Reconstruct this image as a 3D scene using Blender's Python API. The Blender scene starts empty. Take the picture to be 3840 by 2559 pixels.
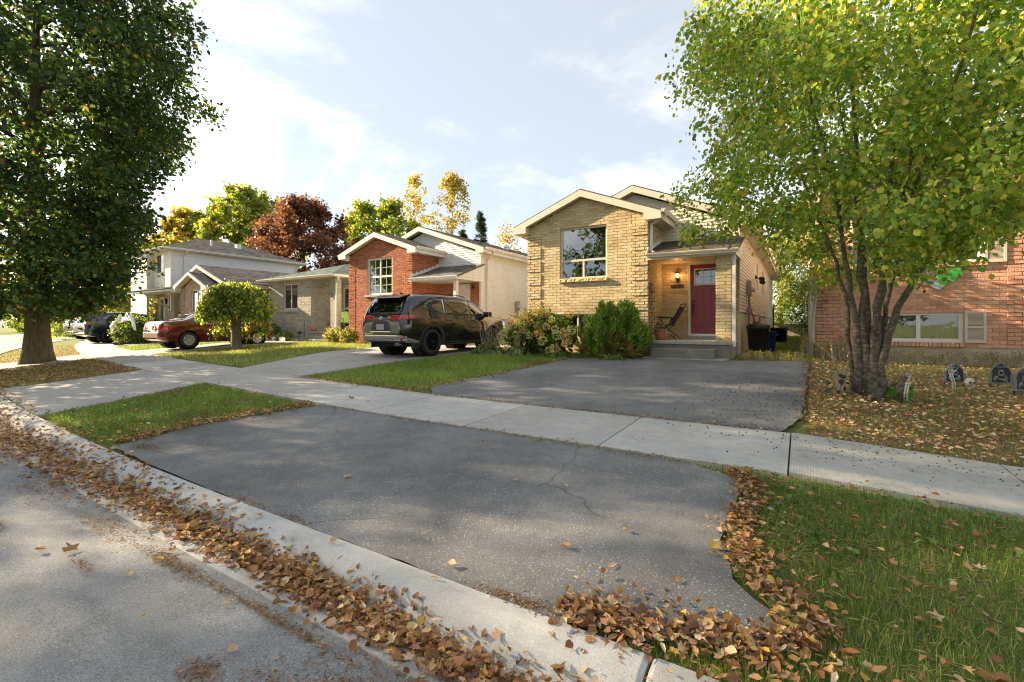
import bpy, bmesh, math, random
import numpy as np
from mathutils import Vector, Matrix, Euler
from mathutils.bvhtree import BVHTree
from mathutils.geometry import tessellate_polygon

rnd = random.Random(11)
nr = np.random.default_rng(11)
RAD = math.radians
scene = bpy.context.scene
COL = scene.collection

# ------------------------------------------------------------------ camera, sky, sun, exposure
CAM_Z = 1.45
cam_d = bpy.data.cameras.new('camera'); cam = bpy.data.objects.new('camera', cam_d); COL.objects.link(cam)
cam_d.lens = 36.0 * 1740 / 3840; cam_d.sensor_width = 36.0; cam_d.sensor_fit = 'HORIZONTAL'
cam_d.shift_y = -64.5 / 3840; cam_d.clip_start = 0.05; cam_d.clip_end = 3000
cam.location = (0, 0, CAM_Z); cam.rotation_euler = (RAD(90), 0, RAD(31.8))
scene.camera = cam

SUN_EL, SUN_A = RAD(23), RAD(78)                       # height, and angle off the house fronts
TO_SUN = Vector((-math.sin(SUN_A) * math.cos(SUN_EL), -math.cos(SUN_A) * math.cos(SUN_EL), math.sin(SUN_EL)))
world = bpy.data.worlds.new('World'); scene.world = world; world.use_nodes = True
wt = world.node_tree; wt.nodes.clear()
w_out = wt.nodes.new('ShaderNodeOutputWorld'); w_bg = wt.nodes.new('ShaderNodeBackground')
sky = wt.nodes.new('ShaderNodeTexSky'); sky.sky_type = 'NISHITA'; sky.sun_disc = False
sky.sun_elevation = SUN_EL; sky.sun_rotation = math.atan2(TO_SUN.x, TO_SUN.y)
sky.altitude = 250; sky.air_density = 1.0; sky.dust_density = 1.1; sky.ozone_density = 1.2
# thin cirrus: brighter wisps spread over the whole sky
w_tc = wt.nodes.new('ShaderNodeTexCoord'); w_map = wt.nodes.new('ShaderNodeMapping')
w_map.inputs['Scale'].default_value = (1.0, 1.0, 1.9); w_map.inputs['Rotation'].default_value = (0.35, 0.5, 0.3)
w_n = wt.nodes.new('ShaderNodeTexNoise'); w_n.inputs['Scale'].default_value = 1.7; w_n.inputs['Detail'].default_value = 9
w_n.inputs['Roughness'].default_value = 0.6; w_n.inputs['Distortion'].default_value = 0.55
w_r = wt.nodes.new('ShaderNodeMapRange'); w_r.interpolation_type = 'SMOOTHSTEP'
for i, v in enumerate((0.47, 0.70, 0.0, 0.75)): w_r.inputs[1 + i].default_value = v
w_bw = wt.nodes.new('ShaderNodeRGBToBW'); w_mu = wt.nodes.new('ShaderNodeMath'); w_mu.operation = 'MULTIPLY_ADD'
w_mu.inputs[1].default_value = 0.8; w_mu.inputs[2].default_value = 1.75
w_cc = wt.nodes.new('ShaderNodeMixRGB'); w_cc.blend_type = 'MULTIPLY'; w_cc.inputs[0].default_value = 1; w_cc.inputs[2].default_value = (1.0, 0.985, 0.955, 1)
w_mix = wt.nodes.new('ShaderNodeMixRGB')
L = wt.links.new
L(w_tc.outputs['Generated'], w_map.inputs[0]); L(w_map.outputs[0], w_n.inputs['Vector']); L(w_n.outputs['Fac'], w_r.inputs[0])
L(sky.outputs[0], w_bw.inputs[0]); L(w_bw.outputs[0], w_mu.inputs[0]); L(w_mu.outputs[0], w_cc.inputs[1])
w_veil = wt.nodes.new('ShaderNodeMixRGB'); w_veil.inputs[0].default_value = 0.8; w_veil.inputs[2].default_value = (1.82, 1.93, 2.02, 1)   # thin high haze
L(sky.outputs[0], w_veil.inputs[1]); L(w_r.outputs[0], w_mix.inputs[0]); L(w_veil.outputs[0], w_mix.inputs[1]); L(w_cc.outputs[0], w_mix.inputs[2])
L(w_mix.outputs[0], w_bg.inputs[0]); L(w_bg.outputs[0], w_out.inputs[0])
w_bg.inputs[1].default_value = 0.071
sun_d = bpy.data.lights.new('sun', 'SUN'); sun_d.energy = 3.2; sun_d.angle = RAD(0.6); sun_d.color = (1.0, 0.80, 0.54)
sun = bpy.data.objects.new('sun', sun_d); COL.objects.link(sun)
sun.rotation_euler = TO_SUN.to_track_quat('Z', 'Y').to_euler(); sun.location = TO_SUN * 60
vs = scene.view_settings
vs.view_transform = 'Standard'; vs.look = 'None'; vs.gamma = 1; vs.use_curve_mapping = False; vs.exposure = 2.55
scene.cycles.max_bounces = 7; scene.cycles.transparent_max_bounces = 16; scene.cycles.use_denoising = True; scene.cycles.filter_width = 1.15
scene.cycles.sample_clamp_indirect = 6

# ------------------------------------------------------------------ materials
MATS = {}
def new_mat(name):
    m = bpy.data.materials.new(name); m.use_nodes = True; MATS[name] = m
    nt = m.node_tree; b = nt.nodes['Principled BSDF']
    return m, nt, b
def nd(nt, t, **kw):
    n = nt.nodes.new(t)
    for k, v in kw.items():
        if hasattr(n, k) and not k[0].isupper(): setattr(n, k, v)
        else: n.inputs[k.replace('_', ' ')].default_value = v
    return n
def ramp(nt, fac, stops):
    r = nt.nodes.new('ShaderNodeValToRGB'); e = r.color_ramp.elements
    while len(e) < len(stops): e.new(0.5)
    for i, (p, c) in enumerate(stops): e[i].position = p; e[i].color = (*c, 1)
    nt.links.new(fac, r.inputs[0]); return r.outputs[0]
def obj_co(nt, scale=None, world_space=False):
    if world_space:
        g = nt.nodes.new('ShaderNodeNewGeometry'); o = g.outputs['Position']
    else:
        t = nt.nodes.new('ShaderNodeTexCoord'); o = t.outputs['Object']
    if scale:
        m = nt.nodes.new('ShaderNodeMapping'); m.inputs['Scale'].default_value = scale; nt.links.new(o, m.inputs[0]); o = m.outputs[0]
    return o
def noise(nt, co, scale, detail=4, rough=0.55, dist=0):
    n = nd(nt, 'ShaderNodeTexNoise'); n.inputs['Scale'].default_value = scale; n.inputs['Detail'].default_value = detail
    n.inputs['Roughness'].default_value = rough; n.inputs['Distortion'].default_value = dist
    nt.links.new(co, n.inputs['Vector']); return n.outputs['Fac']
def mixc(nt, fac, a, b, mode='MIX'):
    m = nt.nodes.new('ShaderNodeMixRGB'); m.blend_type = mode
    for i, v in ((0, fac), (1, a), (2, b)):
        if hasattr(v, 'is_linked'): nt.links.new(v, m.inputs[i])
        elif i == 0: m.inputs[0].default_value = v
        else: m.inputs[i].default_value = (*v, 1) if len(v) == 3 else v
    return m.outputs[0]
def bump(nt, b, h, strength=0.3, dist=0.01):
    n = nt.nodes.new('ShaderNodeBump'); n.inputs['Strength'].default_value = strength; n.inputs['Distance'].default_value = dist
    nt.links.new(h, n.inputs['Height']); nt.links.new(n.outputs[0], b.inputs['Normal'])
def rnd_fac(nt):
    o = nt.nodes.new('ShaderNodeObjectInfo'); g = nt.nodes.new('ShaderNodeNewGeometry')
    a = nt.nodes.new('ShaderNodeMath'); a.operation = 'ADD'; nt.links.new(o.outputs['Random'], a.inputs[0]); nt.links.new(g.outputs['Random Per Island'], a.inputs[1])
    f = nt.nodes.new('ShaderNodeMath'); f.operation = 'FRACT'; nt.links.new(a.outputs[0], f.inputs[0]); return f.outputs[0]

def plain(name, c, rough=0.6, metal=0.0, var=0.12, scale=6.0, bmp=0.0, bscale=60, coat=0, ws=False, spec=0.5, dirt=None):
    """painted / moulded surface with faint mottling, optional dirt colour in noise patches"""
    m, nt, b = new_mat(name)
    co = obj_co(nt, world_space=ws)
    n = noise(nt, co, scale, 5, 0.6)
    dk = tuple(x * (1 - var) for x in c); lt = tuple(min(1, x * (1 + var)) for x in c)
    col = ramp(nt, n, [(0.3, dk), (0.7, lt)])
    if dirt:
        n2 = noise(nt, co, scale * 0.35, 6, 0.65)
        col = mixc(nt, ramp(nt, n2, [(0.45, (0, 0, 0)), (0.75, (dirt[3],) * 3)]), col, dirt[:3])
    nt.links.new(col, b.inputs['Base Color'])
    b.inputs['Roughness'].default_value = rough; b.inputs['Metallic'].default_value = metal
    b.inputs['Specular IOR Level'].default_value = spec
    if coat: b.inputs['Coat Weight'].default_value = coat; b.inputs['Coat Roughness'].default_value = 0.03
    if bmp: bump(nt, b, noise(nt, co, bscale, 4), bmp, 0.01)
    return m
def brickmat(name, stops, rough=0.85, bscale=55):
    m, nt, b = new_mat(name)
    f = rnd_fac(nt); col = ramp(nt, f, stops)
    co = obj_co(nt, world_space=True)
    n = noise(nt, co, 26, 5, 0.7); n3 = noise(nt, co, 1.1, 4, 0.6)
    col = mixc(nt, 0.75, col, ramp(nt, n, [(0.25, (0.62,) * 3), (0.7, (1.12,) * 3)]), 'MULTIPLY')
    col = mixc(nt, 0.6, col, ramp(nt, n3, [(0.3, (0.82,) * 3), (0.7, (1.08,) * 3)]), 'MULTIPLY')
    nt.links.new(col, b.inputs['Base Color']); b.inputs['Roughness'].default_value = rough; b.inputs['Specular IOR Level'].default_value = 0.25
    mp = nt.nodes.new('ShaderNodeMapping'); mp.inputs['Scale'].default_value = (1, 1, 2.2); nt.links.new(co, mp.inputs[0])
    bump(nt, b, noise(nt, mp.outputs[0], bscale, 6, 0.75, 0.8), 0.55, 0.012)
    return m
def shinglemat(name, stops):
    m, nt, b = new_mat(name)
    f = rnd_fac(nt); col = ramp(nt, f, stops)
    n = noise(nt, obj_co(nt, world_space=True), 140, 3, 0.8)
    col = mixc(nt, 0.8, col, ramp(nt, n, [(0.3, (0.6,) * 3), (0.7, (1.3,) * 3)]), 'MULTIPLY')
    nt.links.new(col, b.inputs['Base Color']); b.inputs['Roughness'].default_value = 0.95; b.inputs['Specular IOR Level'].default_value = 0.2
    bump(nt, b, n, 0.4, 0.004); return m
def leafmat(name, trans=0.35, rough=0.5, spec=0.35, gain=1.0):
    """foliage: colour comes from the leaf's own vertex colour; light passes through"""
    m, nt, b = new_mat(name)
    a = nt.nodes.new('ShaderNodeAttribute'); a.attribute_name = 'Col'
    col = a.outputs['Color']
    n = noise(nt, obj_co(nt, world_space=True), 30, 2)
    col = mixc(nt, 0.5, col, ramp(nt, n, [(0.3, (0.75 * gain,) * 3), (0.7, (1.2 * gain,) * 3)]), 'MULTIPLY')
    nt.links.new(col, b.inputs['Base Color']); b.inputs['Roughness'].default_value = rough; b.inputs['Specular IOR Level'].default_value = spec
    if trans > 0:
        t = nt.nodes.new('ShaderNodeBsdfTranslucent'); mx = nt.nodes.new('ShaderNodeMixShader'); mx.inputs[0].default_value = trans
        bright = mixc(nt, 1.0, col, (1.5, 1.4, 0.8), 'MULTIPLY')
        nt.links.new(bright, t.inputs[0]); nt.links.new(b.outputs[0], mx.inputs[1]); nt.links.new(t.outputs[0], mx.inputs[2])
        nt.links.new(mx.outputs[0], nt.nodes['Material Output'].inputs[0])
    return m
def glassmat(name, tint=(0.55, 0.6, 0.6), rough=0.015, base=0.10, wav=0.005):
    m, nt, b = new_mat(name); nt.nodes.remove(b)
    g = nt.nodes.new('ShaderNodeBsdfGlossy'); g.inputs['Roughness'].default_value = rough; g.inputs['Color'].default_value = (0.95, 0.97, 1, 1)
    t = nt.nodes.new('ShaderNodeBsdfTransparent'); t.inputs[0].default_value = (*tint, 1)
    fr = nt.nodes.new('ShaderNodeLayerWeight'); fr.inputs[0].default_value = 0.32
    mr = nt.nodes.new('ShaderNodeMapRange'); mr.inputs[3].default_value = base; mr.inputs[4].default_value = 1.0
    mx = nt.nodes.new('ShaderNodeMixShader')
    bp = nt.nodes.new('ShaderNodeBump'); bp.inputs['Strength'].default_value = 0.4; bp.inputs['Distance'].default_value = wav
    nt.links.new(noise(nt, obj_co(nt, world_space=True), 2.2, 2), bp.inputs['Height'])
    nt.links.new(bp.outputs[0], g.inputs['Normal'])
    nt.links.new(fr.outputs['Fresnel'], mr.inputs[0]); nt.links.new(mr.outputs[0], mx.inputs[0])
    nt.links.new(t.outputs[0], mx.inputs[1]); nt.links.new(g.outputs[0], mx.inputs[2])
    nt.links.new(mx.outputs[0], nt.nodes['Material Output'].inputs[0]); return m
def emit(name, c, s):
    m, nt, b = new_mat(name); b.inputs['Base Color'].default_value = (*c, 1)
    b.inputs['Emission Color'].default_value = (*c, 1); b.inputs['Emission Strength'].default_value = s; return m

def asphalt(name, dark, lite, speck, patch):
    m, nt, b = new_mat(name); co = obj_co(nt, world_space=True)
    big = noise(nt, co, 0.9, 5, 0.6); mid = noise(nt, co, 6, 5, 0.6); fine = noise(nt, co, 120, 3, 0.7)
    col = ramp(nt, big, [(0.3, dark), (0.7, lite)])
    col = mixc(nt, 0.55, col, ramp(nt, mid, [(0.3, (0.75,) * 3), (0.7, (1.2,) * 3)]), 'MULTIPLY')
    col = mixc(nt, 0.8, col, ramp(nt, fine, [(0.32, (0.45,) * 3), (0.5, (1.0,) * 3), (0.68, (1.5,) * 3)]), 'MULTIPLY')
    vo = nt.nodes.new('ShaderNodeTexVoronoi'); vo.inputs['Scale'].default_value = 75; nt.links.new(co, vo.inputs['Vector'])
    rn = nt.nodes.new('ShaderNodeSeparateColor'); nt.links.new(vo.outputs['Color'], rn.inputs[0])
    a1 = ramp(nt, rn.outputs[0], [(0.80, (0, 0, 0)), (0.83, (1, 1, 1))]); a2 = ramp(nt, vo.outputs['Distance'], [(0.28, (1, 1, 1)), (0.45, (0, 0, 0))])
    st = mixc(nt, 1.0, a1, a2, 'MULTIPLY')
    st = mixc(nt, 1.0, st, ramp(nt, noise(nt, co, 1.6, 3), [(0.35, (0.1,) * 3), (0.65, (0.9,) * 3)]), 'MULTIPLY')
    col = mixc(nt, st, col, speck)
    dn = nt.nodes.new('ShaderNodeTexNoise'); dn.inputs['Scale'].default_value = 2.5; dn.inputs['Detail'].default_value = 6; nt.links.new(co, dn.inputs['Vector'])
    av = nt.nodes.new('ShaderNodeMixRGB'); av.blend_type = 'ADD'; av.inputs[0].default_value = 0.35; nt.links.new(co, av.inputs[1]); nt.links.new(dn.outputs['Color'], av.inputs[2])
    vc = nt.nodes.new('ShaderNodeTexVoronoi'); vc.feature = 'DISTANCE_TO_EDGE'; vc.inputs['Scale'].default_value = 0.42; nt.links.new(av.outputs[0], vc.inputs['Vector'])
    ck = ramp(nt, vc.outputs['Distance'], [(0.0, (1, 1, 1)), (0.006, (0, 0, 0))]); ck = mixc(nt, 1.0, ck, ramp(nt, noise(nt, co, 0.8, 3), [(0.52, (0, 0, 0)), (0.62, (0.5,) * 3)]), 'MULTIPLY')
    col = mixc(nt, ck, col, tuple(x * 0.25 for x in dark))
    ds = noise(nt, co, 1.9, 5, 0.7); col = mixc(nt, ramp(nt, ds, [(0.56, (0, 0, 0)), (0.74, (0.35,) * 3)]), col, (0.30, 0.27, 0.23))
    nt.links.new(col, b.inputs['Base Color']); b.inputs['Roughness'].default_value = 0.88; b.inputs['Specular IOR Level'].default_value = 0.3
    bump(nt, b, fine, 0.8, 0.008); return m
def concrete(name, dark, lite, stain, broom=0.0, bmp=0.35, stain_amt=0.7):
    m, nt, b = new_mat(name); co = obj_co(nt, world_space=True)
    big = noise(nt, co, 0.7, 6, 0.6); mid = noise(nt, co, 9, 5, 0.65); fine = noise(nt, co, 150, 3, 0.7)
    o = nt.nodes.new('ShaderNodeObjectInfo')
    col = ramp(nt, big, [(0.3, dark), (0.7, lite)])
    col = mixc(nt, 1.0, col, ramp(nt, o.outputs['Random'], [(0, (0.86,) * 3), (1, (1.08,) * 3)]), 'MULTIPLY')
    col = mixc(nt, 0.6, col, ramp(nt, mid, [(0.3, (0.78,) * 3), (0.7, (1.15,) * 3)]), 'MULTIPLY')
    col = mixc(nt, 0.65, col, ramp(nt, fine, [(0.3, (0.62,) * 3), (0.7, (1.28,) * 3)]), 'MULTIPLY')
    s = noise(nt, co, 3.2, 8, 0.75)
    col = mixc(nt, ramp(nt, s, [(0.52, (0, 0, 0)), (0.72, (stain_amt,) * 3)]), col, stain)
    h = fine
    if broom:
        w = nt.nodes.new('ShaderNodeTexWave'); w.bands_direction = 'X'; w.inputs['Scale'].default_value = 16; w.inputs['Distortion'].default_value = 1.2; w.inputs['Detail'].default_value = 3
        nt.links.new(co, w.inputs['Vector']); h = mixc(nt, 0.4, w.outputs['Fac'], fine)
        col = mixc(nt, broom, col, ramp(nt, w.outputs['Fac'], [(0, (0.68,) * 3), (1, (1.15,) * 3)]), 'MULTIPLY')
        sp = noise(nt, co, 22, 4, 0.8)
        col = mixc(nt, ramp(nt, sp, [(0.60, (0, 0, 0)), (0.68, (0.75,) * 3)]), col, (0.05, 0.045, 0.04))
    nt.links.new(col, b.inputs['Base Color']); b.inputs['Roughness'].default_value = 0.9; b.inputs['Specular IOR Level'].default_value = 0.25
    bump(nt, b, h, bmp, 0.006); return m
def soilmat(name, stops, scale=4.0):
    m, nt, b = new_mat(name); co = obj_co(nt, world_space=True)
    n = noise(nt, co, scale, 7, 0.7); n2 = noise(nt, co, scale * 14, 4, 0.7)
    col = ramp(nt, n, stops); col = mixc(nt, 0.7, col, ramp(nt, n2, [(0.3, (0.5,) * 3), (0.7, (1.4,) * 3)]), 'MULTIPLY')
    nt.links.new(col, b.inputs['Base Color']); b.inputs['Roughness'].default_value = 1; b.inputs['Specular IOR Level'].default_value = 0.1
    bump(nt, b, n2, 0.7, 0.02); return m
def barkmat(name, stops, sx=30, sz=4, strength=0.9):
    m, nt, b = new_mat(name)
    co = obj_co(nt, (sx, sx, sz)); n = noise(nt, co, 1.0, 6, 0.7, 0.6)
    n2 = noise(nt, obj_co(nt), 2.0, 4)
    col = ramp(nt, n, stops); col = mixc(nt, 0.5, col, ramp(nt, n2, [(0.35, (0.7, 0.72, 0.6)), (0.65, (1.15, 1.1, 1.0))]), 'MULTIPLY')
    nt.links.new(col, b.inputs['Base Color']); b.inputs['Roughness'].default_value = 0.95; b.inputs['Specular IOR Level'].default_value = 0.15
    bump(nt, b, n, strength, 0.03); return m
def carpaint(name, c, metal=0.3, dust=None, rough=0.22):
    m, nt, b = new_mat(name); co = obj_co(nt)
    col = (*c, 1)
    b.inputs['Base Color'].default_value = col
    if dust:
        n = noise(nt, co, 2.2, 6, 0.65)
        nt.links.new(mixc(nt, ramp(nt, n, [(0.35, (dust[3] * 0.3,) * 3), (0.75, (dust[3],) * 3)]), col, dust[:3]), b.inputs['Base Color'])
        nt.links.new(ramp(nt, n, [(0.35, (rough,) * 3), (0.75, (min(1, rough + 0.3),) * 3)]), b.inputs['Roughness'])
    b.inputs['Roughness'].default_value = rough; b.inputs['Metallic'].default_value = metal
    b.inputs['Coat Weight'].default_value = 1.0; b.inputs['Coat Roughness'].default_value = 0.04
    return m

# ------------------------------------------------------------------ mesh helpers
class MB:
    """collects boxes, prisms, tubes ... and builds ONE mesh object"""
    def __init__(s): s.v = []; s.f = []; s.c = None
    def add(s, vs, fs):
        n = len(s.v); s.v += [tuple(v) for v in vs]; s.f += [tuple(i + n for i in f) for f in fs]
    def box(s, a, b, M=None):
        (x0, y0, z0), (x1, y1, z1) = a, b
        vs = [(x0, y0, z0), (x1, y0, z0), (x1, y1, z0), (x0, y1, z0), (x0, y0, z1), (x1, y0, z1), (x1, y1, z1), (x0, y1, z1)]
        if M: vs = [M @ Vector(v) for v in vs]
        s.add(vs, [(0, 3, 2, 1), (4, 5, 6, 7), (0, 1, 5, 4), (1, 2, 6, 5), (2, 3, 7, 6), (3, 0, 4, 7)]); return s
    def bar(s, p, q, w, h, up=(0, 0, 1)):
        p, q = Vector(p), Vector(q); d = (q - p); l = d.length; d.normalize(); u = Vector(up)
        r = d.cross(u)
        if r.length < 1e-4: r = d.cross(Vector((1, 0, 0)))
        r.normalize(); u = r.cross(d)
        vs = [e + r * (i * w / 2) + u * (j * h / 2) for e in (p, q) for i, j in ((-1, -1), (1, -1), (1, 1), (-1, 1))]
        s.add(vs, [(0, 1, 2, 3), (7, 6, 5, 4), (0, 4, 5, 1), (1, 5, 6, 2), (2, 6, 7, 3), (3, 7, 4, 0)]); return s
    def prism(s, poly, d0, d1, fn):
        """poly 2D (ccw), extruded from d0 to d1, fn(u, v, d) -> point"""
        n = len(poly); vs = [fn(u, v, d0) for u, v in poly] + [fn(u, v, d1) for u, v in poly]
        s.add(vs, [tuple(range(n))[::-1], tuple(range(n, 2 * n))] + [(i, (i + 1) % n, n + (i + 1) % n, n + i) for i in range(n)]); return s
    def tube(s, pts, rad, n=8, cap=True):
        pts = [Vector(p) for p in pts]; k = len(pts); rad = rad if hasattr(rad, '__len__') else [rad] * k
        ref = Vector((0.13, 0.31, 0.94)); vs = []; prev = None
        for i, p in enumerate(pts):
            t = (pts[min(i + 1, k - 1)] - pts[max(i - 1, 0)]).normalized()
            r = (prev - t * prev.dot(t)) if prev else t.cross(ref if abs(t.dot(ref)) < 0.95 else Vector((1, 0, 0)))
            r.normalize(); prev = r; u = t.cross(r)
            for a in range(n):
                an = 2 * math.pi * a / n; vs.append(p + (r * math.cos(an) + u * math.sin(an)) * rad[i])
        fs = [(i * n + a, i * n + (a + 1) % n, (i + 1) * n + (a + 1) % n, (i + 1) * n + a) for i in range(k - 1) for a in range(n)]
        if cap: fs += [tuple(range(n))[::-1], tuple(range((k - 1) * n, k * n))]
        s.add(vs, fs); return s
    def lathe(s, prof, n=24, M=None, closed=False):
        vs = [(r * math.cos(2 * math.pi * a / n), r * math.sin(2 * math.pi * a / n), z) for r, z in prof for a in range(n)]
        if M: vs = [M @ Vector(v) for v in vs]
        k = len(prof); rng = range(k if closed else k - 1)
        s.add(vs, [(i * n + a, i * n + (a + 1) % n, ((i + 1) % k) * n + (a + 1) % n, ((i + 1) % k) * n + a) for i in rng for a in range(n)]); return s
    def grid(s, fn, nu, nv):
        vs = [fn(i / nu, j / nv) for j in range(nv + 1) for i in range(nu + 1)]
        s.add(vs, [(j * (nu + 1) + i, j * (nu + 1) + i + 1, (j + 1) * (nu + 1) + i + 1, (j + 1) * (nu + 1) + i) for j in range(nv) for i in range(nu)]); return s
    def build(s, name, mat, parent=None, smooth=False, bevel=0, seg=1, merge=False):
        me = bpy.data.meshes.new(name); me.from_pydata(s.v, [], s.f)
        if bevel or merge:
            bm = bmesh.new(); bm.from_mesh(me)
            if merge: bmesh.ops.remove_doubles(bm, verts=bm.verts, dist=1e-4)
            if bevel:
                ed = [e for e in bm.edges if len(e.link_faces) == 2 and e.calc_face_angle(0) > 0.5]
                bmesh.ops.bevel(bm, geom=ed, offset=bevel, segments=seg, affect='EDGES', profile=0.6, clamp_overlap=True)
            bm.to_mesh(me); bm.free()
        me.validate(); me.update()
        return link(name, me, mat, parent, smooth)
def link(name, me, mat, parent=None, smooth=False):
    o = bpy.data.objects.new(name, me); COL.objects.link(o)
    if mat is not None:
        me.materials.clear(); me.materials.append(MATS[mat] if isinstance(mat, str) else mat)
    if smooth and len(me.polygons): me.polygons.foreach_set('use_smooth', [True] * len(me.polygons))
    if parent:
        o.parent = parent
        if parent.name in WROOT: o.matrix_parent_inverse = WROOT[parent.name]
    return o
WROOT = {}
def root(name, loc, label, cat, group=None):
    """an Empty at a thing's base whose parts are modelled in world coordinates"""
    o = empty(name, loc, 0, label, cat, group); WROOT[o.name] = Matrix.Translation(Vector(loc)).inverted(); return o
def inst(name, me, parent, M):
    o = bpy.data.objects.new(name, me); COL.objects.link(o); o.parent = parent
    if parent.name in WROOT: o.matrix_parent_inverse = WROOT[parent.name]
    o.matrix_basis = M; return o
def tag(o, label=None, cat=None, group=None, kind=None):
    if label: o['label'] = label
    if cat: o['category'] = cat
    if group: o['group'] = group
    if kind: o['kind'] = kind
    return o
def empty(name, loc=(0, 0, 0), rz=0, label=None, cat=None, group=None):
    o = bpy.data.objects.new(name, None); COL.objects.link(o); o.location = loc; o.rotation_euler = (0, 0, rz); o.empty_display_size = 0.2
    return tag(o, label, cat, group)
def np_mesh(name, V, F, mat, parent=None, colors=None, smooth=False):
    """V (n,3), F (m,k) -> one mesh object; colors (n,3) -> attribute Col"""
    V = np.asarray(V, np.float32); F = np.asarray(F, np.int32)
    me = bpy.data.meshes.new(name); m, k = F.shape
    me.vertices.add(len(V)); me.vertices.foreach_set('co', V.ravel())
    me.loops.add(m * k); me.loops.foreach_set('vertex_index', F.ravel())
    me.polygons.add(m); me.polygons.foreach_set('loop_start', np.arange(m, dtype=np.int32) * k)
    try: me.polygons.foreach_set('loop_total', np.full(m, k, np.int32))
    except Exception: pass
    if colors is not None:
        a = me.attributes.new('Col', 'FLOAT_COLOR', 'POINT'); c = np.ones((len(V), 4), np.float32); c[:, :3] = colors
        a.data.foreach_set('color', c.ravel())
    me.update(calc_edges=True)
    return link(name, me, mat, parent, smooth)

# ------------------------------------------------------------------ lie of the land
def cc(x): 
    x = np.asarray(x, float); d = np.clip(-3 - x, 0, None); return np.where(d < 40, 0.005 * d * d, 8 + 0.4 * (d - 40))
_T = [-90, -9.6, -9.2, -9.0, -3.5, 1.4, 1.62, 1.85, 4.3, 5.85, 9.0, 13.0, 17.0, 60, 900]
_Z = [0.7, 0.22, 0.12, 0.0, 0.10, 0.0, 0.0, 0.12, 0.235, 0.265, 0.455, 0.54, 0.60, 0.75, 0.75]
def rise(x, t):      # the lots climb a little towards the left
    x = np.asarray(x, float); k = np.clip((np.asarray(t, float) - 1.9) / 3.1, 0, 1); return (0.12 * (1 - np.exp(np.minimum(x + 5, 0) / 6)) - 0.09 * np.clip(x / 1.6, 0, 1)) * k * k * (3 - 2 * k)
def gz(x, y): t = np.asarray(y, float) - cc(x); return np.interp(t, _T, _Z) + rise(x, t)
def gzf(x, y): return float(gz(x, y))
def drape(name, poly, mat, off=0.0, parent=None, step=0.6, thick=0.0, curve=False, wob=0.0):
    """2D outline laid on the land as a sheet (or slab of given thickness)"""
    bm = bmesh.new()
    if wob:
        q = []
        for i in range(len(poly)):
            a, b = Vector(poly[i]), Vector(poly[(i + 1) % len(poly)]); n = max(1, int((b - a).length / 0.12))
            for k in range(n): q.append(a.lerp(b, k / n) + Vector((rnd.gauss(0, wob), rnd.gauss(0, wob))))
        poly = q
    vs = [bm.verts.new((p[0], p[1], 0)) for p in poly]
    if len(poly) > 4:
        for t in tessellate_polygon([[Vector((p[0], p[1], 0)) for p in poly]]): bm.faces.new([vs[i] for i in t])
    else: bm.faces.new(vs)
    xs = [p[0] for p in poly]; ys = [p[1] for p in poly]
    for ax, (lo, hi) in ((0, (min(xs), max(xs))), (1, (min(ys), max(ys)))):
        k = math.floor(lo / step) + 1
        while k * step < hi:
            co = [0, 0, 0]; no = [0, 0, 0]; co[ax] = k * step; no[ax] = 1
            bmesh.ops.bisect_plane(bm, geom=bm.verts[:] + bm.edges[:] + bm.faces[:], plane_co=co, plane_no=no); k += 1
    bmesh.ops.recalc_face_normals(bm, faces=bm.faces)
    for f in bm.faces:
        if f.normal.z < 0: f.normal_flip()
    if thick:
        r = bmesh.ops.extrude_face_region(bm, geom=bm.faces[:]); up = [g for g in r['geom'] if isinstance(g, bmesh.types.BMVert)]
        upset = set(up)
        for v in bm.verts: v.co.z = gzf(v.co.x, v.co.y) + off - (0 if v in upset else thick)
    else:
        for v in bm.verts: v.co.z = gzf(v.co.x, v.co.y) + off
    me = bpy.data.meshes.new(name); bm.to_mesh(me); bm.free()
    return link(name, me, mat, parent)
def in_poly(P, poly):
    x, y = P[:, 0], P[:, 1]; ins = np.zeros(len(P), bool); n = len(poly)
    for i in range(n):
        (x0, y0), (x1, y1) = poly[i], poly[i - 1]
        c = ((y0 > y) != (y1 > y)) & (x < (x1 - x0) * (y - y0) / (y1 - y0 + 1e-12) + x0); ins ^= c
    return ins
def scatter(poly, n):
    xs = [p[0] for p in poly]; ys = [p[1] for p in poly]; out = np.zeros((0, 2))
    for _ in range(40):
        P = np.column_stack([nr.uniform(min(xs), max(xs), n * 2), nr.uniform(min(ys), max(ys), n * 2)])
        out = np.vstack([out, P[in_poly(P, poly)]])
        if len(out) >= n: break
    return out[:n]
def pnoise(P, s, seed=0):
    """cheap smooth 2D value noise in 0..1"""
    r = np.random.default_rng(seed).random((64, 64)); q = P * s + 1000; i = np.floor(q).astype(int); f = q - i; f = f * f * (3 - 2 * f)
    g = lambda a, b: r[(i[:, 0] + a) % 64, (i[:, 1] + b) % 64]
    return (g(0, 0) * (1 - f[:, 0]) + g(1, 0) * f[:, 0]) * (1 - f[:, 1]) + (g(0, 1) * (1 - f[:, 0]) + g(1, 1) * f[:, 0]) * f[:, 1]

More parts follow.
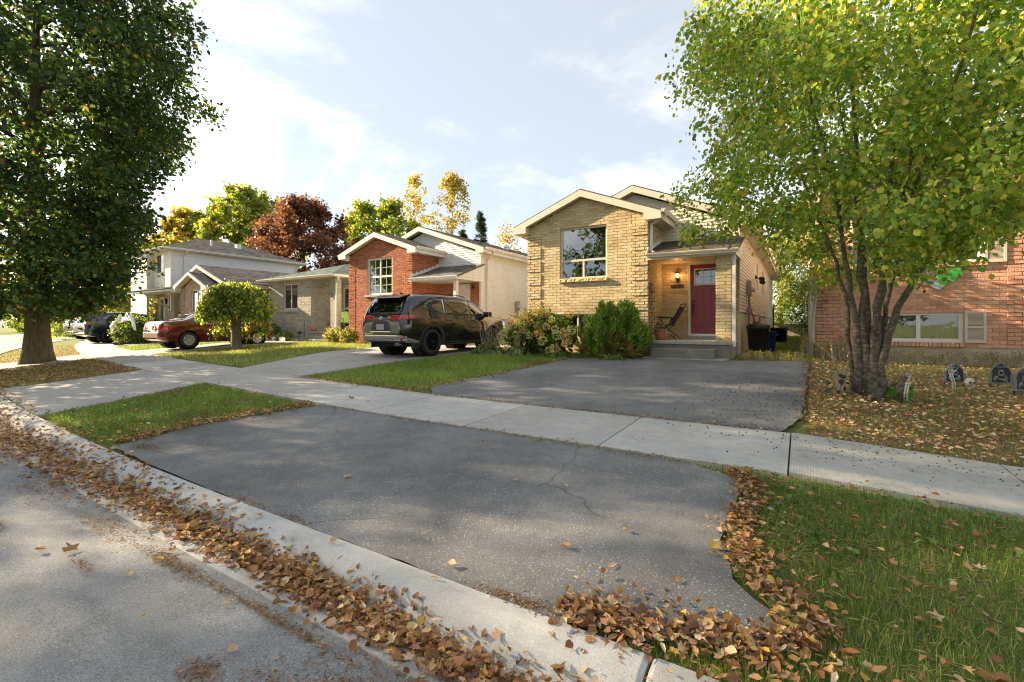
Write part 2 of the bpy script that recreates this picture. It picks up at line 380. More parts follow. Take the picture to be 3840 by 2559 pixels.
# leaf outlines: (along, across, lift) and quads; unit length
LEAF = {
    'oval': ([(0, 0, 0), (0.3, 0.33, 0.06), (0.72, 0.29, 0.03), (1, 0, -0.06), (0.72, -0.29, 0.03), (0.3, -0.33, 0.06)], [(0, 1, 2, 3), (0, 3, 4, 5)]),
    'narrow': ([(0, 0, 0), (0.35, 0.15, 0.05), (0.75, 0.11, 0.0), (1, 0, -0.12), (0.75, -0.11, 0.0), (0.35, -0.15, 0.05)], [(0, 1, 2, 3), (0, 3, 4, 5)]),
    'kite': ([(0, 0, 0), (0.5, 0.3, 0.05), (1, 0, 0), (0.5, -0.3, 0.05)], [(0, 1, 2, 3)]),
    'curl': ([(0, 0, .04), (.33, .36, .22), (.72, .28, .30), (1, .05, .12), (.70, -.30, .15), (.30, -.34, .28), (.35, 0, 0), (.72, 0, .02)],
             [(0, 1, 6, 6), (1, 2, 7, 6), (2, 3, 7, 7), (0, 6, 5, 5), (6, 7, 4, 5), (7, 3, 4, 4)]),
    'maple': ([(0, 0, 0), (0.1, 0.34, 0.14), (0.38, 0.2, 0.04), (0.52, 0.58, 0.2), (0.68, 0.2, 0.03), (1.0, 0.0, 0.12), (0.68, -0.2, 0.03), (0.52, -0.58, 0.16), (0.38, -0.2, 0.04), (0.1, -0.34, 0.2)],
              [(0, 1, 2, 4), (2, 3, 4, 4), (0, 4, 5, 6), (6, 7, 8, 8), (0, 6, 8, 9)]),
    'blade': ([(0, 0.5, 0), (0, -0.5, 0), (0.55, -0.32, 0.0), (0.55, 0.32, 0.0), (1, 0.02, -0.12), (1, -0.02, -0.12)], [(0, 1, 2, 3), (3, 2, 5, 4)]),
}
def leaves(name, P, A, N, size, cols, shape, mat, parent=None, width=1.0, jit=0.25):
    """P base points, A axis along the leaf, N rough face normal, size per leaf, cols per leaf"""
    n = len(P); A = A / (np.linalg.norm(A, axis=1, keepdims=True) + 1e-9)
    B = np.cross(N, A); B /= (np.linalg.norm(B, axis=1, keepdims=True) + 1e-9); C = np.cross(A, B)
    sv, sf = LEAF[shape]; sv = np.array(sv); k = len(sv)
    size = np.broadcast_to(np.asarray(size, float), (n,))
    w = width * (1 + jit * (nr.random(n) - 0.5)); lift = 1 + 2.0 * jit * (nr.random(n) - 0.5)
    V = (P[:, None, :] + size[:, None, None] * (sv[None, :, 0:1] * A[:, None, :] + (sv[None, :, 1] * w[:, None])[:, :, None] * B[:, None, :]
         + (sv[None, :, 2] * lift[:, None])[:, :, None] * C[:, None, :])).reshape(-1, 3)
    quads = [f for f in sf if len(set(f)) == 4]; F = (np.array(quads)[None] + (np.arange(n) * k)[:, None, None]).reshape(-1, 4)
    tris = [f[:3] for f in sf if len(set(f)) == 3]
    cv = np.repeat(np.asarray(cols, float), k, axis=0)
    if tris:
        T = (np.array(tris)[None] + (np.arange(n) * k)[:, None, None]).reshape(-1, 3)
        T = np.vstack([T, F[:, [0, 1, 2]], F[:, [0, 2, 3]]]); return np_mesh(name, V, T, mat, parent, cv)
    return np_mesh(name, V, F, mat, parent, cv)
def unit(n):
    a = nr.normal(size=(n, 3)); return a / np.linalg.norm(a, axis=1, keepdims=True)
def pick(pal, n, wts=None, jit=0.18):
    pal = np.array(pal, float); i = nr.choice(len(pal), n, p=None if wts is None else np.array(wts) / sum(wts))
    c = pal[i] * (1 + jit * nr.normal(size=(n, 1))); return np.clip(c * (1 + 0.06 * nr.normal(size=(n, 3))), 0.004, 1)

# ------------------------------------------------------------------ material library
asphalt('asphalt_road', (0.215, 0.215, 0.21), (0.32, 0.32, 0.312), (0.42, 0.42, 0.41), 0)
asphalt('asphalt_drive', (0.118, 0.118, 0.117), (0.235, 0.232, 0.225), (0.50, 0.50, 0.48), 0)
concrete('concrete_walk', (0.40, 0.385, 0.35), (0.54, 0.52, 0.48), (0.22, 0.205, 0.18), stain_amt=0.4)
concrete('concrete_broom', (0.38, 0.365, 0.325), (0.53, 0.51, 0.455), (0.20, 0.18, 0.15), broom=0.3)
concrete('concrete_drive', (0.38, 0.35, 0.31), (0.50, 0.465, 0.42), (0.30, 0.27, 0.24), stain_amt=0.5)
concrete('concrete_curb', (0.38, 0.37, 0.345), (0.54, 0.53, 0.50), (0.27, 0.25, 0.22), bmp=0.6, stain_amt=0.5)
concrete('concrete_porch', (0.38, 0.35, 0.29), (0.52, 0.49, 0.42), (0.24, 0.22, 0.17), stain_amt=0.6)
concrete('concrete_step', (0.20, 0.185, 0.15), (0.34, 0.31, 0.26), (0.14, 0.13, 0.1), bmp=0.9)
concrete('parging', (0.55, 0.47, 0.34), (0.66, 0.57, 0.42), (0.40, 0.34, 0.25), stain_amt=0.5)
soilmat('soil_grass', [(0.3, (0.10, 0.135, 0.04)), (0.5, (0.15, 0.18, 0.055)), (0.72, (0.26, 0.22, 0.11))])
soilmat('soil_leaf', [(0.3, (0.14, 0.11, 0.05)), (0.5, (0.22, 0.155, 0.075)), (0.72, (0.33, 0.23, 0.12))])
soilmat('soil_bed', [(0.3, (0.05, 0.038, 0.025)), (0.7, (0.12, 0.09, 0.06))])
leafmat('grass', 0.40, 0.6, 0.25); leafmat('dry_leaf', 0.12, 0.7, 0.2); leafmat('leaf', 0.5, 0.42, 0.45); leafmat('needle', 0.25, 0.6, 0.25)
plain('chip', (0.20, 0.115, 0.05), 0.95, var=0.35, scale=30, ws=True)
plain('berry', (0.02, 0.016, 0.018), 0.5)

# ------------------------------------------------------------------ ground
def strip(name, x0, x1, t0, t1, nx, nt_, off, mat, kind=None, zfn=None):
    xs = np.linspace(x0, x1, nx + 1); ts = np.linspace(t0, t1, nt_ + 1)
    X, T = np.meshgrid(xs, ts); Y = T + cc(X); Z = gz(X, Y) + off if zfn is None else zfn(X, T)
    V = np.column_stack([X.ravel(), Y.ravel(), Z.ravel()])
    F = [(j * (nx + 1) + i, j * (nx + 1) + i + 1, (j + 1) * (nx + 1) + i + 1, (j + 1) * (nx + 1) + i) for j in range(nt_) for i in range(nx)]
    o = np_mesh(name, V, F, mat); return tag(o, kind=kind) if kind else o
gx = np.unique(np.concatenate([[-900, -500, -300, -200, -140], np.linspace(-100, 60, 161), [90, 150, 300, 600, 900]]))
gy = np.unique(np.concatenate([[-900, -300, -90], np.linspace(-60, 60, 121), _T[3:12], [1.0, 3, 90, 150, 300, 600, 1500]]))
GX, GY = np.meshgrid(gx, gy); GYY = GY + cc(np.clip(GX, -100, 100))
GV = np.column_stack([GX.ravel(), GYY.ravel(), np.interp(GY.ravel(), _T, _Z) + rise(GX.ravel(), GY.ravel()) - 0.03]); nxg = len(gx)
GF = [(j * nxg + i, j * nxg + i + 1, (j + 1) * nxg + i + 1, (j + 1) * nxg + i) for j in range(len(gy) - 1) for i in range(nxg - 1)]
tag(np_mesh('ground', GV, GF, 'soil_grass'), kind='structure')
tag(strip('road', -95, 60, -8.95, 1.41, 310, 14, 0.0, 'asphalt_road'), kind='structure')
# kerb: rolled concrete, cast in lengths
curb = tag(empty('curb'), kind='structure')
prof = [(1.40, 0.010), (1.63, 0.012), (1.67, 0.045), (1.71, 0.085), (1.75, 0.112), (1.80, 0.126), (1.865, 0.128), (1.87, 0.0), (1.40, -0.05)]
jx = [-3.55 + 3.05 * k for k in range(-22, 8)]
for a, b in zip(jx[:-1], jx[1:]):
    m = MB(); n = 7; a2, b2 = a + 0.007, b - 0.007; k = len(prof)
    for i in range(n):
        f = i / (n - 1); x = a2 + (b2 - a2) * f; sh = 0.012 if i in (0, n - 1) else 0
        if i == 1: x = a2 + 0.02
        if i == n - 2: x = b2 - 0.02
        c_ = float(cc(x)); m.v += [(x, t + c_, z - (sh if z > 0.05 else 0)) for t, z in prof]
    for i in range(n - 1):
        for j in range(k): m.f.append((i * k + j, i * k + (j + 1) % k, (i + 1) * k + (j + 1) % k, (i + 1) * k + j))
    m.f += [tuple(range(k))[::-1], tuple(range((n - 1) * k, n * k))]
    m.build('curb_segment', 'concrete_curb', curb)
# paving
def slab(parent, x0, x1, t0, t1, mat, g=0.007, off=0.012):
    P = [(x0 + g, t0 + float(cc(x0))), (x1 - g, t0 + float(cc(x1))), (x1 - g, t1 + float(cc(x1))), (x0 + g, t1 + float(cc(x0)))]
    return drape('slab', P, mat, off, parent, step=0.8, thick=0.07)
walk = tag(empty('sidewalk'), kind='structure')
sx = [-0.08, -1.69, -3.37, -5.06, -6.85, -8.9]
while sx[-1] > -60: sx.append(sx[-1] - 1.75)
for a, b in zip(sx[1:], sx[:-1]): slab(walk, a, b, 4.33, 5.82, 'concrete_drive' if -14.2 < a < -8 else 'concrete_walk')
for a in (-0.08, 1.52, 3.12, 4.72, 6.32): slab(walk, a, a + 1.6, 4.36, 5.82, 'concrete_broom', off=0.016)
APRON = [(-6.32, 1.98), (-5.0, 1.91), (-3.4, 1.872), (-1.9, 1.872), (-1.25, 1.84), (-0.95, 1.872), (-0.62, 1.93), (-0.12, 2.12), (-0.04, 2.35), (-0.29, 2.58), (-0.40, 3.0), (-0.38, 3.6), (-0.36, 3.9), (-0.5, 4.1), (-0.85, 4.29), (-3.5, 4.30), (-6.0, 4.33), (-6.42, 3.1)]
tag(drape('apron', APRON, 'asphalt_drive', 0.004, wob=0.008), kind='structure')
DRIVE = [(-5.2, 5.88), (-2.5, 5.86), (-0.18, 5.87), (0.02, 6.6), (0.08, 8.5), (0.16, 11.5), (0.2, 13.1), (-1.0, 13.0), (-1.6, 12.62), (-3.6, 12.6), (-4.3, 12.1), (-5.25, 11.4), (-5.2, 9), (-5.7, 6.4)]
tag(drape('driveway', DRIVE, 'asphalt_drive', 0.004, wob=0.01), kind='structure')
tag(drape('walkway', [(-3.62, 12.45), (-1.62, 12.45), (-1.55, 13.0), (-3.62, 13.0)], 'concrete_drive', 0.02, thick=0.04), kind='structure')
# the brick neighbour's concrete drive: apron, then three pours up to the house
cdr = tag(empty('concrete_driveway'), kind='structure')
drape('slab', [(-13.75, 1.88 + 0.58), (-9.35, 1.88 + 0.2), (-9.9, 4.56), (-13.6, 4.87)], 'concrete_drive', 0.008, cdr, thick=0.05)
drape('slab', [(-11.75, 6.22), (-9.1, 6.05), (-8.75, 9.0), (-12.9, 9.2)], 'concrete_drive', 0.008, cdr, thick=0.05)
drape('slab', [(-12.92, 9.22), (-8.74, 9.02), (-8.55, 13.2), (-13.2, 13.2)], 'concrete_drive', 0.008, cdr, thick=0.05)
drape('slab', [(-13.2, 13.22), (-8.55, 13.22), (-8.5, 24), (-11.1, 24), (-11.1, 15.7), (-13.2, 15.7)], 'concrete_drive', 0.008, cdr, thick=0.05)
pad = tag(empty('parking_pad'), kind='structure')
drape('slab', [(-22.3, 7.62), (-19.4, 7.22), (-19.4, 10.4), (-22.3, 10.6)], 'concrete_drive', 0.008, pad, thick=0.05)
drape('slab', [(-22.3, 10.62), (-19.4, 10.42), (-19.4, 13.3), (-22.3, 13.3)], 'concrete_drive', 0.008, pad, thick=0.05)
drape('slab', [(-22.2, 6.1), (-19.5, 5.67), (-19.4, 1.88 + 1.35), (-22.1, 1.88 + 1.85)], 'concrete_drive', 0.008, pad, thick=0.05)
tag(drape('far_driveway', [(-33.5, 10.5), (-26.8, 9.1), (-26.4, 12.0), (-33.0, 12.4)], 'asphalt_road', 0.004), kind='structure')
tag(drape('left_driveway', [(-47, 17.2), (-36, 12.0), (-35, 20), (-46, 24)], 'asphalt_road', 0.004), kind='structure')

# lawns
L1 = [(-0.9, 1.88), (-0.6, 1.96), (-0.1, 2.14), (-0.02, 2.37), (-0.27, 2.6), (-0.36, 3.0), (-0.34, 3.9), (-0.5, 4.3), (5.5, 4.34), (5.5, 1.88)]
L2 = [(-9.3, 2.14), (-6.45, 2.0), (-6.45, 3.1), (-6.1, 4.33), (-9.85, 4.5)]
L3 = [(-13.9, 2.5), (-13.75, 4.87), (-19.3, 5.55), (-19.3, 3.25)]
L3b = [(-22.3, 3.75), (-22.4, 6.1), (-32, 8.45), (-32, 6.1)]
L4 = [(-9.05, 5.98), (-5.75, 5.92), (-5.3, 8.7), (-5.35, 11.4), (-4.3, 12.2), (-3.8, 13.15), (-8.5, 13.15), (-8.7, 9.5)]
L5 = [(-11.8, 6.35), (-19.35, 7.2), (-19.35, 13.6), (-18.2, 14.2), (-13.3, 13.8), (-13.0, 9.2)]
L6 = [(0.1, 5.86), (0.12, 8.5), (0.2, 11.5), (0.25, 15.1), (8, 15.1), (8, 5.86)]
L7 = [(-1.4, 13.05), (0.25, 13.15), (0.4, 36), (-1.4, 36)]
L8 = [(-22.35, 7.6), (-22.35, 14), (-25.3, 14), (-26.6, 9.1), (-26.2, 8.2)]
tag(drape('leafy_ground', L6, 'soil_leaf', -0.012), kind='structure'); tag(drape('island_ground', L3, 'soil_leaf', -0.012), kind='structure'); tag(drape('verge_ground', L3b, 'soil_leaf', -0.012), kind='structure')
GREEN = [(0.16, 0.26, 0.05), (0.22, 0.335, 0.062), (0.12, 0.205, 0.044), (0.34, 0.385, 0.10), (0.52, 0.45, 0.23)]
def grass(name, poly, per_m2, h, label, wts=(4, 4, 3, 2, 0.8), width=0.085, tuft=0.6, fall=None):
    a = abs(sum(poly[i][0] * poly[i - 1][1] - poly[i - 1][0] * poly[i][1] for i in range(len(poly)))) / 2
    P = scatter(poly, int(a * per_m2)); k = nr.random(len(P)) < 0.25 + tuft * pnoise(P, 3.1, 5) + 0.35 * pnoise(P, 0.8, 6); P = P[k]; n = len(P)
    d = np.hypot(P[:, 0], P[:, 1]); hh = h * (0.55 + 0.9 * nr.random(n)) * (0.7 + 0.6 * pnoise(P, 2.3, 8))
    z = gz(P[:, 0], P[:, 1]) - 0.028; B = np.column_stack([P, z])
    lean = 0.3 + 1.5 * nr.random(n) ** 1.3; an = nr.uniform(0, 6.283, n)
    A = np.column_stack([np.cos(an) * lean, np.sin(an) * lean, np.ones(n)]); N = np.column_stack([np.cos(an), np.sin(an), -lean])
    c = pick(GREEN, n, wts); y = pnoise(P, 1.1, 9)[:, None]; c = c * (0.75 + 0.5 * y) 
    return tag(leaves(name, B, A, N, hh + 0.03, c, 'blade', 'grass', None, width, 0.6), label, 'grass', kind='stuff')
grass('lawn_grass', L1, 11000, 0.04, 'green grass of the boulevard at the lower right corner', (4, 5, 4, 3, 2.4), 0.045)
grass('lawn_grass', L2, 4500, 0.05, 'green grass patch between the two driveway aprons', (5, 5, 4, 1.5, 0.5), 0.06)
grass('lawn_grass', L3, 500, 0.05, 'thin grass under the big street tree', (2, 2, 4, 3, 3), 0.09)
grass('lawn_grass', L3b, 260, 0.05, 'thin grass of the verge left of the big street tree', (2, 2, 4, 3, 3), 0.1)
grass('lawn_grass', L4, 2300, 0.06, 'bright green lawn between the asphalt and concrete driveways', (4, 6, 2, 3, 0.6), 0.075)
grass('lawn_grass', L5, 900, 0.06, 'sunlit yellow green lawn around the weeping tree', (2, 4, 1, 6, 4), 0.09)
grass('lawn_grass', L6, 900, 0.05, 'patchy grass under the leaf litter before the orange brick house', (2, 2, 3, 3, 4), 0.07)
grass('lawn_grass', L7, 500, 0.06, 'shaded grass of the side yard between two houses', (4, 4, 4, 2, 1.0), 0.1)
grass('lawn_grass', L8, 500, 0.07, 'green lawn strip beside the cobwebbed bush', (4, 5, 3, 2, 1), 0.1)
grass('lawn_grass', [(-2.9, 4.19), (-0.4, 4.16), (-0.4, 4.33), (-2.9, 4.33)], 1500, 0.035, 'weeds in the joint between asphalt apron and sidewalk', (3, 4, 3, 2, 3), 0.12)

# thatch and clover between the blades
for pl_, n_, lab in ((L1, 9000, 'dry thatch lying in the boulevard grass at lower right'), (L2, 4000, 'dry thatch lying in the grass patch between the aprons')):
    P = scatter(pl_, n_); P = P[pnoise(P, 2.1, 21) > .42]; n = len(P); an = nr.uniform(0, 6.283, n)
    tag(leaves('dry_thatch', np.column_stack([P, gz(P[:, 0], P[:, 1]) + nr.uniform(-.01, .03, n)]), np.column_stack([np.cos(an), np.sin(an), nr.normal(0, .25, n)]), np.column_stack([0 * an, 0 * an, 1 + 0 * an]), .055, pick([(0.5, 0.42, 0.24), (0.38, 0.31, 0.15), (0.3, 0.27, 0.11)], n), 'narrow', 'dry_leaf', None, .22), lab, 'grass', kind='stuff')
for pl_, n_, lab in ((L1, 9000, 'clover and broad weeds in the boulevard grass at lower right'), (L2, 3000, 'clover patches in the grass between the aprons'), (L4, 3000, 'clover patches in the middle lawn')):
    P = scatter(pl_, n_); P = P[pnoise(P, 1.3, 33) > .70]; n = len(P); an = nr.uniform(0, 6.283, n)
    tag(leaves('clover', np.column_stack([P, gz(P[:, 0], P[:, 1]) + nr.uniform(0.0, .035, n)]), np.column_stack([np.cos(an), np.sin(an), .35 + 0 * an]), np.column_stack([nr.normal(0, .3, n), nr.normal(0, .3, n), 1 + 0 * an]), .016 + .03 * nr.random(n) ** 3, pick([(0.10, 0.19, 0.04), (0.14, 0.23, 0.05), (0.08, 0.15, 0.035)], n), 'oval', 'grass', None, 1.2), lab, 'weeds', kind='stuff')

# fallen leaves
BROWN = [(0.31, 0.165, 0.072), (0.43, 0.255, 0.125), (0.215, 0.11, 0.05), (0.52, 0.36, 0.20), (0.57, 0.37, 0.07), (0.36, 0.185, 0.075), (0.60, 0.45, 0.29)]
BW = (6, 4, 4, 2.6, .8, 5, 1.0)
def litter(name, P, zup, size, label, shapes=(('curl', 0.58), ('narrow', 0.25), ('maple', 0.17)), wts=BW, tilt=0.5, parent=None, gain=1.0):
    n = len(P); root = None; i0 = 0
    Vn = len(shapes); idx = nr.choice(Vn, n, p=[w for _, w in shapes])
    for q, (sh, _) in enumerate(shapes):
        S = P[idx == q]; m = len(S)
        if m == 0: continue
        an = nr.uniform(0, 6.283, m); zz = gz(S[:, 0], S[:, 1]) + 0.006 + nr.random(m) * zup
        A = np.column_stack([np.cos(an), np.sin(an), nr.normal(0, tilt * 0.32, m)]); N = np.column_stack([nr.normal(0, tilt * .6, m), nr.normal(0, tilt * .6, m), np.ones(m)])
        sz = size * 0.47 * (0.5 + 0.9 * nr.random(m)) * (1.25 if sh == 'narrow' else 1)
        o = leaves(name, np.column_stack([S, zz]), A, N, sz, pick(BROWN, m, wts) * gain, sh, 'dry_leaf', root, 1.0, 0.8)
        if root is None: root = tag(o, label, 'leaves', kind='stuff')
        else: o.name = 'leaf_layer'; tag(o, kind='stuff')
    return root
def band(n, x0, x1, tc, tw, bias=1.0):
    x = x1 + (x0 - x1) * nr.random(n) ** bias; c_ = np.array([tc(v) for v in x]); w_ = np.array([tw(v) for v in x])
    t = c_ + w_ * np.clip(nr.normal(0, 0.5, n), -1.1, 1.1); return np.column_stack([x, t + cc(x)])
tcen = lambda x: np.interp(x, [-14, -9, -6, -4.5, -3, -1.6, -0.8, 0.5], [1.35, 1.50, 1.58, 1.60, 1.59, 1.54, 1.48, 1.45])
twid = lambda x: np.interp(x, [-14, -9, -6, -4.5, -3, -1.6, 0.5], [0.55, 0.42, 0.30, 0.19, 0.14, 0.15, 0.19])
litter('gutter_leaves', band(11500, -15, 0.3, tcen, twid, 1.5), 0.055, 0.085, 'brown dry leaves heaped along the gutter', tilt=0.75)
litter('gutter_leaves', band(900, -34, -15, lambda x: 1.5, lambda x: 0.5), 0.03, 0.09, 'brown leaves scattered along the far gutter')
def around(path, n, w, x_out=0):
    P = []; seg = [(Vector(a), Vector(b)) for a, b in zip(path[:-1], path[1:])]; ln = [(b - a).length for a, b in seg]
    for _ in range(n):
        a, b = rnd.choices(seg, ln)[0]; p = a.lerp(b, rnd.random()); d = (b - a).normalized(); q = Vector((-d.y, d.x)); P.append(p + q * (rnd.gauss(0, w) + x_out))
    return np.array([tuple(p) for p in P])
litter('edge_leaves', around([(-0.95, 1.96), (-0.62, 2.0), (-0.05, 2.16), (0.08, 2.4), (-0.18, 2.62), (-0.3, 3.0), (-0.3, 3.6), (-0.3, 3.95), (-0.45, 4.2)], 1500, 0.06), 0.045, 0.085, 'brown leaves heaped along the right edge of the asphalt apron', tilt=0.8)
litter('edge_leaves', around([(-0.95, 1.92), (-0.3, 1.98), (0.5, 1.98), (2.2, 2.02)], 900, 0.13), 0.045, 0.085, 'brown leaves along the kerb at the lower right', tilt=0.8)
litter('lawn_leaves', scatter(L1, 1100), 0.075, 0.085, 'tan leaves caught in the boulevard grass at lower right', tilt=0.7)
litter('edge_leaves', around([(-6.42, 2.05), (-6.45, 3.1), (-6.1, 4.28)], 800, 0.09), 0.05, 0.085, 'brown leaves along the left edge of the asphalt apron', tilt=0.7)
litter('lawn_leaves', scatter(L2, 420), 0.08, 0.09, 'leaves lying on the grass patch between the aprons', tilt=0.6)
litter('joint_leaves', around([(-6.2, 4.32), (-4, 4.32), (-2.2, 4.30), (-0.6, 4.28)], 900, 0.035), 0.015, 0.04, 'leaf crumbs in the joint between apron and sidewalk', shapes=(('narrow', 0.6), ('curl', 0.4)))
litter('joint_leaves', around([(-9.0, 5.88), (-5.7, 5.88), (-3, 5.85), (-0.2, 5.88)], 1300, 0.045), 0.02, 0.05, 'leaf crumbs in the joint between sidewalk and driveway', shapes=(('narrow', 0.5), ('curl', 0.5)))
litter('edge_leaves', around([(-8.9, 5.98), (-5.75, 5.96), (-5.3, 8.2), (-5.3, 10.8)], 900, 0.09), 0.04, 0.08, 'brown leaves along the edge of the middle lawn', tilt=0.6)
litter('lawn_leaves', scatter(L4, 220), 0.05, 0.08, 'scattered leaves on the middle lawn')
P6 = scatter(L6, 21000); P6 = P6[(nr.random(len(P6)) < np.interp(P6[:, 1], [5.8, 8, 11, 14], [1, 0.85, 0.5, 0.22])) & (P6[:, 0] < 7)]
litter('lawn_leaves', P6, 0.05, 0.10, 'thick litter of brown leaves before the orange brick house', tilt=0.6, wts=(3, 5, 1.0, 6, 1.0, 3, 6), gain=1.45)
litter('lawn_leaves', scatter(L3, 3600), 0.05, 0.085, 'brown leaves covering the island under the big street tree', tilt=0.6)
litter('lawn_leaves', scatter(L3b, 900), 0.05, 0.095, 'brown leaves on the verge at the far left', tilt=0.6)
litter('lawn_leaves', scatter(L5, 1500), 0.03, 0.05, 'small yellow leaves strewn on the sunlit lawn', wts=(1, 3, 0, 5, 5, 1, 3))
litter('edge_leaves', around([(0.1, 5.95), (0.12, 8.5), (0.18, 11), (0.2, 13)], 700, 0.08), 0.04, 0.07, 'brown leaves along the right edge of the driveway')
litter('edge_leaves', around([(-4.4, 12.0), (-5.3, 11.3), (-5.32, 9)], 300, 0.1), 0.03, 0.06, 'leaves by the flower bed corner')
litter('yard_leaves', around([(-1.3, 13.15), (0.2, 13.2)], 420, 0.18), 0.03, 0.06, 'yellow leaves at the mouth of the side yard', wts=(2, 3, 0, 4, 5, 2, 2))
# brown seed chaff washed onto the road
ch = []
for (x, t, rx, ry, n) in [(-3.2, 1.30, 0.5, 0.06, 900), (-4.2, 1.28, 0.6, 0.13, 900), (-2.2, 1.32, 0.6, 0.035, 700), (-1.5, 1.2, 0.3, 0.12, 700), (-2.1, 0.95, 0.12, 0.08, 300), (-5.6, 1.2, 0.7, 0.22, 900), (-4.9, 0.85, 0.25, 0.07, 260), (-3.6, 1.0, 0.2, 0.05, 160), (-7.5, 1.0, 1.0, 0.3, 700), (-1.1, 1.33, 0.35, 0.05, 500), (-1.8, 1.05, 0.15, 0.1, 250), (-2.6, 1.5, 1.3, 0.05, 900), (-5.95, 2.1, 0.35, 0.1, 700), (-3.5, 1.9, 0.25, 0.03, 150), (-2.9, 1.9, 0.2, 0.03, 120), (-1.15, 1.9, 0.25, 0.05, 400)]:
    q = np.column_stack([nr.normal(x, rx * 0.5, n), nr.normal(t, ry * 0.5, n)]); q[:, 1] += cc(q[:, 0]); ch.append(q)
litter('seed_chaff', np.vstack(ch), 0.008, 0.028, 'brown seed chaff washed into patches on the road', shapes=(('narrow', 0.75), ('kite', 0.25)), wts=(5, 3, 4, 1, 0.3, 5, 0.5), tilt=0.3, gain=0.8)
# berries dropped by the right-hand tree
bp = np.vstack([np.column_stack([nr.normal(-0.6, 0.6, 300), nr.normal(7.6, 1.3, 300)]), np.column_stack([nr.normal(0.9, 1.0, 170), nr.normal(5.4, 0.33, 170)])])
bp = bp[(bp[:, 0] < np.where(bp[:, 1] > 5.9, 0.05, 4)) & (bp[:, 1] > 4.4)]
oc = np.array([(1, 0, 0), (0, 1, 0), (-1, 0, 0), (0, -1, 0), (0, 0, 1), (0, 0, -1)]) * 0.0075
BV = (np.column_stack([bp, gz(bp[:, 0], bp[:, 1]) + 0.017])[:, None, :] + oc[None] * (0.7 + 0.7 * nr.random((len(bp), 1, 1)))).reshape(-1, 3)
of = np.array([(0, 1, 4), (1, 2, 4), (2, 3, 4), (3, 0, 4), (1, 0, 5), (2, 1, 5), (3, 2, 5), (0, 3, 5)])
tag(np_mesh('fallen_berries', BV, (of[None] + (np.arange(len(bp)) * 6)[:, None, None]).reshape(-1, 3), 'berry'), 'black berries dropped on driveway and sidewalk', 'berries', kind='stuff')
# single leaves lying apart on the paving
def gpix(u, v, z=0.2):
    th = RAD(31.8)
    for _ in range(6):
        d = 1740 * (CAM_Z - z) / (v - 1215); l = (u - 1920) / 1740 * d
        x, y = -math.sin(th) * d + math.cos(th) * l, math.cos(th) * d + math.sin(th) * l; z = gzf(x, y)
    return x, y, z
SINGLE = [('apron', [(1505, 670, 4, .05), (1917, 765, 4, .075), (1175, 755, 1, .07), (1410, 865, 6, .08), (620, 845, 3, .06), (120, 418, 3, .07), (958, 425, 1, .06), (88, 240, 1, .06), (428, 138, 6, .07), (1735, 930, 0, .05), (1350, 1118, 3, .09), (775, 1045, 4, .06), (95, 185, 6, .06), (1195, 458, 6, .04), (800, 240, 5, .05), (2020, 1105, 3, .05)], lambda x, y: (1200 + x / 1.307, 1480 + y / 1.307), 'lying apart on the dark asphalt apron'),
          ('road', [(217, 706, 5, .06), (295, 720, 0, .09), (610, 828, 4, .05), (1075, 957, 4, .05), (680, 1012, 4, .03), (780, 715, 5, .06), (765, 755, 4, .07), (1050, 875, 0, .07), (1110, 1165, 3, .05)], lambda x, y: (x / 1.2384, 1500 + y / 1.2384), 'lying apart on the grey road'),
          ('curb', [(1525, 725, 3, .06), (1380, 765, 3, .1), (880, 660, 6, .08), (2040, 872, 3, .06), (1215, 592, 1, .05), (1330, 725, 7, .05)], lambda x, y: (x / 1.2384, 1500 + y / 1.2384), 'resting on the concrete curb'),
          ('walk', [(1100, 470, 2, .1), (1050, 430, 0, .05), (1260, 510, 6, .07), (290, 178, 6, .09), (700, 510 - 330, 2, .05)], lambda x, y: (1000 + x / 3.3625, 1360 + y / 3.3625), 'lying on the sidewalk slab')]
pal = BROWN + [(0.22, 0.30, 0.16)]
for where, spots, fn, lab in SINGLE:
    for i, (x, y, ci, s) in enumerate(spots):
        px, py, pz = gpix(*fn(x, y)); an = rnd.uniform(0, 6.28); sh = ('curl', 'maple', 'curl', 'narrow')[i % 4]
        if where == 'curb': pz = float(np.interp(py - float(cc(px)), [t for t, z in prof[:7]], [z for t, z in prof[:7]]))
        o = leaves('fallen_leaf', np.zeros((1, 3)), np.array([[math.cos(an), math.sin(an), 0.05]]), np.array([[rnd.gauss(0, .2), rnd.gauss(0, .2), 1.0]]), s, np.array([pal[ci]]), sh, 'dry_leaf')
        o.location = (px, py, pz + 0.018)
        cn = ('russet', 'tan', 'dark brown', 'pale tan', 'yellow', 'brown', 'buff', 'grey green')[ci]; hw = {'curl': 'curled', 'maple': 'lobed', 'narrow': 'narrow'}[sh]
        tag(o, f'{cn} {hw} leaf {lab}', 'leaf', 'loose leaves on the ' + where)

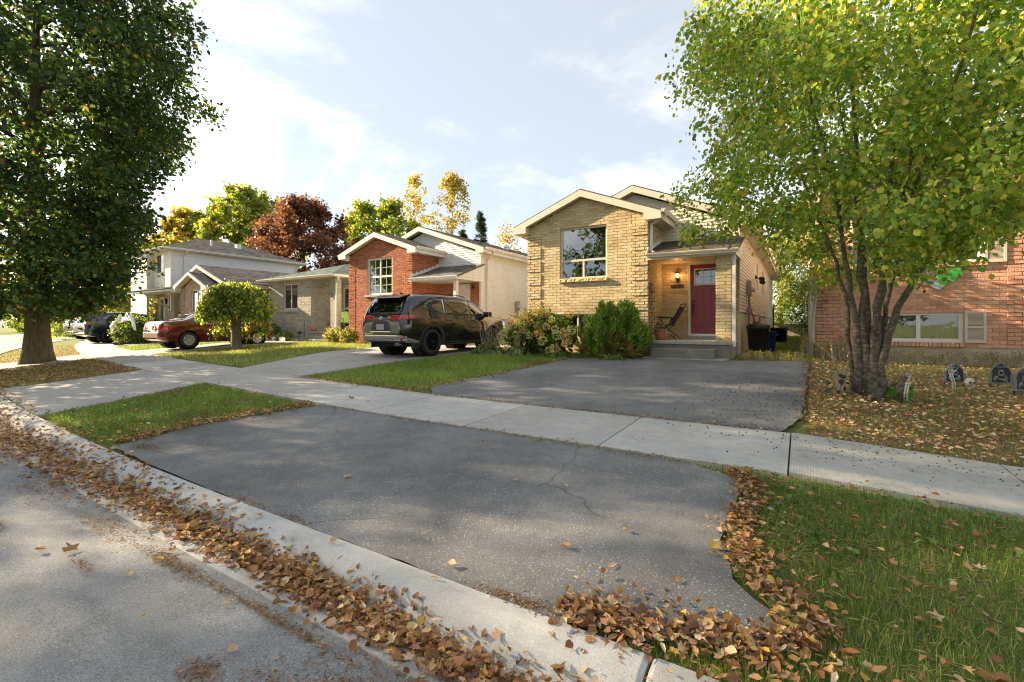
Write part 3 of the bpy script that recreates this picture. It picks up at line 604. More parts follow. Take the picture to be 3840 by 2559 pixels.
# ------------------------------------------------------------------ building kit
brickmat('brick_tan', [(0, (0.54, 0.41, 0.215)), (0.35, (0.64, 0.50, 0.285)), (0.7, (0.70, 0.56, 0.335)), (0.93, (0.61, 0.45, 0.245)), (1, (0.46, 0.33, 0.175))])
brickmat('brick_red', [(0, (0.36, 0.11, 0.052)), (0.35, (0.46, 0.155, 0.075)), (0.7, (0.54, 0.21, 0.105)), (1, (0.32, 0.095, 0.05))], bscale=40)
brickmat('brick_orange', [(0, (0.62, 0.30, 0.18)), (0.4, (0.70, 0.365, 0.23)), (0.75, (0.75, 0.43, 0.285)), (1, (0.57, 0.265, 0.16))], bscale=38)
brickmat('brick_grey', [(0, (0.42, 0.385, 0.32)), (0.4, (0.52, 0.485, 0.42)), (0.8, (0.60, 0.56, 0.49)), (1, (0.36, 0.33, 0.275))])
brickmat('brick_pink', [(0, (0.46, 0.31, 0.215)), (0.5, (0.54, 0.385, 0.28)), (1, (0.60, 0.44, 0.33))])
for k, c in (('tan', (0.50, 0.41, 0.28)), ('red', (0.55, 0.40, 0.30)), ('orange', (0.62, 0.44, 0.31)), ('grey', (0.34, 0.32, 0.28)), ('pink', (0.46, 0.38, 0.31))):
    plain('mortar_' + k, c, 0.95, scale=14, bmp=0.5, bscale=90, ws=True)
shinglemat('shingle_brown', [(0, (0.055, 0.042, 0.034)), (0.5, (0.10, 0.077, 0.062)), (1, (0.15, 0.115, 0.09))])
shinglemat('shingle_grey', [(0, (0.085, 0.078, 0.068)), (0.5, (0.14, 0.128, 0.112)), (1, (0.20, 0.185, 0.16))])
shinglemat('shingle_mauve', [(0, (0.12, 0.095, 0.088)), (0.5, (0.185, 0.15, 0.14)), (1, (0.25, 0.205, 0.19))])
shinglemat('shingle_green', [(0, (0.085, 0.12, 0.11)), (0.5, (0.12, 0.165, 0.15)), (1, (0.16, 0.205, 0.185))])
plain('siding_cream', (0.74, 0.69, 0.60), 0.55, scale=3, var=0.06, ws=True, dirt=(0.45, 0.40, 0.33, 0.25))
plain('siding_beige', (0.66, 0.55, 0.44), 0.55, scale=3, var=0.06, ws=True, dirt=(0.40, 0.32, 0.25, 0.25))
plain('siding_white', (0.74, 0.73, 0.72), 0.5, scale=3, var=0.05, ws=True, dirt=(0.5, 0.46, 0.4, 0.2))
plain('trim_cream', (0.64, 0.57, 0.44), 0.45, scale=4, var=0.06, ws=True, dirt=(0.45, 0.38, 0.27, 0.3))
plain('trim_white', (0.70, 0.68, 0.63), 0.4, scale=4, var=0.05, ws=True, dirt=(0.5, 0.46, 0.4, 0.25))
plain('trim_beige', (0.60, 0.50, 0.40), 0.5, scale=4, var=0.05, ws=True)
plain('soffit', (0.66, 0.54, 0.36), 0.5, scale=4, var=0.06, ws=True)
plain('door_red', (0.22, 0.018, 0.034), 0.32, scale=3, var=0.06, spec=0.5)
plain('door_white', (0.72, 0.70, 0.66), 0.4)
plain('interior', (0.035, 0.033, 0.03), 0.9); plain('curtain', (0.55, 0.52, 0.47), 0.85, scale=8); plain('screen', (0.14, 0.13, 0.115), 0.6)
plain('metal_grey', (0.36, 0.35, 0.33), 0.45, 0.4); plain('black_metal', (0.018, 0.016, 0.015), 0.45, 0.3); plain('black_plastic', (0.02, 0.02, 0.02), 0.45)
plain('plastic_grey', (0.30, 0.29, 0.28), 0.6); plain('pvc', (0.62, 0.58, 0.52), 0.5); plain('steel', (0.55, 0.54, 0.52), 0.35, 0.8)
plain('wood_dark', (0.10, 0.055, 0.03), 0.7, scale=12, var=0.3); plain('wood_fence', (0.30, 0.25, 0.19), 0.85, scale=9, var=0.3)
glassmat('glass', (0.55, 0.58, 0.56), base=0.20); glassmat('glass_car', (0.10, 0.13, 0.15), base=0.12); glassmat('glass_dark', (0.30, 0.32, 0.31), base=0.16)

def span(poly, z):
    xs = []
    for i in range(len(poly)):
        (a, za), (b, zb) = poly[i], poly[(i + 1) % len(poly)]
        if (za > z) != (zb > z): xs.append(a + (b - a) * (z - za) / (zb - za))
    xs.sort(); return list(zip(xs[::2], xs[1::2]))
def cut(iv, holes):
    for h0, h1 in holes:
        out = []
        for a, b in iv:
            if h1 <= a or h0 >= b: out.append((a, b)); continue
            if h0 > a: out.append((a, h0))
            if h1 < b: out.append((h1, b))
        iv = out
    return iv
class Plane:
    """a wall face: origin O, e along it, n outward (house coordinates)"""
    def __init__(s, O, e, n): s.O, s.e, s.n = Vector(O), Vector(e), Vector(n)
    def p(s, u, z, d=0.0): return s.O + s.e * u + Vector((0, 0, z)) + s.n * d
def wall_sheet(name, pl, poly, openings, mat, parent, thick=0.18, front=0.0):
    bm = bmesh.new(); vs = [bm.verts.new((u, 0, z)) for u, z in poly]; bm.faces.new(vs)
    for u0, u1, z0, z1 in openings:
        for ax, v in ((0, u0), (0, u1), (2, z0), (2, z1)):
            co = [0, 0, 0]; no = [0, 0, 0]; co[ax] = v; no[ax] = 1
            bmesh.ops.bisect_plane(bm, geom=bm.verts[:] + bm.edges[:] + bm.faces[:], plane_co=co, plane_no=no)
    kill = [f for f in bm.faces if any(u0 < f.calc_center_median().x < u1 and z0 < f.calc_center_median().z < z1 for u0, u1, z0, z1 in openings)]
    bmesh.ops.delete(bm, geom=kill, context='FACES')
    r = bmesh.ops.extrude_face_region(bm, geom=bm.faces[:]); back = {g for g in r['geom'] if isinstance(g, bmesh.types.BMVert)}
    for v in bm.verts: v.co = pl.p(v.co.x, v.co.z, front - thick if v in back else front)
    bmesh.ops.recalc_face_normals(bm, faces=bm.faces)
    me = bpy.data.meshes.new(name); bm.to_mesh(me); bm.free(); return link(name, me, mat, parent)
def unit_brick(seed):
    r = random.Random(seed); j = lambda a: r.uniform(-a, a)
    vs = [(0, 0, 0), (1, 0, 0), (1, 0, 1), (0, 0, 1)]
    vs += [(0 + abs(j(.006)), 0.72, abs(j(.03))), (1 - abs(j(.006)), 0.72, abs(j(.03))), (1 - abs(j(.006)), 0.72, 1 - abs(j(.03))), (abs(j(.006)), 0.72, 1 - abs(j(.03)))]
    vs += [(0.02 + abs(j(.01)), 1 + j(.04), .07 + j(.03)), (0.98 - abs(j(.01)), 1 + j(.04), .07 + j(.03)), (0.98 + j(.01), 1 + j(.04), .93 + j(.03)), (0.02 + j(.01), 1 + j(.04), .93 + j(.03))]
    vs += [(0.3 + j(.1), 1 + j(.13), 0.5 + j(.2)), (0.7 + j(.1), 1 + j(.13), 0.5 + j(.2))]
    fs = [(0, 1, 5, 4), (1, 2, 6, 5), (2, 3, 7, 6), (3, 0, 4, 7), (4, 5, 9, 8), (5, 6, 10, 9), (6, 7, 11, 10), (7, 4, 8, 11), (8, 9, 13, 12), (9, 10, 13), (10, 11, 12, 13), (11, 8, 12)]
    return np.array(vs, float), fs
UB = [unit_brick(i) for i in range(7)]
class Bricks:
    """running bond for every wall of one house; the nearest 300 become parts, the rest one part"""
    def __init__(s, house, mat, bl, bh): s.h, s.mat, s.bl, s.bh, s.items = house, mat, bl, bh, []
    def wall(s, wobj, pl, poly, openings, proud=None, joint=0.010, base=None, phase=0.0, splits=()):
        z0 = min(z for _, z in poly) if base is None else base; z1 = max(z for _, z in poly); k = 0
        while z0 + k * s.bh < z1 - 0.02:
            za = z0 + k * s.bh; zb = za + s.bh - joint; zm = (za + zb) / 2
            hs = [(o[0], o[1]) for o in openings if o[2] < zm < o[3]]
            for a, b in cut(span(poly, min(zm, z1 - 1e-3)), hs + [(q - 0.002, q + 0.002) for q in splits]):
                u = math.floor(a / s.bl) * s.bl + (0.5 * s.bl if k % 2 else 0) - s.bl + phase
                while u < b:
                    p0, p1 = max(a, u + joint / 2), min(b, u + s.bl - joint / 2)
                    if p1 - p0 > 0.03:
                        pr = 0.013 if proud is None else proud((p0 + p1) / 2, zm)
                        zt = min(zb, z1)
                        s.items.append((wobj, pl, p0, p1, za, zt, pr + rnd.uniform(-.0012, .0012)))
                    u += s.bl
            k += 1
    def row(s, wobj, pl, u0, u1, n, z0, z1, proud, joint=0.008):
        w = (u1 - u0) / n
        for i in range(n): s.items.append((wobj, pl, u0 + i * w, u0 + (i + 1) * w - joint, z0, z1, proud))
    def done(s, maxparts=300):
        wl = Vector()
        def key(it):
            _, pl, p0, p1, za, zb, pr = it; c = pl.p((p0 + p1) / 2, (za + zb) / 2) + wl - cam.location
            return -(p1 - p0) * (zb - za) / max(1, c.length_squared)
        s.items.sort(key=key)
        meshes = []
        for V, F in UB:
            me = bpy.data.meshes.new('brick'); me.from_pydata([tuple(v) for v in V], [], F); me.materials.append(MATS[s.mat]); meshes.append(me)
        AV = []; AF = []; off = 0
        for i, (w, pl, p0, p1, za, zb, pr) in enumerate(s.items):
            o = pl.p(p0, za, -0.004); cx_, cy_, cz_ = pl.e * (p1 - p0), pl.n * (pr + 0.004), Vector((0, 0, zb - za))
            if i < maxparts:
                M = Matrix(((cx_.x, cy_.x, cz_.x, o.x), (cx_.y, cy_.y, cz_.y, o.y), (cx_.z, cy_.z, cz_.z, o.z), (0, 0, 0, 1)))
                inst('brick', meshes[rnd.randrange(7)], w, M)
            else:
                V, F = UB[rnd.randrange(7)]
                Q = np.array(o)[None] + V[:, 0:1] * np.array(cx_)[None] + V[:, 1:2] * np.array(cy_)[None] + V[:, 2:3] * np.array(cz_)[None]
                AV.append(Q); AF += [tuple(j + off for j in f) for f in F]; off += len(V)
        if AV:
            me = bpy.data.meshes.new('brickwork'); me.from_pydata([tuple(v) for v in np.vstack(AV)], [], AF)
            tag(link('brickwork', me, s.mat, s.h), kind='stuff')
def siding(wobj, pl, poly, openings, mat, course=0.102, base=None):
    z0 = min(z for _, z in poly) if base is None else base; z1 = max(z for _, z in poly); k = 0
    while z0 + k * course < z1 - 0.01:
        za = z0 + k * course; zb = min(za + course, z1 - 1e-4); zm = (za + zb) / 2
        hs = [(o[0], o[1]) for o in openings if o[2] < zm < o[3]]
        sa, sb = span(poly, za + 1e-4), span(poly, zb - 1e-4)
        for i, (a, b) in enumerate(cut(span(poly, zm), hs)):
            la, lb, ra, rb = a, a, b, b
            if not hs and len(sa) == 1 and len(sb) == 1: la, ra = sa[0]; lb, rb = sb[0]
            if b - a < 0.03: continue
            m = MB(); ov = 0.004
            q = [(la, za, 0.0), (ra, za, 0.0), (ra, za, 0.016), (la, za, 0.016), (la, za + 0.012, 0.019), (ra, za + 0.012, 0.019), (rb, zb - ov, 0.005), (lb, zb - ov, 0.005), (lb, zb - ov, 0), (rb, zb - ov, 0)]
            m.add([pl.p(*t) for t in q], [(0, 1, 2, 3), (3, 2, 5, 4), (4, 5, 6, 7), (7, 6, 9, 8), (0, 3, 4, 7, 8), (1, 9, 6, 5, 2)])
            m.build('siding_board', mat, wobj)
        k += 1
def shingles(roof, A, U, Vd, poly, mat, nparts=0, course=0.15, tab=0.30, house=None):
    """A origin, U unit along eave, Vd unit up slope; poly in (u,v)"""
    A, U, Vd = Vector(A), Vector(U).normalized(), Vector(Vd).normalized(); N = U.cross(Vd).normalized()
    if N.z < 0: N = -N
    v1 = max(v for _, v in poly); k = 0; M = MB(); cnt = 0; items = []
    while k * course < v1:
        va = k * course - 0.012; vm = k * course + course * 0.5
        for a, b in span(poly, min(max(vm, 1e-3), v1 - 1e-3)):
            u = a - rnd.uniform(0, tab)
            while u < b:
                w = tab * rnd.uniform(0.55, 1.25); u0, u1 = max(a, u), min(b, u + w); u += w
                if u1 - u0 > 0.02: items.append((u0, u1, va, rnd.uniform(0.006, 0.013)))
        k += 1
    cl = cam.location
    if nparts: items.sort(key=lambda t: (A + U * t[0] + Vd * t[2] + Vector((0, 0, 0)) - cl).length)
    for i, (u0, u1, va, th) in enumerate(items):
        q = [A + U * u + Vd * v + N * h for u, v, h in ((u0, va, 0.001), (u1 - .004, va, 0.001), (u1 - .004, va, th), (u0, va, th), (u0, min(va + course * 1.15, v1), 0.002), (u1 - .004, min(va + course * 1.15, v1), 0.002))]
        fs = [(0, 1, 2, 3), (3, 2, 5, 4), (0, 3, 4), (1, 5, 2)]
        if i < nparts: m = MB(); m.add(q, fs); m.build('shingle', mat, roof)
        else: M.add(q, fs)
    if M.v: tag(M.build('shingle_field', mat, roof), kind='stuff')
def roof_plane(house, corners, mat, fas, nparts=0, thick=0.05, tab=0.30, course=0.15, name='roof'):
    """corners: eave0, eave1, then the upper corners (any polygon in one plane)"""
    C = [Vector(c) for c in corners]; U = (C[1] - C[0]).normalized(); N = (C[1] - C[0]).cross(C[2] - C[1]).normalized()
    if N.z < 0: N = -N
    Vd = N.cross(U).normalized()
    if Vd.z < 0: Vd = -Vd
    n = len(C); m = MB(); m.add([c + N * 0.0 for c in C] + [c - N * thick for c in C], [tuple(range(n)), tuple(range(n, 2 * n))[::-1]] + [(i, (i + 1) % n, n + (i + 1) % n, n + i) for i in range(n)])
    r = m.build(name, mat, house)
    shingles(r, C[0], U, Vd, [((c - C[0]).dot(U), (c - C[0]).dot(Vd)) for c in C], mat, nparts, course, tab, house)
    return r
def gutter(house, a, b, out, mat, name='gutter'):
    """K-style trough from a to b; out = horizontal unit pointing away from the house"""
    a, b, o = Vector(a), Vector(b), Vector(out); pr = [(0, 0), (0.075, 0.0), (0.085, 0.03), (0.10, 0.055), (0.112, 0.085), (0.112, 0.105), (0.102, 0.105), (0.10, 0.09), (0.0, 0.09)]
    m = MB(); n = len(pr); m.add([e + o * d + Vector((0, 0, z - 0.1)) for e in (a, b) for d, z in pr], [tuple(range(n)), tuple(range(n, 2 * n))[::-1]] + [(i, n + i, n + (i + 1) % n, (i + 1) % n) for i in range(n)])
    return m.build(name, mat, house)
def downspout(house, pts, mat, w=0.075, name='downspout'):
    m = MB(); pts = [Vector(p) for p in pts]
    for p, q in zip(pts[:-1], pts[1:]):
        d = (q - p).normalized(); m.bar(p - d * 0.02, q + d * 0.02, w, w * 0.75, (0, 1, 0) if abs(d.z) > 0.5 else (0, 0, 1))
    return m.build(name, mat, house, bevel=0.008)
def window(house, pl, u0, u1, z0, z1, mat, grid=None, fw=0.055, rec=0.06, glass='glass', deep=0.5, curtain=None, rows=None):
    """rows: list of (zlo, zhi, columns, muntins(x,y)); frame, panes and a dark room behind"""
    d0, d1 = -rec - 0.05, -rec + 0.012; m = MB()
    def bx(a, b, c, d, lo=d0, hi=d1): 
        P = [pl.p(u, z, q) for u, z, q in ((a, c, lo), (b, c, lo), (b, c, hi), (a, c, hi), (a, d, lo), (b, d, lo), (b, d, hi), (a, d, hi))]
        m.add(P, [(0, 3, 2, 1), (4, 5, 6, 7), (0, 1, 5, 4), (1, 2, 6, 5), (2, 3, 7, 6), (3, 0, 4, 7)])
    bx(u0, u1, z0, z0 + fw); bx(u0, u1, z1 - fw, z1); bx(u0, u0 + fw, z0 + fw, z1 - fw); bx(u1 - fw, u1, z0 + fw, z1 - fw)
    rows = rows or [(z0, z1, 1, (0, 0))]; panes = []
    for ri, (a, b, nc, mun) in enumerate(rows):
        if ri: bx(u0 + fw, u1 - fw, a - fw * 0.55, a + fw * 0.55, d0 + .005, d1 - .008)
        w = (u1 - u0 - 2 * fw) / nc
        for c in range(nc):
            x0, x1 = u0 + fw + c * w, u0 + fw + (c + 1) * w
            if c: bx(x0 - fw * 0.5, x0 + fw * 0.5, a + fw * 0.5, b - fw * 0.5, d0 + .008, d1 - .004)
            ya, yb = (a + fw if ri == 0 else a + fw * .5), (b - fw if ri == len(rows) - 1 else b - fw * .5)
            for i in range(1, mun[0] + 1): xx = x0 + (x1 - x0) * i / (mun[0] + 1); bx(xx - .009, xx + .009, ya, yb, d0 + .02, d1 - .02)
            for i in range(1, mun[1] + 1): yy = ya + (yb - ya) * i / (mun[1] + 1); bx(x0, x1, yy - .009, yy + .009, d0 + .021, d1 - .021)
            panes.append((x0, x1, ya, yb))
    f = m.build('window', mat, house, bevel=0.004)
    for x0, x1, ya, yb in panes:
        q = MB(); dd = d0 + 0.026; q.add([pl.p(x0, ya, dd), pl.p(x1, ya, dd), pl.p(x1, yb, dd), pl.p(x0, yb, dd)], [(0, 1, 2, 3)]); q.build('pane', glass, f)
    q = MB(); a, b, c, d = u0 + .01, u1 - .01, z0 + .01, z1 - .01; lo = -rec - deep; hi = d0 + .004
    P = [pl.p(u, z, t) for t in (lo, hi) for u, z in ((a, c), (b, c), (b, d), (a, d))]
    q.add(P, [(0, 1, 2, 3), (0, 1, 5, 4), (1, 2, 6, 5), (2, 3, 7, 6), (3, 0, 4, 7)]); q.build('interior', 'interior', f)
    if curtain:
        for (a, b, c, d) in curtain:
            q = MB(); q.grid(lambda s_, t_: pl.p(a + (b - a) * s_, c + (d - c) * t_, -rec - 0.13 + 0.018 * math.sin(s_ * (b - a) * 55)), max(4, int((b - a) * 60)), 2); q.build('curtain', 'curtain', f)
    return f
def gable(house, x0, x1, xr, zr, ze, yf, yb, mat, trim, p=0.22, side=0.42, fh=0.19, nparts=0, drop=0.0, course=0.15):
    """gable roof: ridge at x=xr height zr, eaves height ze at x0-side / x1+side, front face y=yf, runs to yb"""
    k = (zr - ze) / max(xr - (x0 - side), (x1 + side) - xr)
    y0 = yf - p; XL, XR = x0 - side, x1 + side; zl, zrr = zr - k * (xr - XL), zr - k * (XR - xr)
    r = roof_plane(house, [(XL, yb, zl), (XL, y0, zl), (xr, y0, zr), (xr, yb, zr)], mat, trim, nparts, course=course)
    r2 = roof_plane(house, [(XR, y0, zrr), (XR, yb, zrr), (xr, yb, zr), (xr, y0, zr)], mat, trim, nparts, course=course)
    f = MB(); t = 0.024
    for (xa, za, xb) in ((XL, zl, xr), (XR, zrr, xr)):
        s = 1 if xb > xa else -1
        poly = [(xa, za - 0.035), (xb, zr - 0.035), (xb, zr - 0.035 - fh * 1.04), (xa + s * fh * 0.0, za - 0.035 - fh)]
        # boxed return at the eave end
        f.prism(poly, y0 - t, y0, lambda u, v, d: (u, d, v))
        xe = xa + s * (side + 0.06); ztop = za - 0.035 - fh + k * (side + 0.06)
        f.prism([(xa, za - 0.035 - fh), (xe, ztop), (xe, za - 0.05 - fh), (xa, za - 0.05 - fh)], y0 - t - 0.002, y0 + p * 0.98, lambda u, v, d: (u, d, v))
    f.build('fascia', trim, house)
    sf = MB()
    for (xa, za, xw) in ((XL, zl, x0), (XR, zrr, x1)):
        s = 1 if xw > xa else -1
        a, b = sorted((xa + s * 0.004, xw)); sf.box((a, y0 + p * 0.99, za - 0.05 - fh), (b, yb, za - 0.03 - fh))
        a, b = sorted((xa - s * 0.0, xa + s * 0.022)); sf.box((a, y0 + 0.003, za - 0.052 - fh), (b, yb, za - 0.03))
    sf.build('soffit', trim, house)
    ru = MB()   # rake soffit
    for (xa, za) in ((XL, zl), (XR, zrr)): ru.add([(xa, y0, za - 0.06 - fh * .75), (xr, y0, zr - 0.06 - fh * .75), (xr, yf + 0.01, zr - 0.06 - fh * .75), (xa, yf + 0.01, za - 0.06 - fh * .75)], [(0, 1, 2, 3)])
    ru.build('rake_soffit', 'soffit', house)
    return k, zl, zrr
def step_flash(house, x, out, y0, z0, y1, z1, n, mat='siding_white'):
    """white stepped flashing where a lean-to roof meets a brick side wall at x"""
    pts = []; dy, dz = (y1 - y0) / n, (z1 - z0) / n
    up = []
    for i in range(n): up += [(y0 + dy * i, z0 + dz * i + 0.10), (y0 + dy * (i + 0.55), z0 + dz * i + 0.10 + dz * 1.5)]
    poly = [(y0, z0 - 0.02), (y1, z1 - 0.02), (y1, z1 + 0.16)] + up[::-1]
    m = MB(); m.prism(poly, x + out * 0.014, x + out * 0.026, lambda u, v, d: (d, u, v)); return m.build('flashing', mat, house)

# ------------------------------------------------------------------ the tan brick house
EX, EY = (1, 0, 0), (0, 1, 0); FR, RT, LF = (0, -1, 0), (1, 0, 0), (-1, 0, 0)
def front(x, y): return Plane((x, y, 0), EX, FR)
def rside(x, y): return Plane((x, y, 0), EY, RT)
def lside(x, y): return Plane((x, y, 0), EY, LF)
def text(s, loc, size, rot, mat, parent, ext=0.004, name='house_number', squeeze=1):
    c = bpy.data.curves.new(name, 'FONT'); c.body = s; c.size = size; c.extrude = ext; c.align_x = 'CENTER'; c.align_y = 'CENTER'
    t_ = bpy.data.objects.new('tmp', c); me = bpy.data.meshes.new_from_object(t_); bpy.data.objects.remove(t_); bpy.data.curves.remove(c)
    o = bpy.data.objects.new(name, me); COL.objects.link(o); me.materials.clear(); me.materials.append(MATS[mat]); o.parent = parent
    if parent.name in WROOT: o.matrix_parent_inverse = WROOT[parent.name]
    o.location = loc; o.rotation_euler = rot; o.scale.x = squeeze; return o

th = root('tan_brick_house', (-4.5, 13.23, 0.53), 'tan brick house with dark red front door and large picture window', 'house')
BH = 0.0865
bk = Bricks(th, 'brick_tan', 0.265, BH)
XL, XR_, YF, YR, XE = -7.59, -3.66, 13.23, 14.75, -1.48
pl = front(XL, YF); W = XR_ - XL
op = [(1.166, 2.715, 2.835, 4.435), (1.11, 2.4, 0.98, 1.765)]
gpoly = [(0, 0.3), (W, 0.3), (W, 4.54), (W / 2 + 0.0, 5.31), (0, 4.54)]
w1 = wall_sheet('front_wall', pl, gpoly, op, 'mortar_tan', th)
def qz(z, base): k = (z - base) / BH; return 0.2 < (k % 5) / 1 < 4.0
def pr_tan(u, z):
    if z < 4.33 and ((u < 0.50) or (u > W - 0.46)):
        k = math.floor((z - 1.833) / BH + 1e-3) % 5
        return 0.040 if k < 4 else 0.013
    return 0.013
bk.wall(w1, pl, gpoly, op, pr_tan, splits=(0.50, W - 0.46), base=0.3 + 0.0 + ((1.833 - 0.3) % BH))
sl = front(XL, YF); bk.row(w1, Plane((XL, YF, 0), EX, FR), 1.13, 2.745, 17, 2.735, 2.832, 0.10)
pr_ = rside(XR_, YF); poly_s = [(0, 0.99), (1.52, 0.99), (1.52, 4.42), (0, 4.42)]
w2 = wall_sheet('side_wall', pr_, poly_s, [], 'mortar_tan', th); bk.wall(w2, pr_, poly_s, [], lambda u, z: 0.013, base=0.3 + ((1.833 - 0.3) % BH) + BH * math.ceil((0.99 - 0.3) / BH))
pe = front(XR_, YR); pw = XE - XR_; oe = [(0.80, 1.86, 1.0, 3.30)]
poly_e = [(0, 0.99), (pw, 0.99), (pw, 3.36), (0, 3.36)]
w3 = wall_sheet('entry_wall', pe, poly_e, oe, 'mortar_tan', th); bk.wall(w3, pe, poly_e, oe, lambda u, z: 0.013)
pl_l = lside(XL, YF); poly_l = [(0, 0.3), (6, 0.3), (6, 4.40), (0, 4.40)]
w4 = wall_sheet('side_wall', pl_l, poly_l, [], 'mortar_tan', th)
# porch pier of brick
for nm, pp, ww in (('pier', front(-1.85, 13.10), 0.345), ('pier_side', rside(-1.505, 13.10), 0.33), ('pier_side', lside(-1.85, 13.10), 0.33)):
    po = [(0, 0.99), (ww, 0.99), (ww, 3.26), (0, 3.26)]; ws_ = wall_sheet('pier', pp, po, [], 'mortar_tan', th, thick=0.04); bk.wall(ws_, pp, po, [], lambda u, z: 0.013, phase=0.09)
bk.done()
# gable roofs
k1, zl1, zr1 = gable(th, XL, XR_, -5.64, 5.53, 4.60, YF, 16.2, 'shingle_brown', 'trim_cream', p=0.23, side=0.42, nparts=60)
# rear block: siding gable and long side wall
pg = front(XL, YR); gw = XE - XL; rx = (XE - XL) / 2
rg = [(0, 3.4), (gw, 3.4), (gw, 4.36), (rx, 5.62), (0, 4.36)]
w5 = wall_sheet('gable_wall', pg, rg, [], 'siding_cream', th, thick=0.1); siding(w5, pg, [(XR_ - XL - 0.0, 3.95), (gw, 3.95), (gw, 4.36), (rx, 5.62), (XR_ - XL - 0.02, 5.2)], [], 'siding_cream', 0.104)
k2, zl2, zr2 = gable(th, XL, XE, (XL + XE) / 2 + 0.03, 5.85, 4.44, YR, 34.3, 'shingle_brown', 'trim_cream', p=0.28, side=0.40, course=0.3)
ps = rside(XE, YR); SL = 19.2
so = [(6.2, 7.1, 2.75, 3.95), (9.4, 10.6, 2.75, 3.95)]
sp = [(0, 1.80), (SL, 1.80), (SL, 4.36), (0, 4.36)]
w6 = wall_sheet('side_wall', ps, sp, so, 'siding_beige', th, thick=0.1); siding(w6, ps, sp, so, 'siding_beige', 0.104)
for o_ in so: window(th, ps, *o_, 'trim_white', fw=0.06, rec=0.0)
c_ = MB(); c_.box((XE + .0, YR - 0.035, 1.78), (XE + 0.03, YR + 0.06, 4.38)); c_.build('corner_trim', 'siding_beige', th)
fo = wall_sheet('foundation', ps, [(-0.0, 0.3), (SL, 0.3), (SL, 1.80), (0, 1.80)], [], 'parging', th, thick=0.2, front=-0.012)
wall_sheet('foundation', front(-1.62, YR + 0.0), [(0, 0.3), (0.13, 0.3), (0.13, 0.985), (0, 0.985)], [], 'parging', th, thick=0.1, front=-0.005)
# window, basement window
window(th, pl, *op[0], 'trim_cream', fw=0.06, rec=0.07, rows=[(2.835, 3.41, 2, (0, 0)), (3.41, 4.435, 1, (0, 0))], curtain=[(1.23, 1.33, 2.9, 4.37)], deep=1.2)
window(th, pl, *op[1], 'trim_cream', fw=0.05, rec=0.06, rows=[(0.98, 1.765, 2, (0, 0))], curtain=[(1.7, 2.35, 1.0, 1.7)])
# porch: slab, riser, step, lean-to roof, soffit boards
m = MB(); m.box((-3.66, 12.95, 0.905), (-1.488, YR - 0.01, 0.995)); m.build('porch_slab', 'concrete_porch', th, bevel=0.008)
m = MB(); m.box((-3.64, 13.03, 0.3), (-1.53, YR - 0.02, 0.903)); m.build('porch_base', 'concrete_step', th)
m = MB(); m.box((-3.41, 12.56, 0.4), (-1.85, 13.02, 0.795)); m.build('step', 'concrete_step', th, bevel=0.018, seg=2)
roof_plane(th, [(-3.63, 12.93, 3.385), (-1.30, 12.93, 3.385), (-1.30, YR + 0.0, 4.0), (-3.63, YR + 0.0, 4.0)], 'shingle_brown', 'trim_cream', nparts=170, name='porch_roof', tab=0.26, course=0.13)
m = MB(); m.box((-3.63, 12.94, 3.22), (-1.40, 12.965, 3.36)); m.box((-1.42, 12.966, 3.255), (-1.395, YR, 3.40)); m.build('fascia', 'trim_cream', th)
m = MB(); m.prism([(12.94, 3.36), (YR, 3.36), (YR, 3.96)], -1.415, -1.39, lambda u, v, d: (d, u, v)); m.build('roof_end', 'siding_cream', th)
y_ = 12.97; xk = -3.62
pc = MB(); pc.box((-3.63, 12.967, 3.30), (-1.42, YR - 0.02, 3.32)); pcl = pc.build('porch_ceiling', 'soffit', th)
while xk < -1.5:
    m = MB(); m.box((xk + .004, 12.968, 3.288), (xk + 0.096, YR - 0.03, 3.299)); m.build('ceiling_board', 'soffit', pcl); xk += 0.1
gutter(th, (-3.60, 12.94, 3.385), (-1.30, 12.94, 3.36), FR, 'trim_cream')
gutter(th, (-3.24, 12.99, 4.625), (-3.24, YR - 0.05, 4.625), RT, 'trim_cream'); gutter(th, (-8.01, 12.99, 4.60), (-8.01, 20, 4.60), LF, 'trim_cream')
gutter(th, (-1.08, 14.5, 4.43), (-1.08, 34, 4.43), RT, 'trim_cream')
downspout(th, [(-3.20, 13.30, 4.53), (-3.22, 13.30, 4.44), (-3.58, 13.30, 4.28), (-3.59, 13.30, 3.55), (-3.55, 13.22, 3.49), (-3.47, 13.12, 3.44)], 'trim_white')
downspout(th, [(-1.40, 13.02, 3.30), (-1.415, 13.05, 3.2), (-1.42, 13.06, 0.88)], 'trim_white')
downspout(th, [(-8.06, 13.5, 4.5), (-7.95, 13.5, 4.36), (-7.68, 13.5, 4.24), (-7.66, 13.5, 1.0)], 'trim_cream')
step_flash(th, XR_, 1, 13.05, 3.40, YR - 0.02, 3.98, 7)
# door with its window, panels, handle set
dz0, dz1, dx0, dx1 = 1.15, 3.22, -2.79, -1.87
df = MB()
for a, b in (((dx0 - 0.085, YR - 0.05, 1.0), (dx0 - 0.008, YR + 0.05, 3.30)), ((dx1 + 0.008, YR - 0.05, 1.0), (dx1 + 0.07, YR + 0.05, 3.30)), ((dx0 - 0.007, YR - 0.05, 3.225), (dx1 + 0.007, YR + 0.05, 3.30))): df.box(a, b)
df.build('door_frame', 'trim_cream', th, bevel=0.006)
m = MB(); m.box((dx0 - 0.09, YR - 0.09, 0.998), (dx1 + 0.07, YR + 0.02, 1.09)); m.build('threshold', 'plastic_grey', th)
m = MB(); m.box((dx0 - 0.005, YR - 0.055, 1.09), (dx1, YR + 0.02, 1.145)); m.build('door_sill', 'steel', th)
dd = MB(); dd.box((dx0, YR + 0.0, dz0), (dx1, YR + 0.04, dz1)); door = dd.build('door', 'door_red', th)
dm = MB()
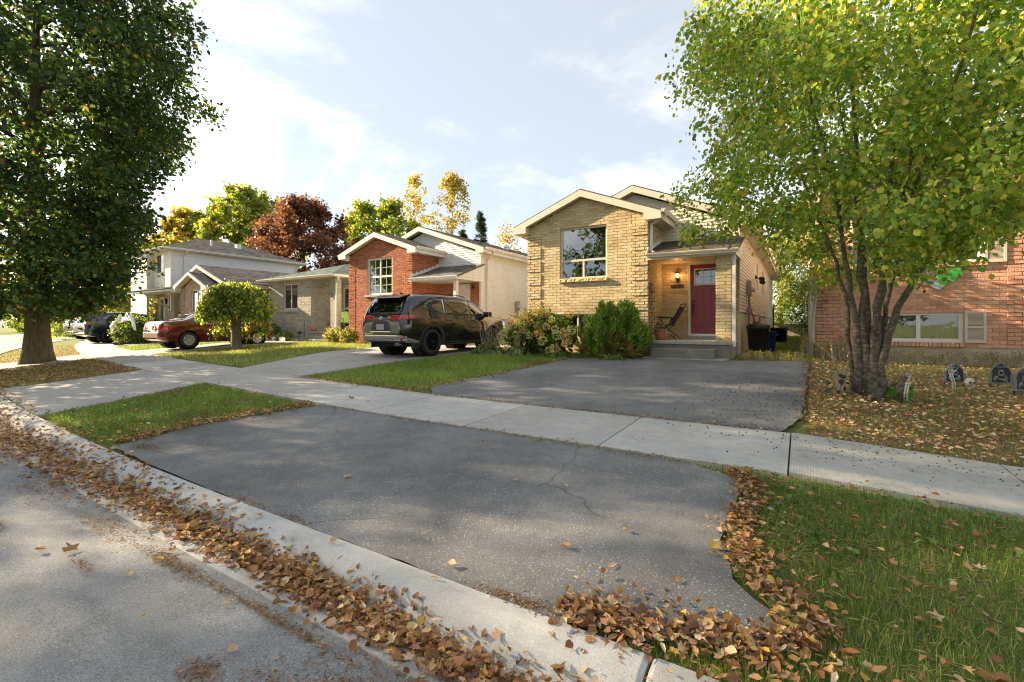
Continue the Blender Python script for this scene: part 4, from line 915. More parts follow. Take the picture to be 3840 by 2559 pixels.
for (a, b) in ((-2.665, -2.42), (-2.245, -2.0)):
    for (x0, x1, z0, z1) in ((a, b, 1.37, 1.395), (a, b, 2.465, 2.49), (a, a + 0.025, 1.396, 2.464), (b - 0.025, b, 1.396, 2.464)): dm.box((x0, YR - 0.010, z0), (x1, YR + 0.001, z1))
    dm.box((a + 0.06, YR - 0.006, 1.45), (b - 0.06, YR + 0.001, 2.41))
dm.build('door_panel', 'door_red', door, bevel=0.004)
lt = MB(); gx0, gx1, gz0_, gz1_ = -2.665, -2.0, 2.63, 3.07
for a, b, c, d in ((gx0 - .03, gx1 + .03, gz0_ - .03, gz0_), (gx0 - .03, gx1 + .03, gz1_, gz1_ + .03), (gx0 - .03, gx0, gz0_, gz1_), (gx1, gx1 + .03, gz0_, gz1_), (gx0, gx1, 2.843, 2.86), (-2.452, -2.435, gz0_, gz1_), (-2.23, -2.213, gz0_, gz1_)): lt.box((a, YR - 0.018, c), (b, YR - 0.001, d))
dl = lt.build('door_light', 'trim_cream', door)
for i in range(3):
    for j in range(2):
        q = MB(); a = gx0 + i * 0.2217; c = gz0_ + j * 0.22; q.box((a + .008, YR - 0.008, c + .008), (a + .214, YR - 0.002, c + .212)); q.build('pane', 'glass_pane' if 'glass_pane' in MATS else 'glass_dark', dl)
hd = MB(); hd.lathe([(0, .03), (.03, .03), (.03, 0), (0, 0)], 16, Matrix.Translation((-2.72, YR - 0.03, 2.14)) @ Matrix.Rotation(RAD(-90), 4, 'X'))
hd.tube([(-2.72, YR - .005, 1.99), (-2.72, YR - .05, 1.98), (-2.72, YR - .055, 1.86), (-2.72, YR - .03, 1.77), (-2.72, YR - .004, 1.755)], .012, 8); hd.box((-2.745, YR - .008, 1.95), (-2.695, YR + .001, 2.05)); hd.build('handle', 'black_metal', door, True)
# lit wall lantern
lp = root('wall_lantern', (-3.16, YR - 0.1, 2.70), 'lit black wall lantern glowing amber beside the red door', 'lamp')
emit('lamp_glow', (1.0, 0.42, 0.10), 4)
M_ = Matrix.Translation((-3.16, YR - 0.11, 0))
m = MB(); m.lathe([(0.004, 3.12), (0.012, 3.07), (0.006, 3.04), (0.03, 3.01), (0.075, 2.975), (0.078, 2.965), (0.05, 2.962)], 6, M_); m.build('lantern_roof', 'black_metal', lp)
m = MB(); m.lathe([(0.05, 2.85), (0.062, 2.845), (0.055, 2.81), (0.03, 2.77), (0.012, 2.75), (0.014, 2.72), (0.0, 2.70)], 6, M_); m.build('lantern_base', 'black_metal', lp)
m = MB()
for i in range(6): a = i * math.pi / 3; m.bar(M_ @ Vector((0.05 * math.cos(a), 0.05 * math.sin(a), 2.85)), M_ @ Vector((0.06 * math.cos(a), 0.06 * math.sin(a), 2.963)), 0.008, 0.008)
m.build('lantern_cage', 'black_metal', lp)
m = MB(); m.lathe([(0, 2.855), (0.04, 2.857), (0.05, 2.96), (0, 2.961)], 12, M_); m.build('lantern_glass', 'lamp_glow', lp)
m = MB(); m.box((-3.20, YR - 0.022, 2.72), (-3.12, YR - 0.013, 2.92)); m.tube([(-3.16, YR - .02, 2.80), (-3.16, YR - .07, 2.74), (-3.16, YR - 0.11, 2.76)], .011, 8); m.build('bracket', 'black_metal', lp)
ld = bpy.data.lights.new('lantern_light', 'POINT'); ld.energy = 1.2; ld.color = (1, 0.55, 0.2); ld.shadow_soft_size = 0.05; lo_ = bpy.data.objects.new('lantern_light', ld); COL.objects.link(lo_); lo_.location = (-3.16, YR - 0.21, 2.9)
# number plaque
m = MB(); m.box((-3.37, YR - 0.03, 2.545), (-2.985, YR - 0.012, 2.655)); pq = tag(m.build('number_plaque', 'wood_dark', None, bevel=0.004), 'dark house number plaque reading 210 below the lantern', 'sign')
plain('number_dark', (0.012, 0.01, 0.01), 0.5); text('210', (-3.178, YR - 0.036, 2.60), 0.125, (RAD(90), 0, 0), 'number_dark', pq, squeeze=1.25)

# ------------------------------------------------------------------ the red brick neighbour
rh = root('red_brick_house', (-14.3, 14.0, 0.55), 'red brick house with white grid window behind the black car', 'house')
rb = Bricks(rh, 'brick_red', 0.213, 0.0722)
XL, XR_, YF, YR, XE = -17.38, -13.47, 14.0, 15.6, -11.2; W = XR_ - XL
pl = front(XL, YF); op = [(1.23, 2.75, 2.70, 4.30)]
gp_ = [(0, 0.4), (W, 0.4), (W, 4.47), (W / 2, 5.18), (0, 4.47)]
def pr_red(u, z):
    if z < 4.26 and (u < 0.44 or u > W - 0.36):
        return 0.028 if math.floor((z - 0.4) / 0.0722 + 1e-3) % 5 < 4 else 0.012
    return 0.012
w1 = wall_sheet('front_wall', pl, gp_, op, 'mortar_red', rh); rb.wall(w1, pl, gp_, op, pr_red, splits=(0.44, W - 0.36))
p2 = rside(XR_, YF); po = [(0, 0.9), (1.6, 0.9), (1.6, 4.36), (0, 4.36)]; w2 = wall_sheet('side_wall', p2, po, [], 'mortar_red', rh); rb.wall(w2, p2, po, [])
p3 = front(XR_, YR); oe = [(1.13, 1.75, 0.95, 3.12)]; po = [(0, 0.9), (XE - XR_ - 0.05, 0.9), (XE - XR_ - 0.05, 3.25), (0, 3.25)]
w3 = wall_sheet('entry_wall', p3, po, oe, 'mortar_red', rh); rb.wall(w3, p3, po, oe); rb.done()
pll = lside(XL, YF); wall_sheet('side_wall', pll, [(0, 0.4), (10, 0.4), (10, 4.36), (0, 4.36)], [], 'siding_cream', rh)
gable(rh, XL, XR_, -15.48, 5.40, 4.56, YF, 17.0, 'shingle_grey', 'trim_white', p=0.24, side=0.40, nparts=60)
gw = XE - XL; pg = front(XL, YR); rg = [(0, 3.4), (gw, 3.4), (gw, 4.38), (gw / 2, 5.55), (0, 4.38)]
w5 = wall_sheet('gable_wall', pg, rg, [], 'siding_white', rh, thick=0.1); siding(w5, pg, [(W, 3.86), (gw, 3.86), (gw, 4.38), (gw / 2, 5.55), (W - .3, 5.44)], [], 'siding_white', 0.097)
gable(rh, XL, XE, (XL + XE) / 2 - 0.1, 5.80, 4.58, YR, 29, 'shingle_grey', 'trim_white', p=0.26, side=0.34, nparts=60, course=0.2)
ps = rside(XE, YR); sp = [(0, 1.66), (13, 1.66), (13, 4.38), (0, 4.38)]
w6 = wall_sheet('side_wall', ps, sp, [], 'siding_cream', rh, thick=0.1); siding(w6, ps, sp, [], 'siding_cream', 0.103)
wall_sheet('foundation', ps, [(0, 0.4), (13, 0.4), (13, 1.66), (0, 1.66)], [], 'parging', rh, front=-0.01)
m = MB(); m.box((XE - 0.05, YR - 0.03, 0.9), (XE + 0.03, YR + 0.07, 4.40)); m.build('corner_trim', 'trim_white', rh)
window(rh, pl, *op[0], 'trim_white', fw=0.075, rec=0.05, rows=[(2.70, 3.49, 2, (1, 1)), (3.49, 4.30, 2, (1, 1))], deep=0.8)
m = MB(); m.box((-16.30, 13.90, 2.615), (-14.55, 14.02, 2.695)); m.build('window_sill', 'concrete_walk', rh, bevel=0.006)
roof_plane(rh, [(-13.44, 13.78, 3.29), (-10.98, 13.78, 3.29), (-10.98, YR, 3.92), (-13.44, YR, 3.92)], 'shingle_grey', 'trim_white', nparts=60, name='porch_roof', course=0.13, tab=0.26)
m = MB(); m.box((-13.44, 13.79, 3.14), (-11.02, 13.815, 3.26)); m.box((-13.44, 13.816, 3.175), (-11.03, YR - 0.02, 3.20)); m.build('fascia', 'trim_white', rh)
pe_ = rside(-11.03, 13.82); pt = [(0, 3.16), (1.75, 3.16), (1.75, 3.84), (0, 3.22)]
wq = wall_sheet('roof_end', pe_, pt, [], 'trim_beige', rh, thick=0.03); siding(wq, pe_, pt, [], 'siding_cream', 0.11)
gutter(rh, (-13.44, 13.79, 3.29), (-10.96, 13.79, 3.28), FR, 'trim_white'); gutter(rh, (-10.83, 15.36, 4.57), (-10.83, 29, 4.57), RT, 'trim_white')
gutter(rh, (-13.06, 13.78, 4.57), (-13.06, YR - .05, 4.57), RT, 'trim_white'); gutter(rh, (-17.8, 13.78, 4.57), (-17.8, 17, 4.57), LF, 'trim_white')
m = MB(); m.box((-11.31, 13.95, 0.8), (-11.16, 14.10, 3.175)); m.build('porch_post', 'trim_white', rh, bevel=0.01)
m = MB(); m.box((-13.44, 13.7, 0.4), (-11.1, YR, 0.9)); m.build('porch_slab', 'concrete_porch', rh)
m = MB(); m.box((-12.34, YR - 0.03, 0.95), (-11.72, YR + 0.03, 3.12)); m.build('door_frame', 'trim_white', rh)
m = MB(); m.box((-12.28, YR - 0.045, 0.97), (-11.78, YR - 0.031, 3.05)); m.box((-12.2, YR - 0.052, 1.9), (-11.86, YR - 0.046, 2.9)); m.build('door', 'door_white', rh)
downspout(rh, [(-10.78, 15.95, 4.47), (-10.8, 15.95, 4.38), (-11.1, 15.95, 4.12), (-11.12, 15.95, 0.7)], 'trim_white')
step_flash(rh, XR_, 1, 13.85, 3.30, YR - 0.02, 3.90, 7)
m = MB(); m.lathe([(0, .1), (.2, .1), (.22, .02), (.22, 0), (.17, 0), (.17, -.1)], 20, Matrix.Translation((-13.1, 20.5, 5.42))); m.build('roof_vent', 'steel', rh)
m = MB(); m.lathe([(0.0, 0.0), (0.05, 0.01), (0.055, 0.14), (0.02, 0.17)], 8, Matrix.Translation((-11.5, YR - 0.1, 2.9))); m.build('porch_lamp', 'black_metal', rh)
for nm, x, y in (('tan', XE, 0),):
    pass
def meter(x, y, z, label, s=1.0):
    r = root('electric_meter', (x, y, z), label, 'meter')
    m = MB(); m.box((x + .02, y - 0.14 * s, z), (x + 0.14, y + 0.14 * s, z + 0.50 * s)); m.build('box', 'plastic_grey', r, bevel=0.008)
    m = MB(); m.lathe([(0, .12), (.07, .115), (.085, .09), (.085, 0), (0, 0)], 18, Matrix.Translation((x + 0.14, y, z + 0.22 * s)) @ Matrix.Rotation(RAD(90), 4, 'Y')); m.build('dial', 'pvc', r, True)
    m = MB(); m.tube([(x + .07, y, z + .01), (x + .07, y, z - 0.35)], 0.03, 10); m.box((x + .02, y - .1, z - 0.62), (x + .13, y + .1, z - 0.36)); m.tube([(x + .07, y, z - .6), (x + .07, y, z - 1.25)], 0.028, 10); m.build('conduit', 'plastic_grey', r)
meter(-1.47, 16.9, 2.35, 'grey electric meter on the beige siding beside the bins', 1.0)
meter(-11.18, 18.4, 2.07, 'electric meter on the cream siding behind the black car', 0.85)

# ------------------------------------------------------------------ the grey brick bungalow
gh = root('grey_brick_bungalow', (-21.8, 14.5, 0.6), 'pale grey brick bungalow with green hip roof and number 202', 'house')
gb = Bricks(gh, 'brick_grey', 0.225, 0.0745); XL, XR_, YF, YR = -24.56, -20.87, 14.5, 16.0
pl = front(XL, YF); op = [(1.33, 2.57, 2.21, 3.54)]; po = [(0, 0.5), (XR_ - XL, 0.5), (XR_ - XL, 3.70), (0, 3.70)]
w = wall_sheet('front_wall', pl, po, op, 'mortar_grey', gh); gb.wall(w, pl, po, op)
p2 = rside(XR_, YF); po = [(0, 0.9), (1.5, 0.9), (1.5, 3.70), (0, 3.70)]; w = wall_sheet('side_wall', p2, po, [], 'mortar_grey', gh); gb.wall(w, p2, po, [])
p3 = front(XR_, YR); po = [(0, 0.9), (2.0, 0.9), (2.0, 3.70), (0, 3.70)]; oe = [(0.55, 1.6, 1.1, 3.45)]; w = wall_sheet('entry_wall', p3, po, oe, 'mortar_grey', gh); gb.wall(w, p3, po, oe)
for pp in (front(-19.41, 14.55), rside(-19.065, 14.55)):
    po = [(0, 1.09), (0.345, 1.09), (0.345, 3.70), (0, 3.70)]; w = wall_sheet('pier', pp, po, [], 'mortar_grey', gh, thick=0.04); gb.wall(w, pp, po, [], phase=0.06)
gb.done()
wall_sheet('side_wall', lside(XL, YF), [(0, 0.5), (10, 0.5), (10, 3.7), (0, 3.7)], [], 'mortar_grey', gh); wall_sheet('side_wall', rside(-18.87, YR), [(0, 0.5), (9, 0.5), (9, 3.7), (0, 3.7)], [], 'mortar_grey', gh)
ex0, ex1, ey0, ey1, ez, rz_ = -25.0, -18.6, 14.1, 25.9, 3.82, 4.82; xm = (ex0 + ex1) / 2
roof_plane(gh, [(ex0, ey0, ez), (ex1, ey0, ez), (xm, ey0 + 3.3, rz_)], 'shingle_green', 'trim_white', nparts=80, course=0.14)
roof_plane(gh, [(ex1, ey0, ez), (ex1, ey1, ez), (xm, ey1 - 3.3, rz_), (xm, ey0 + 3.3, rz_)], 'shingle_green', 'trim_white', course=0.2)
roof_plane(gh, [(ex0, ey1, ez), (ex0, ey0, ez), (xm, ey0 + 3.3, rz_), (xm, ey1 - 3.3, rz_)], 'shingle_green', 'trim_white', course=0.2)
m = MB(); m.box((ex0 + .03, ey0 + .03, 3.69), (ex1 - .03, ey1, 3.72)); m.build('soffit', 'trim_beige', gh)
gutter(gh, (ex0, ey0 + .03, 3.80), (ex1, ey0 + .03, 3.80), FR, 'trim_white'); gutter(gh, (ex1 - .03, ey0, 3.80), (ex1 - .03, ey1, 3.80), RT, 'trim_white')
downspout(gh, [(-18.55, 14.3, 3.7), (-18.57, 14.35, 3.6), (-18.95, 14.5, 3.42), (-18.97, 14.5, 1.3)], 'trim_white')
window(gh, pl, *op[0], 'trim_white', fw=0.06, rec=0.06, rows=[(2.21, 3.54, 2, (0, 0))], glass='glass_dark')
m = MB(); m.box((-23.4, 14.38, 2.08), (-21.9, 14.52, 2.20)); m.build('window_sill', 'concrete_walk', gh)
m = MB(); m.box((-20.87, 14.3, 1.0), (-18.9, YR, 1.085)); m.build('porch_slab', 'concrete_porch', gh, bevel=.01); m = MB(); m.box((-20.85, 14.38, 0.5), (-18.95, YR, 0.998)); m.box((-20.7, 13.95, 0.5), (-19.2, 14.379, 0.82)); m.build('step', 'concrete_walk', gh)
m = MB(); m.box((-20.30, YR - .03, 1.1), (-19.28, YR + .04, 3.45)); m.build('door_frame', 'trim_white', gh); m = MB(); m.box((-20.2, YR - .05, 1.15), (-19.4, YR - .031, 3.35)); dg = m.build('storm_door', 'door_white', gh)
m = MB(); m.box((-20.1, YR - .056, 1.25), (-19.5, YR - .051, 2.2)); m.box((-20.1, YR - .056, 2.3), (-19.5, YR - .051, 3.25)); m.build('pane', 'glass_dark', dg)
for i, ch_ in enumerate('202'): text(ch_, (-19.36 + 0.1 * i, 14.53, 2.90 - 0.11 * i), 0.17, (RAD(90), 0, 0), 'number_dark', gh)

# ------------------------------------------------------------------ the two-storey house
sh = root('two_storey_house', (-31, 12.4, 0.6), 'two storey house with pale siding and brick front wing', 'house')
pk = Bricks(sh, 'brick_pink', 0.225, 0.0745); X0, YF, YB = -31.0, 12.44, 20.4
ps = rside(X0, YF); po = [(0, 2.2), (YB - YF, 2.2), (YB - YF, 5.70), (0, 5.70)]; w = wall_sheet('side_wall', ps, po, [], 'siding_white', sh, thick=.1); siding(w, ps, po, [], 'siding_white', 0.105)
pf = front(-33.25, YF); po = [(0, 3.2), (2.25, 3.2), (2.25, 5.7), (0, 5.7)]; of_ = [(0.40, 1.42, 4.42, 5.60)]
w = wall_sheet('front_wall', pf, po, of_, 'siding_cream', sh, thick=.1); siding(w, pf, po, of_, 'siding_cream', 0.105); window(sh, pf, *of_[0], 'trim_cream', rec=0.0, fw=.07, glass='glass_dark')
p3 = rside(-33.25, 12.1); po = [(0, 3.1), (0.34, 3.1), (0.34, 5.7), (0, 5.7)]; w = wall_sheet('bay_side', p3, po, [], 'siding_white', sh, thick=.08); siding(w, p3, po, [], 'siding_white', 0.105)
p4 = front(-35.5, 12.1); po = [(0, 1.6), (2.25, 1.6), (2.25, 5.7), (0, 5.7)]; of4 = [(0.5, 1.35, 4.3, 5.5)]
w = wall_sheet('bay_wall', p4, po, of4, 'siding_cream', sh, thick=.1); siding(w, p4, po, of4, 'siding_cream', 0.105); window(sh, p4, *of4[0], 'trim_cream', rec=0.0, fw=.07, rows=[(4.3, 4.9, 1, (0, 0)), (4.9, 5.5, 1, (0, 0))], curtain=[(.55, 1.3, 4.35, 5.4)])
m = MB(); m.box((X0 - .06, YF - .03, 3.1), (X0 + .035, YF + .08, 5.7)); m.build('corner_trim', 'trim_white', sh)
ex0, ex1, ey0, ey1, ez, rz_ = -37.2, -30.55, 11.95, 20.9, 5.84, 7.12; xm = -33.9
roof_plane(sh, [(ex0, ey0, ez), (ex1, ey0, ez), (xm, ey0 + 3.35, rz_)], 'shingle_grey', 'trim_white', course=.16, nparts=40); roof_plane(sh, [(ex1, ey0, ez), (ex1, ey1, ez), (xm, ey1 - 3.35, rz_), (xm, ey0 + 3.35, rz_)], 'shingle_grey', 'trim_white', course=.16, nparts=60)
roof_plane(sh, [(ex0, ey1, ez), (ex0, ey0, ez), (xm, ey0 + 3.35, rz_), (xm, ey1 - 3.35, rz_)], 'shingle_grey', 'trim_white', course=.3); roof_plane(sh, [(ex1, ey1, ez), (ex0, ey1, ez), (xm, ey1 - 3.35, rz_)], 'shingle_grey', 'trim_white', course=.3)
m = MB(); m.box((ex0 + .03, ey0 + .03, 5.70), (ex1 - .03, ey1, 5.73)); m.build('soffit', 'trim_beige', sh)
gutter(sh, (ex0, ey0 + .03, 5.84), (ex1, ey0 + .03, 5.84), FR, 'trim_white'); gutter(sh, (ex1 - .03, ey0, 5.84), (ex1 - .03, ey1, 5.84), RT, 'trim_white')
downspout(sh, [(-30.55, 13.1, 5.75), (-30.6, 13.1, 5.62), (-30.9, 13.1, 5.45), (-30.92, 13.1, 3.3)], 'trim_white'); downspout(sh, [(-30.55, 20.3, 5.75), (-30.9, 20.3, 5.45), (-30.92, 20.3, 3.3)], 'trim_white')
m = MB(); m.tube([(-32.2, 15.2, 6.4), (-32.2, 15.2, 6.85)], .06, 8); m.build('vent_pipe', 'steel', sh); m = MB(); m.box((-32.7, 16.9, 6.55), (-32.4, 17.2, 6.85)); m.build('roof_vent', 'trim_white', sh)
# ground floor front, canopy and front wing
pb = front(-33.2, 12.62); po = [(0, 0.6), (2.25, 0.6), (2.25, 3.2), (0, 3.2)]; ob = [(0.35, 1.0, 1.0, 3.05)]; w = wall_sheet('lower_wall', pb, po, ob, 'mortar_pink', sh); pk.wall(w, pb, po, ob)
m = MB(); m.box((-32.85, 12.6, 1.0), (-32.2, 12.7, 3.05)); d_ = m.build('door', 'trim_cream', sh); m = MB(); m.box((-32.7, 12.58, 1.7), (-32.35, 12.597, 2.9)); m.build('pane', 'glass_dark', d_)
m = MB(); m.lathe([(.02, .3), (.1, .22), (.1, .2), (.07, .19), (.06, 0), (.02, -.03)], 6, Matrix.Translation((-31.75, 12.5, 2.65))); m.build('lantern', 'black_metal', sh)
m = MB(); m.prism([(11.25, 3.2), (12.6, 3.2), (12.6, 3.62), (11.25, 3.3)], -33.6, -28.95, lambda u, v, d: (d, u, v)); cp = m.build('canopy', 'trim_white', sh)
roof_plane(sh, [(-33.65, 11.2, 3.31), (-28.95, 11.2, 3.31), (-28.95, 12.6, 3.65), (-33.65, 12.6, 3.65)], 'shingle_grey', 'trim_white', name='canopy_roof')
m = MB(); m.bar((-31.5, 11.3, 3.2), (-31.5, 12.6, 2.35), .08, .08); m.bar((-31.5, 12.55, 3.2), (-31.5, 12.55, 2.2), .08, .08); m.build('canopy_brace', 'trim_cream', sh)
pw_ = front(-28.65, 12.0); po = [(0, 0.6), (2.9, 0.6), (2.9, 3.25), (1.45, 3.95), (0, 3.25)]; ow = [(1.1, 2.3, 1.75, 3.25)]
w = wall_sheet('wing_wall', pw_, po, ow, 'mortar_pink', sh)
pk.wall(w, pw_, po, ow, lambda u, z: 0.035 if (u < .42 and math.floor(z / .0745) % 6 < 5) else .012, splits=(.42,))
pr2 = rside(-25.75, 12.0); po = [(0, 0.6), (8, 0.6), (8, 3.3), (0, 3.3)]; w = wall_sheet('wing_side', pr2, po, [], 'mortar_pink', sh); pk.wall(w, pr2, po, [])
pl2 = lside(-28.65, 12.0); po = [(0, 0.6), (0.7, 0.6), (0.7, 3.3), (0, 3.3)]; wall_sheet('wing_side', pl2, po, [], 'mortar_pink', sh)
pk.done(200)
window(sh, pw_, *ow[0], 'trim_white', rec=.06, rows=[(1.75, 3.25, 2, (0, 0))], glass='glass_dark')
gable(sh, -28.65, -25.75, -27.2, 4.20, 3.36, 12.0, 13.6, 'shingle_mauve', 'trim_white', p=.3, side=.42, fh=.15)
gable(sh, -30.9, -25.2, -27.75, 4.68, 3.33, 12.7, 20.3, 'shingle_mauve', 'trim_white', p=.35, side=.35, fh=.16, nparts=60)
pgw = front(-30.9, 12.75); po = [(0.6, 3.2), (5.4, 3.2), (3.15, 4.45)]; w = wall_sheet('wing_gable', pgw, po, [], 'siding_cream', sh, thick=.08); siding(w, pgw, po, [], 'siding_cream', .11)
m = MB(); m.bar((-30.88, 17.6, 4.62), (-30.88, 18.4, 5.05), .05, .06, (1, 0, 0)); m.build('flag_pole', 'black_metal', sh)

# ------------------------------------------------------------------ the orange brick neighbour on the right
oh = root('orange_brick_house', (2.5, 15.2, 0.4), 'orange brick house with beige shutters behind the leafy tree', 'house')
ob_ = Bricks(oh, 'brick_orange', 0.246, 0.0932); XL, XR_, YF = 0.395, 4.62, 15.2; W = XR_ - XL
pl = front(XL, YF); zb = 0.876; op = [(1.295, 2.955, 1.0, 1.745), (1.15, 3.30, 2.93, 4.15)]
po = [(0, zb), (W, zb), (W, 4.9), (W / 2, 5.78), (0, 4.9)]
def pr_or(u, z):
    if z < 4.6 and (u < 0.535 or u > W - 0.53): return 0.030 if (math.floor((z - zb) / 0.0932 + 1e-3) + 4) % 5 < 4 else 0.013
    return 0.013
w = wall_sheet('front_wall', pl, po, op, 'mortar_orange', oh); ob_.wall(w, pl, po, op, pr_or, splits=(0.535, W - 0.53))
ob_.row(w, pl, 1.25, 2.95, 21, 0.885, 0.995, 0.085); ob_.row(w, pl, 1.1, 3.36, 24, 2.83, 2.925, 0.085); ob_.done()
wall_sheet('foundation', pl, [(0, 0.2), (W, 0.2), (W, zb), (0, zb)], [], 'parging', oh, front=-0.01)
pls = lside(XL, YF); po = [(0, zb), (14, zb), (14, 4.75), (0, 4.75)]; w = wall_sheet('side_wall', pls, po, [], 'siding_beige', oh); siding(w, pls, po, [], 'siding_beige', 0.104)
wall_sheet('side_wall', rside(XR_, YF), [(0, .3), (14, .3), (14, 4.75), (0, 4.75)], [], 'mortar_orange', oh)
window(oh, pl, *op[0], 'trim_white', fw=.085, rec=.03, rows=[(1.0, 1.745, 2, (0, 0))], glass='glass', curtain=[(1.4, 2.85, 1.07, 1.66)])
window(oh, pl, *op[1], 'trim_white', fw=.085, rec=.03, rows=[(2.93, 4.15, 2, (0, 0))], glass='glass', curtain=[(1.25, 3.2, 3.0, 4.05)])
def shutter(x0, x1, z0, z1, two=True):
    m = MB(); y0, y1 = YF - 0.055, YF - 0.016; fr = .055
    m.box((x0, y0, z0), (x0 + fr, y1, z1)); m.box((x1 - fr, y0, z0), (x1, y1, z1)); m.box((x0 + fr, y0, z0), (x1 - fr, y1, z0 + .075)); m.box((x0 + fr, y0, z1 - .055), (x1 - fr, y1, z1))
    zm = z0 + (z1 - z0) * .5; m.box((x0 + fr, y0, zm - .03), (x1 - fr, y1, zm + .03)) if two else None
    s = m.build('shutter', 'trim_beige', oh, bevel=.004); z = z0 + .085
    while z < z1 - .065:
        if not two or abs(z - zm) > .035:
            q = MB(); q.add([(a, b, c) for a in (x0 + fr, x1 - fr) for b, c in ((YF - .05, z), (YF - .046, z - .004), (YF - .022, z + .017), (YF - .026, z + .021))], [(0, 1, 2, 3), (7, 6, 5, 4), (0, 4, 5, 1), (1, 5, 6, 2), (2, 6, 7, 3), (3, 7, 4, 0)]); q.build('louver', 'trim_beige', s)
        z += .0265
shutter(3.358, 3.735, 0.995, 1.745); shutter(1.30, 1.675, 0.995, 1.745); shutter(3.70, 4.08, 2.89, 4.15, False); shutter(1.15, 1.53, 2.89, 4.15, False)
gable(oh, XL, XR_, (XL + XR_) / 2, 6.0, 4.95, YF, 29, 'shingle_brown', 'trim_beige', p=.3, side=.42, course=.25)
downspout(oh, [(0.30, 15.12, 4.7), (0.30, 15.12, 1.0), (0.42, 15.0, 0.86), (0.78, 14.55, 0.52)], 'trim_white')

# ------------------------------------------------------------------ trees and shrubs
barkmat('bark_linden', [(0.3, (0.045, 0.036, 0.022)), (0.55, (0.14, 0.11, 0.065)), (0.75, (0.21, 0.17, 0.105))], 22, 3, 1.0)
barkmat('bark_stem', [(0.3, (0.05, 0.04, 0.032)), (0.5, (0.14, 0.115, 0.092)), (0.72, (0.34, 0.305, 0.26))], 14, 26, 0.6)
barkmat('bark_grey', [(0.3, (0.09, 0.075, 0.055)), (0.7, (0.26, 0.225, 0.175))], 26, 3, 0.8)
barkmat('twig', [(0.3, (0.035, 0.025, 0.018)), (0.7, (0.09, 0.068, 0.05))], 20, 20, 0.2)
barkmat('bark_pale', [(0.3, (0.30, 0.26, 0.21)), (0.7, (0.50, 0.45, 0.38))], 20, 8, 0.3)
def tubes_np(name, segs, mat, parent, n=5):
    """many tapering limbs as one mesh; segs: list of (points, radii)"""
    m = MB()
    for pts, rad in segs: m.tube(pts, rad, n, cap=False)
    return m.build(name, mat, parent, smooth=True)
def grow(nodes, targets, r0, droop=0.15, wig=0.12, sub=4):
    """join each target to the nearest limb point with a curved twig. nodes: list of (pos, radius). returns twigs"""
    N = np.array([n[0] for n in nodes], float); Rr = np.array([n[1] for n in nodes], float); tw = []
    for T in targets:
        d = N - T; dist = np.sqrt((d * d).sum(1)); cost = dist + 0.5 * np.clip(N[:, 2] - T[2], 0, None)
        i = int(np.argmin(cost)); P = N[i]; L = dist[i]
        if L < 0.02: continue
        pts = [P]; bend = nr.normal(0, wig, 3) * L; up = np.array([0, 0, droop * L])
        for k in range(1, sub + 1):
            f = k / sub; pts.append(P + (T - P) * f + (bend + up) * 4 * f * (1 - f) * 0.5)
        r = min(Rr[i] * 0.7, r0 * (0.5 + L)); rad = [max(r * (1 - 0.8 * k / sub), 0.0025) for k in range(sub + 1)]
        tw.append((pts, rad)); N = np.vstack([N, pts[1:]]); Rr = np.concatenate([Rr, rad[1:]])
    return tw
def leaf_on(twigs, per, spread, tail=0.6):
    P = []; D = []
    for pts, rad in twigs:
        k = len(pts); a = np.array(pts); n = per if isinstance(per, int) else per(a)
        if n <= 0: continue
        f = (1 - tail + tail * nr.random(n) ** 0.7) * (k - 1); i = np.minimum(f.astype(int), k - 2); t = (f - i)[:, None]
        q = a[i] * (1 - t) + a[i + 1] * t; P.append(q + nr.normal(0, spread, (n, 3))); dd = a[-1] - a[0]; D.append(np.repeat((dd / (np.linalg.norm(dd) + 1e-6))[None], n, 0))
    return np.vstack(P), np.vstack(D)
def foliage(name, P, D, size, pal, wts, shape, mat, parent, hang=0.5, out=0.6, flat=0.8):
    n = len(P); A = D * out + unit(n) * 0.8 + np.array([0, 0, -hang]); N = unit(n) * (1.1 - flat * .6) + np.array([0, 0, flat])
    c = pick(pal, n, wts); cl = 0.8 + 0.45 * pnoise(P[:, :2] + P[:, 2:3] * 0.7, 1.3, 3); return leaves(name, P, A, N, size * (0.6 + 0.7 * nr.random(n)), c * cl[:, None], shape, mat, parent, 1.0, 0.5)
def ball(n, c, r, shell=0.0):
    u = unit(n) * (shell + (1 - shell) * nr.random((n, 1)) ** 0.4); return np.array(c) + u * np.array(r)
def bark_trunk(name, pts, rad, mat, parent, n=20, flare=0.0, rough=0.05):
    m = MB(); vs = []; pts = [Vector(p) for p in pts]; K = len(pts)
    for i, p in enumerate(pts):
        for a in range(n):
            an = 2 * math.pi * a / n; f = 1 + rough * math.sin(an * 5 + i * .3) + rough * .7 * math.sin(an * 9 + 1.7 + i * .2) + flare * max(0, 1 - i / 2.0) * (0.5 + 0.5 * math.sin(an * 4 + 0.6))
            vs.append((p.x + rad[i] * f * math.cos(an), p.y + rad[i] * f * math.sin(an), p.z))
    m.add(vs, [(i * n + a, i * n + (a + 1) % n, (i + 1) * n + (a + 1) % n, (i + 1) * n + a) for i in range(K - 1) for a in range(n)]); return m.build(name, mat, parent, smooth=True)

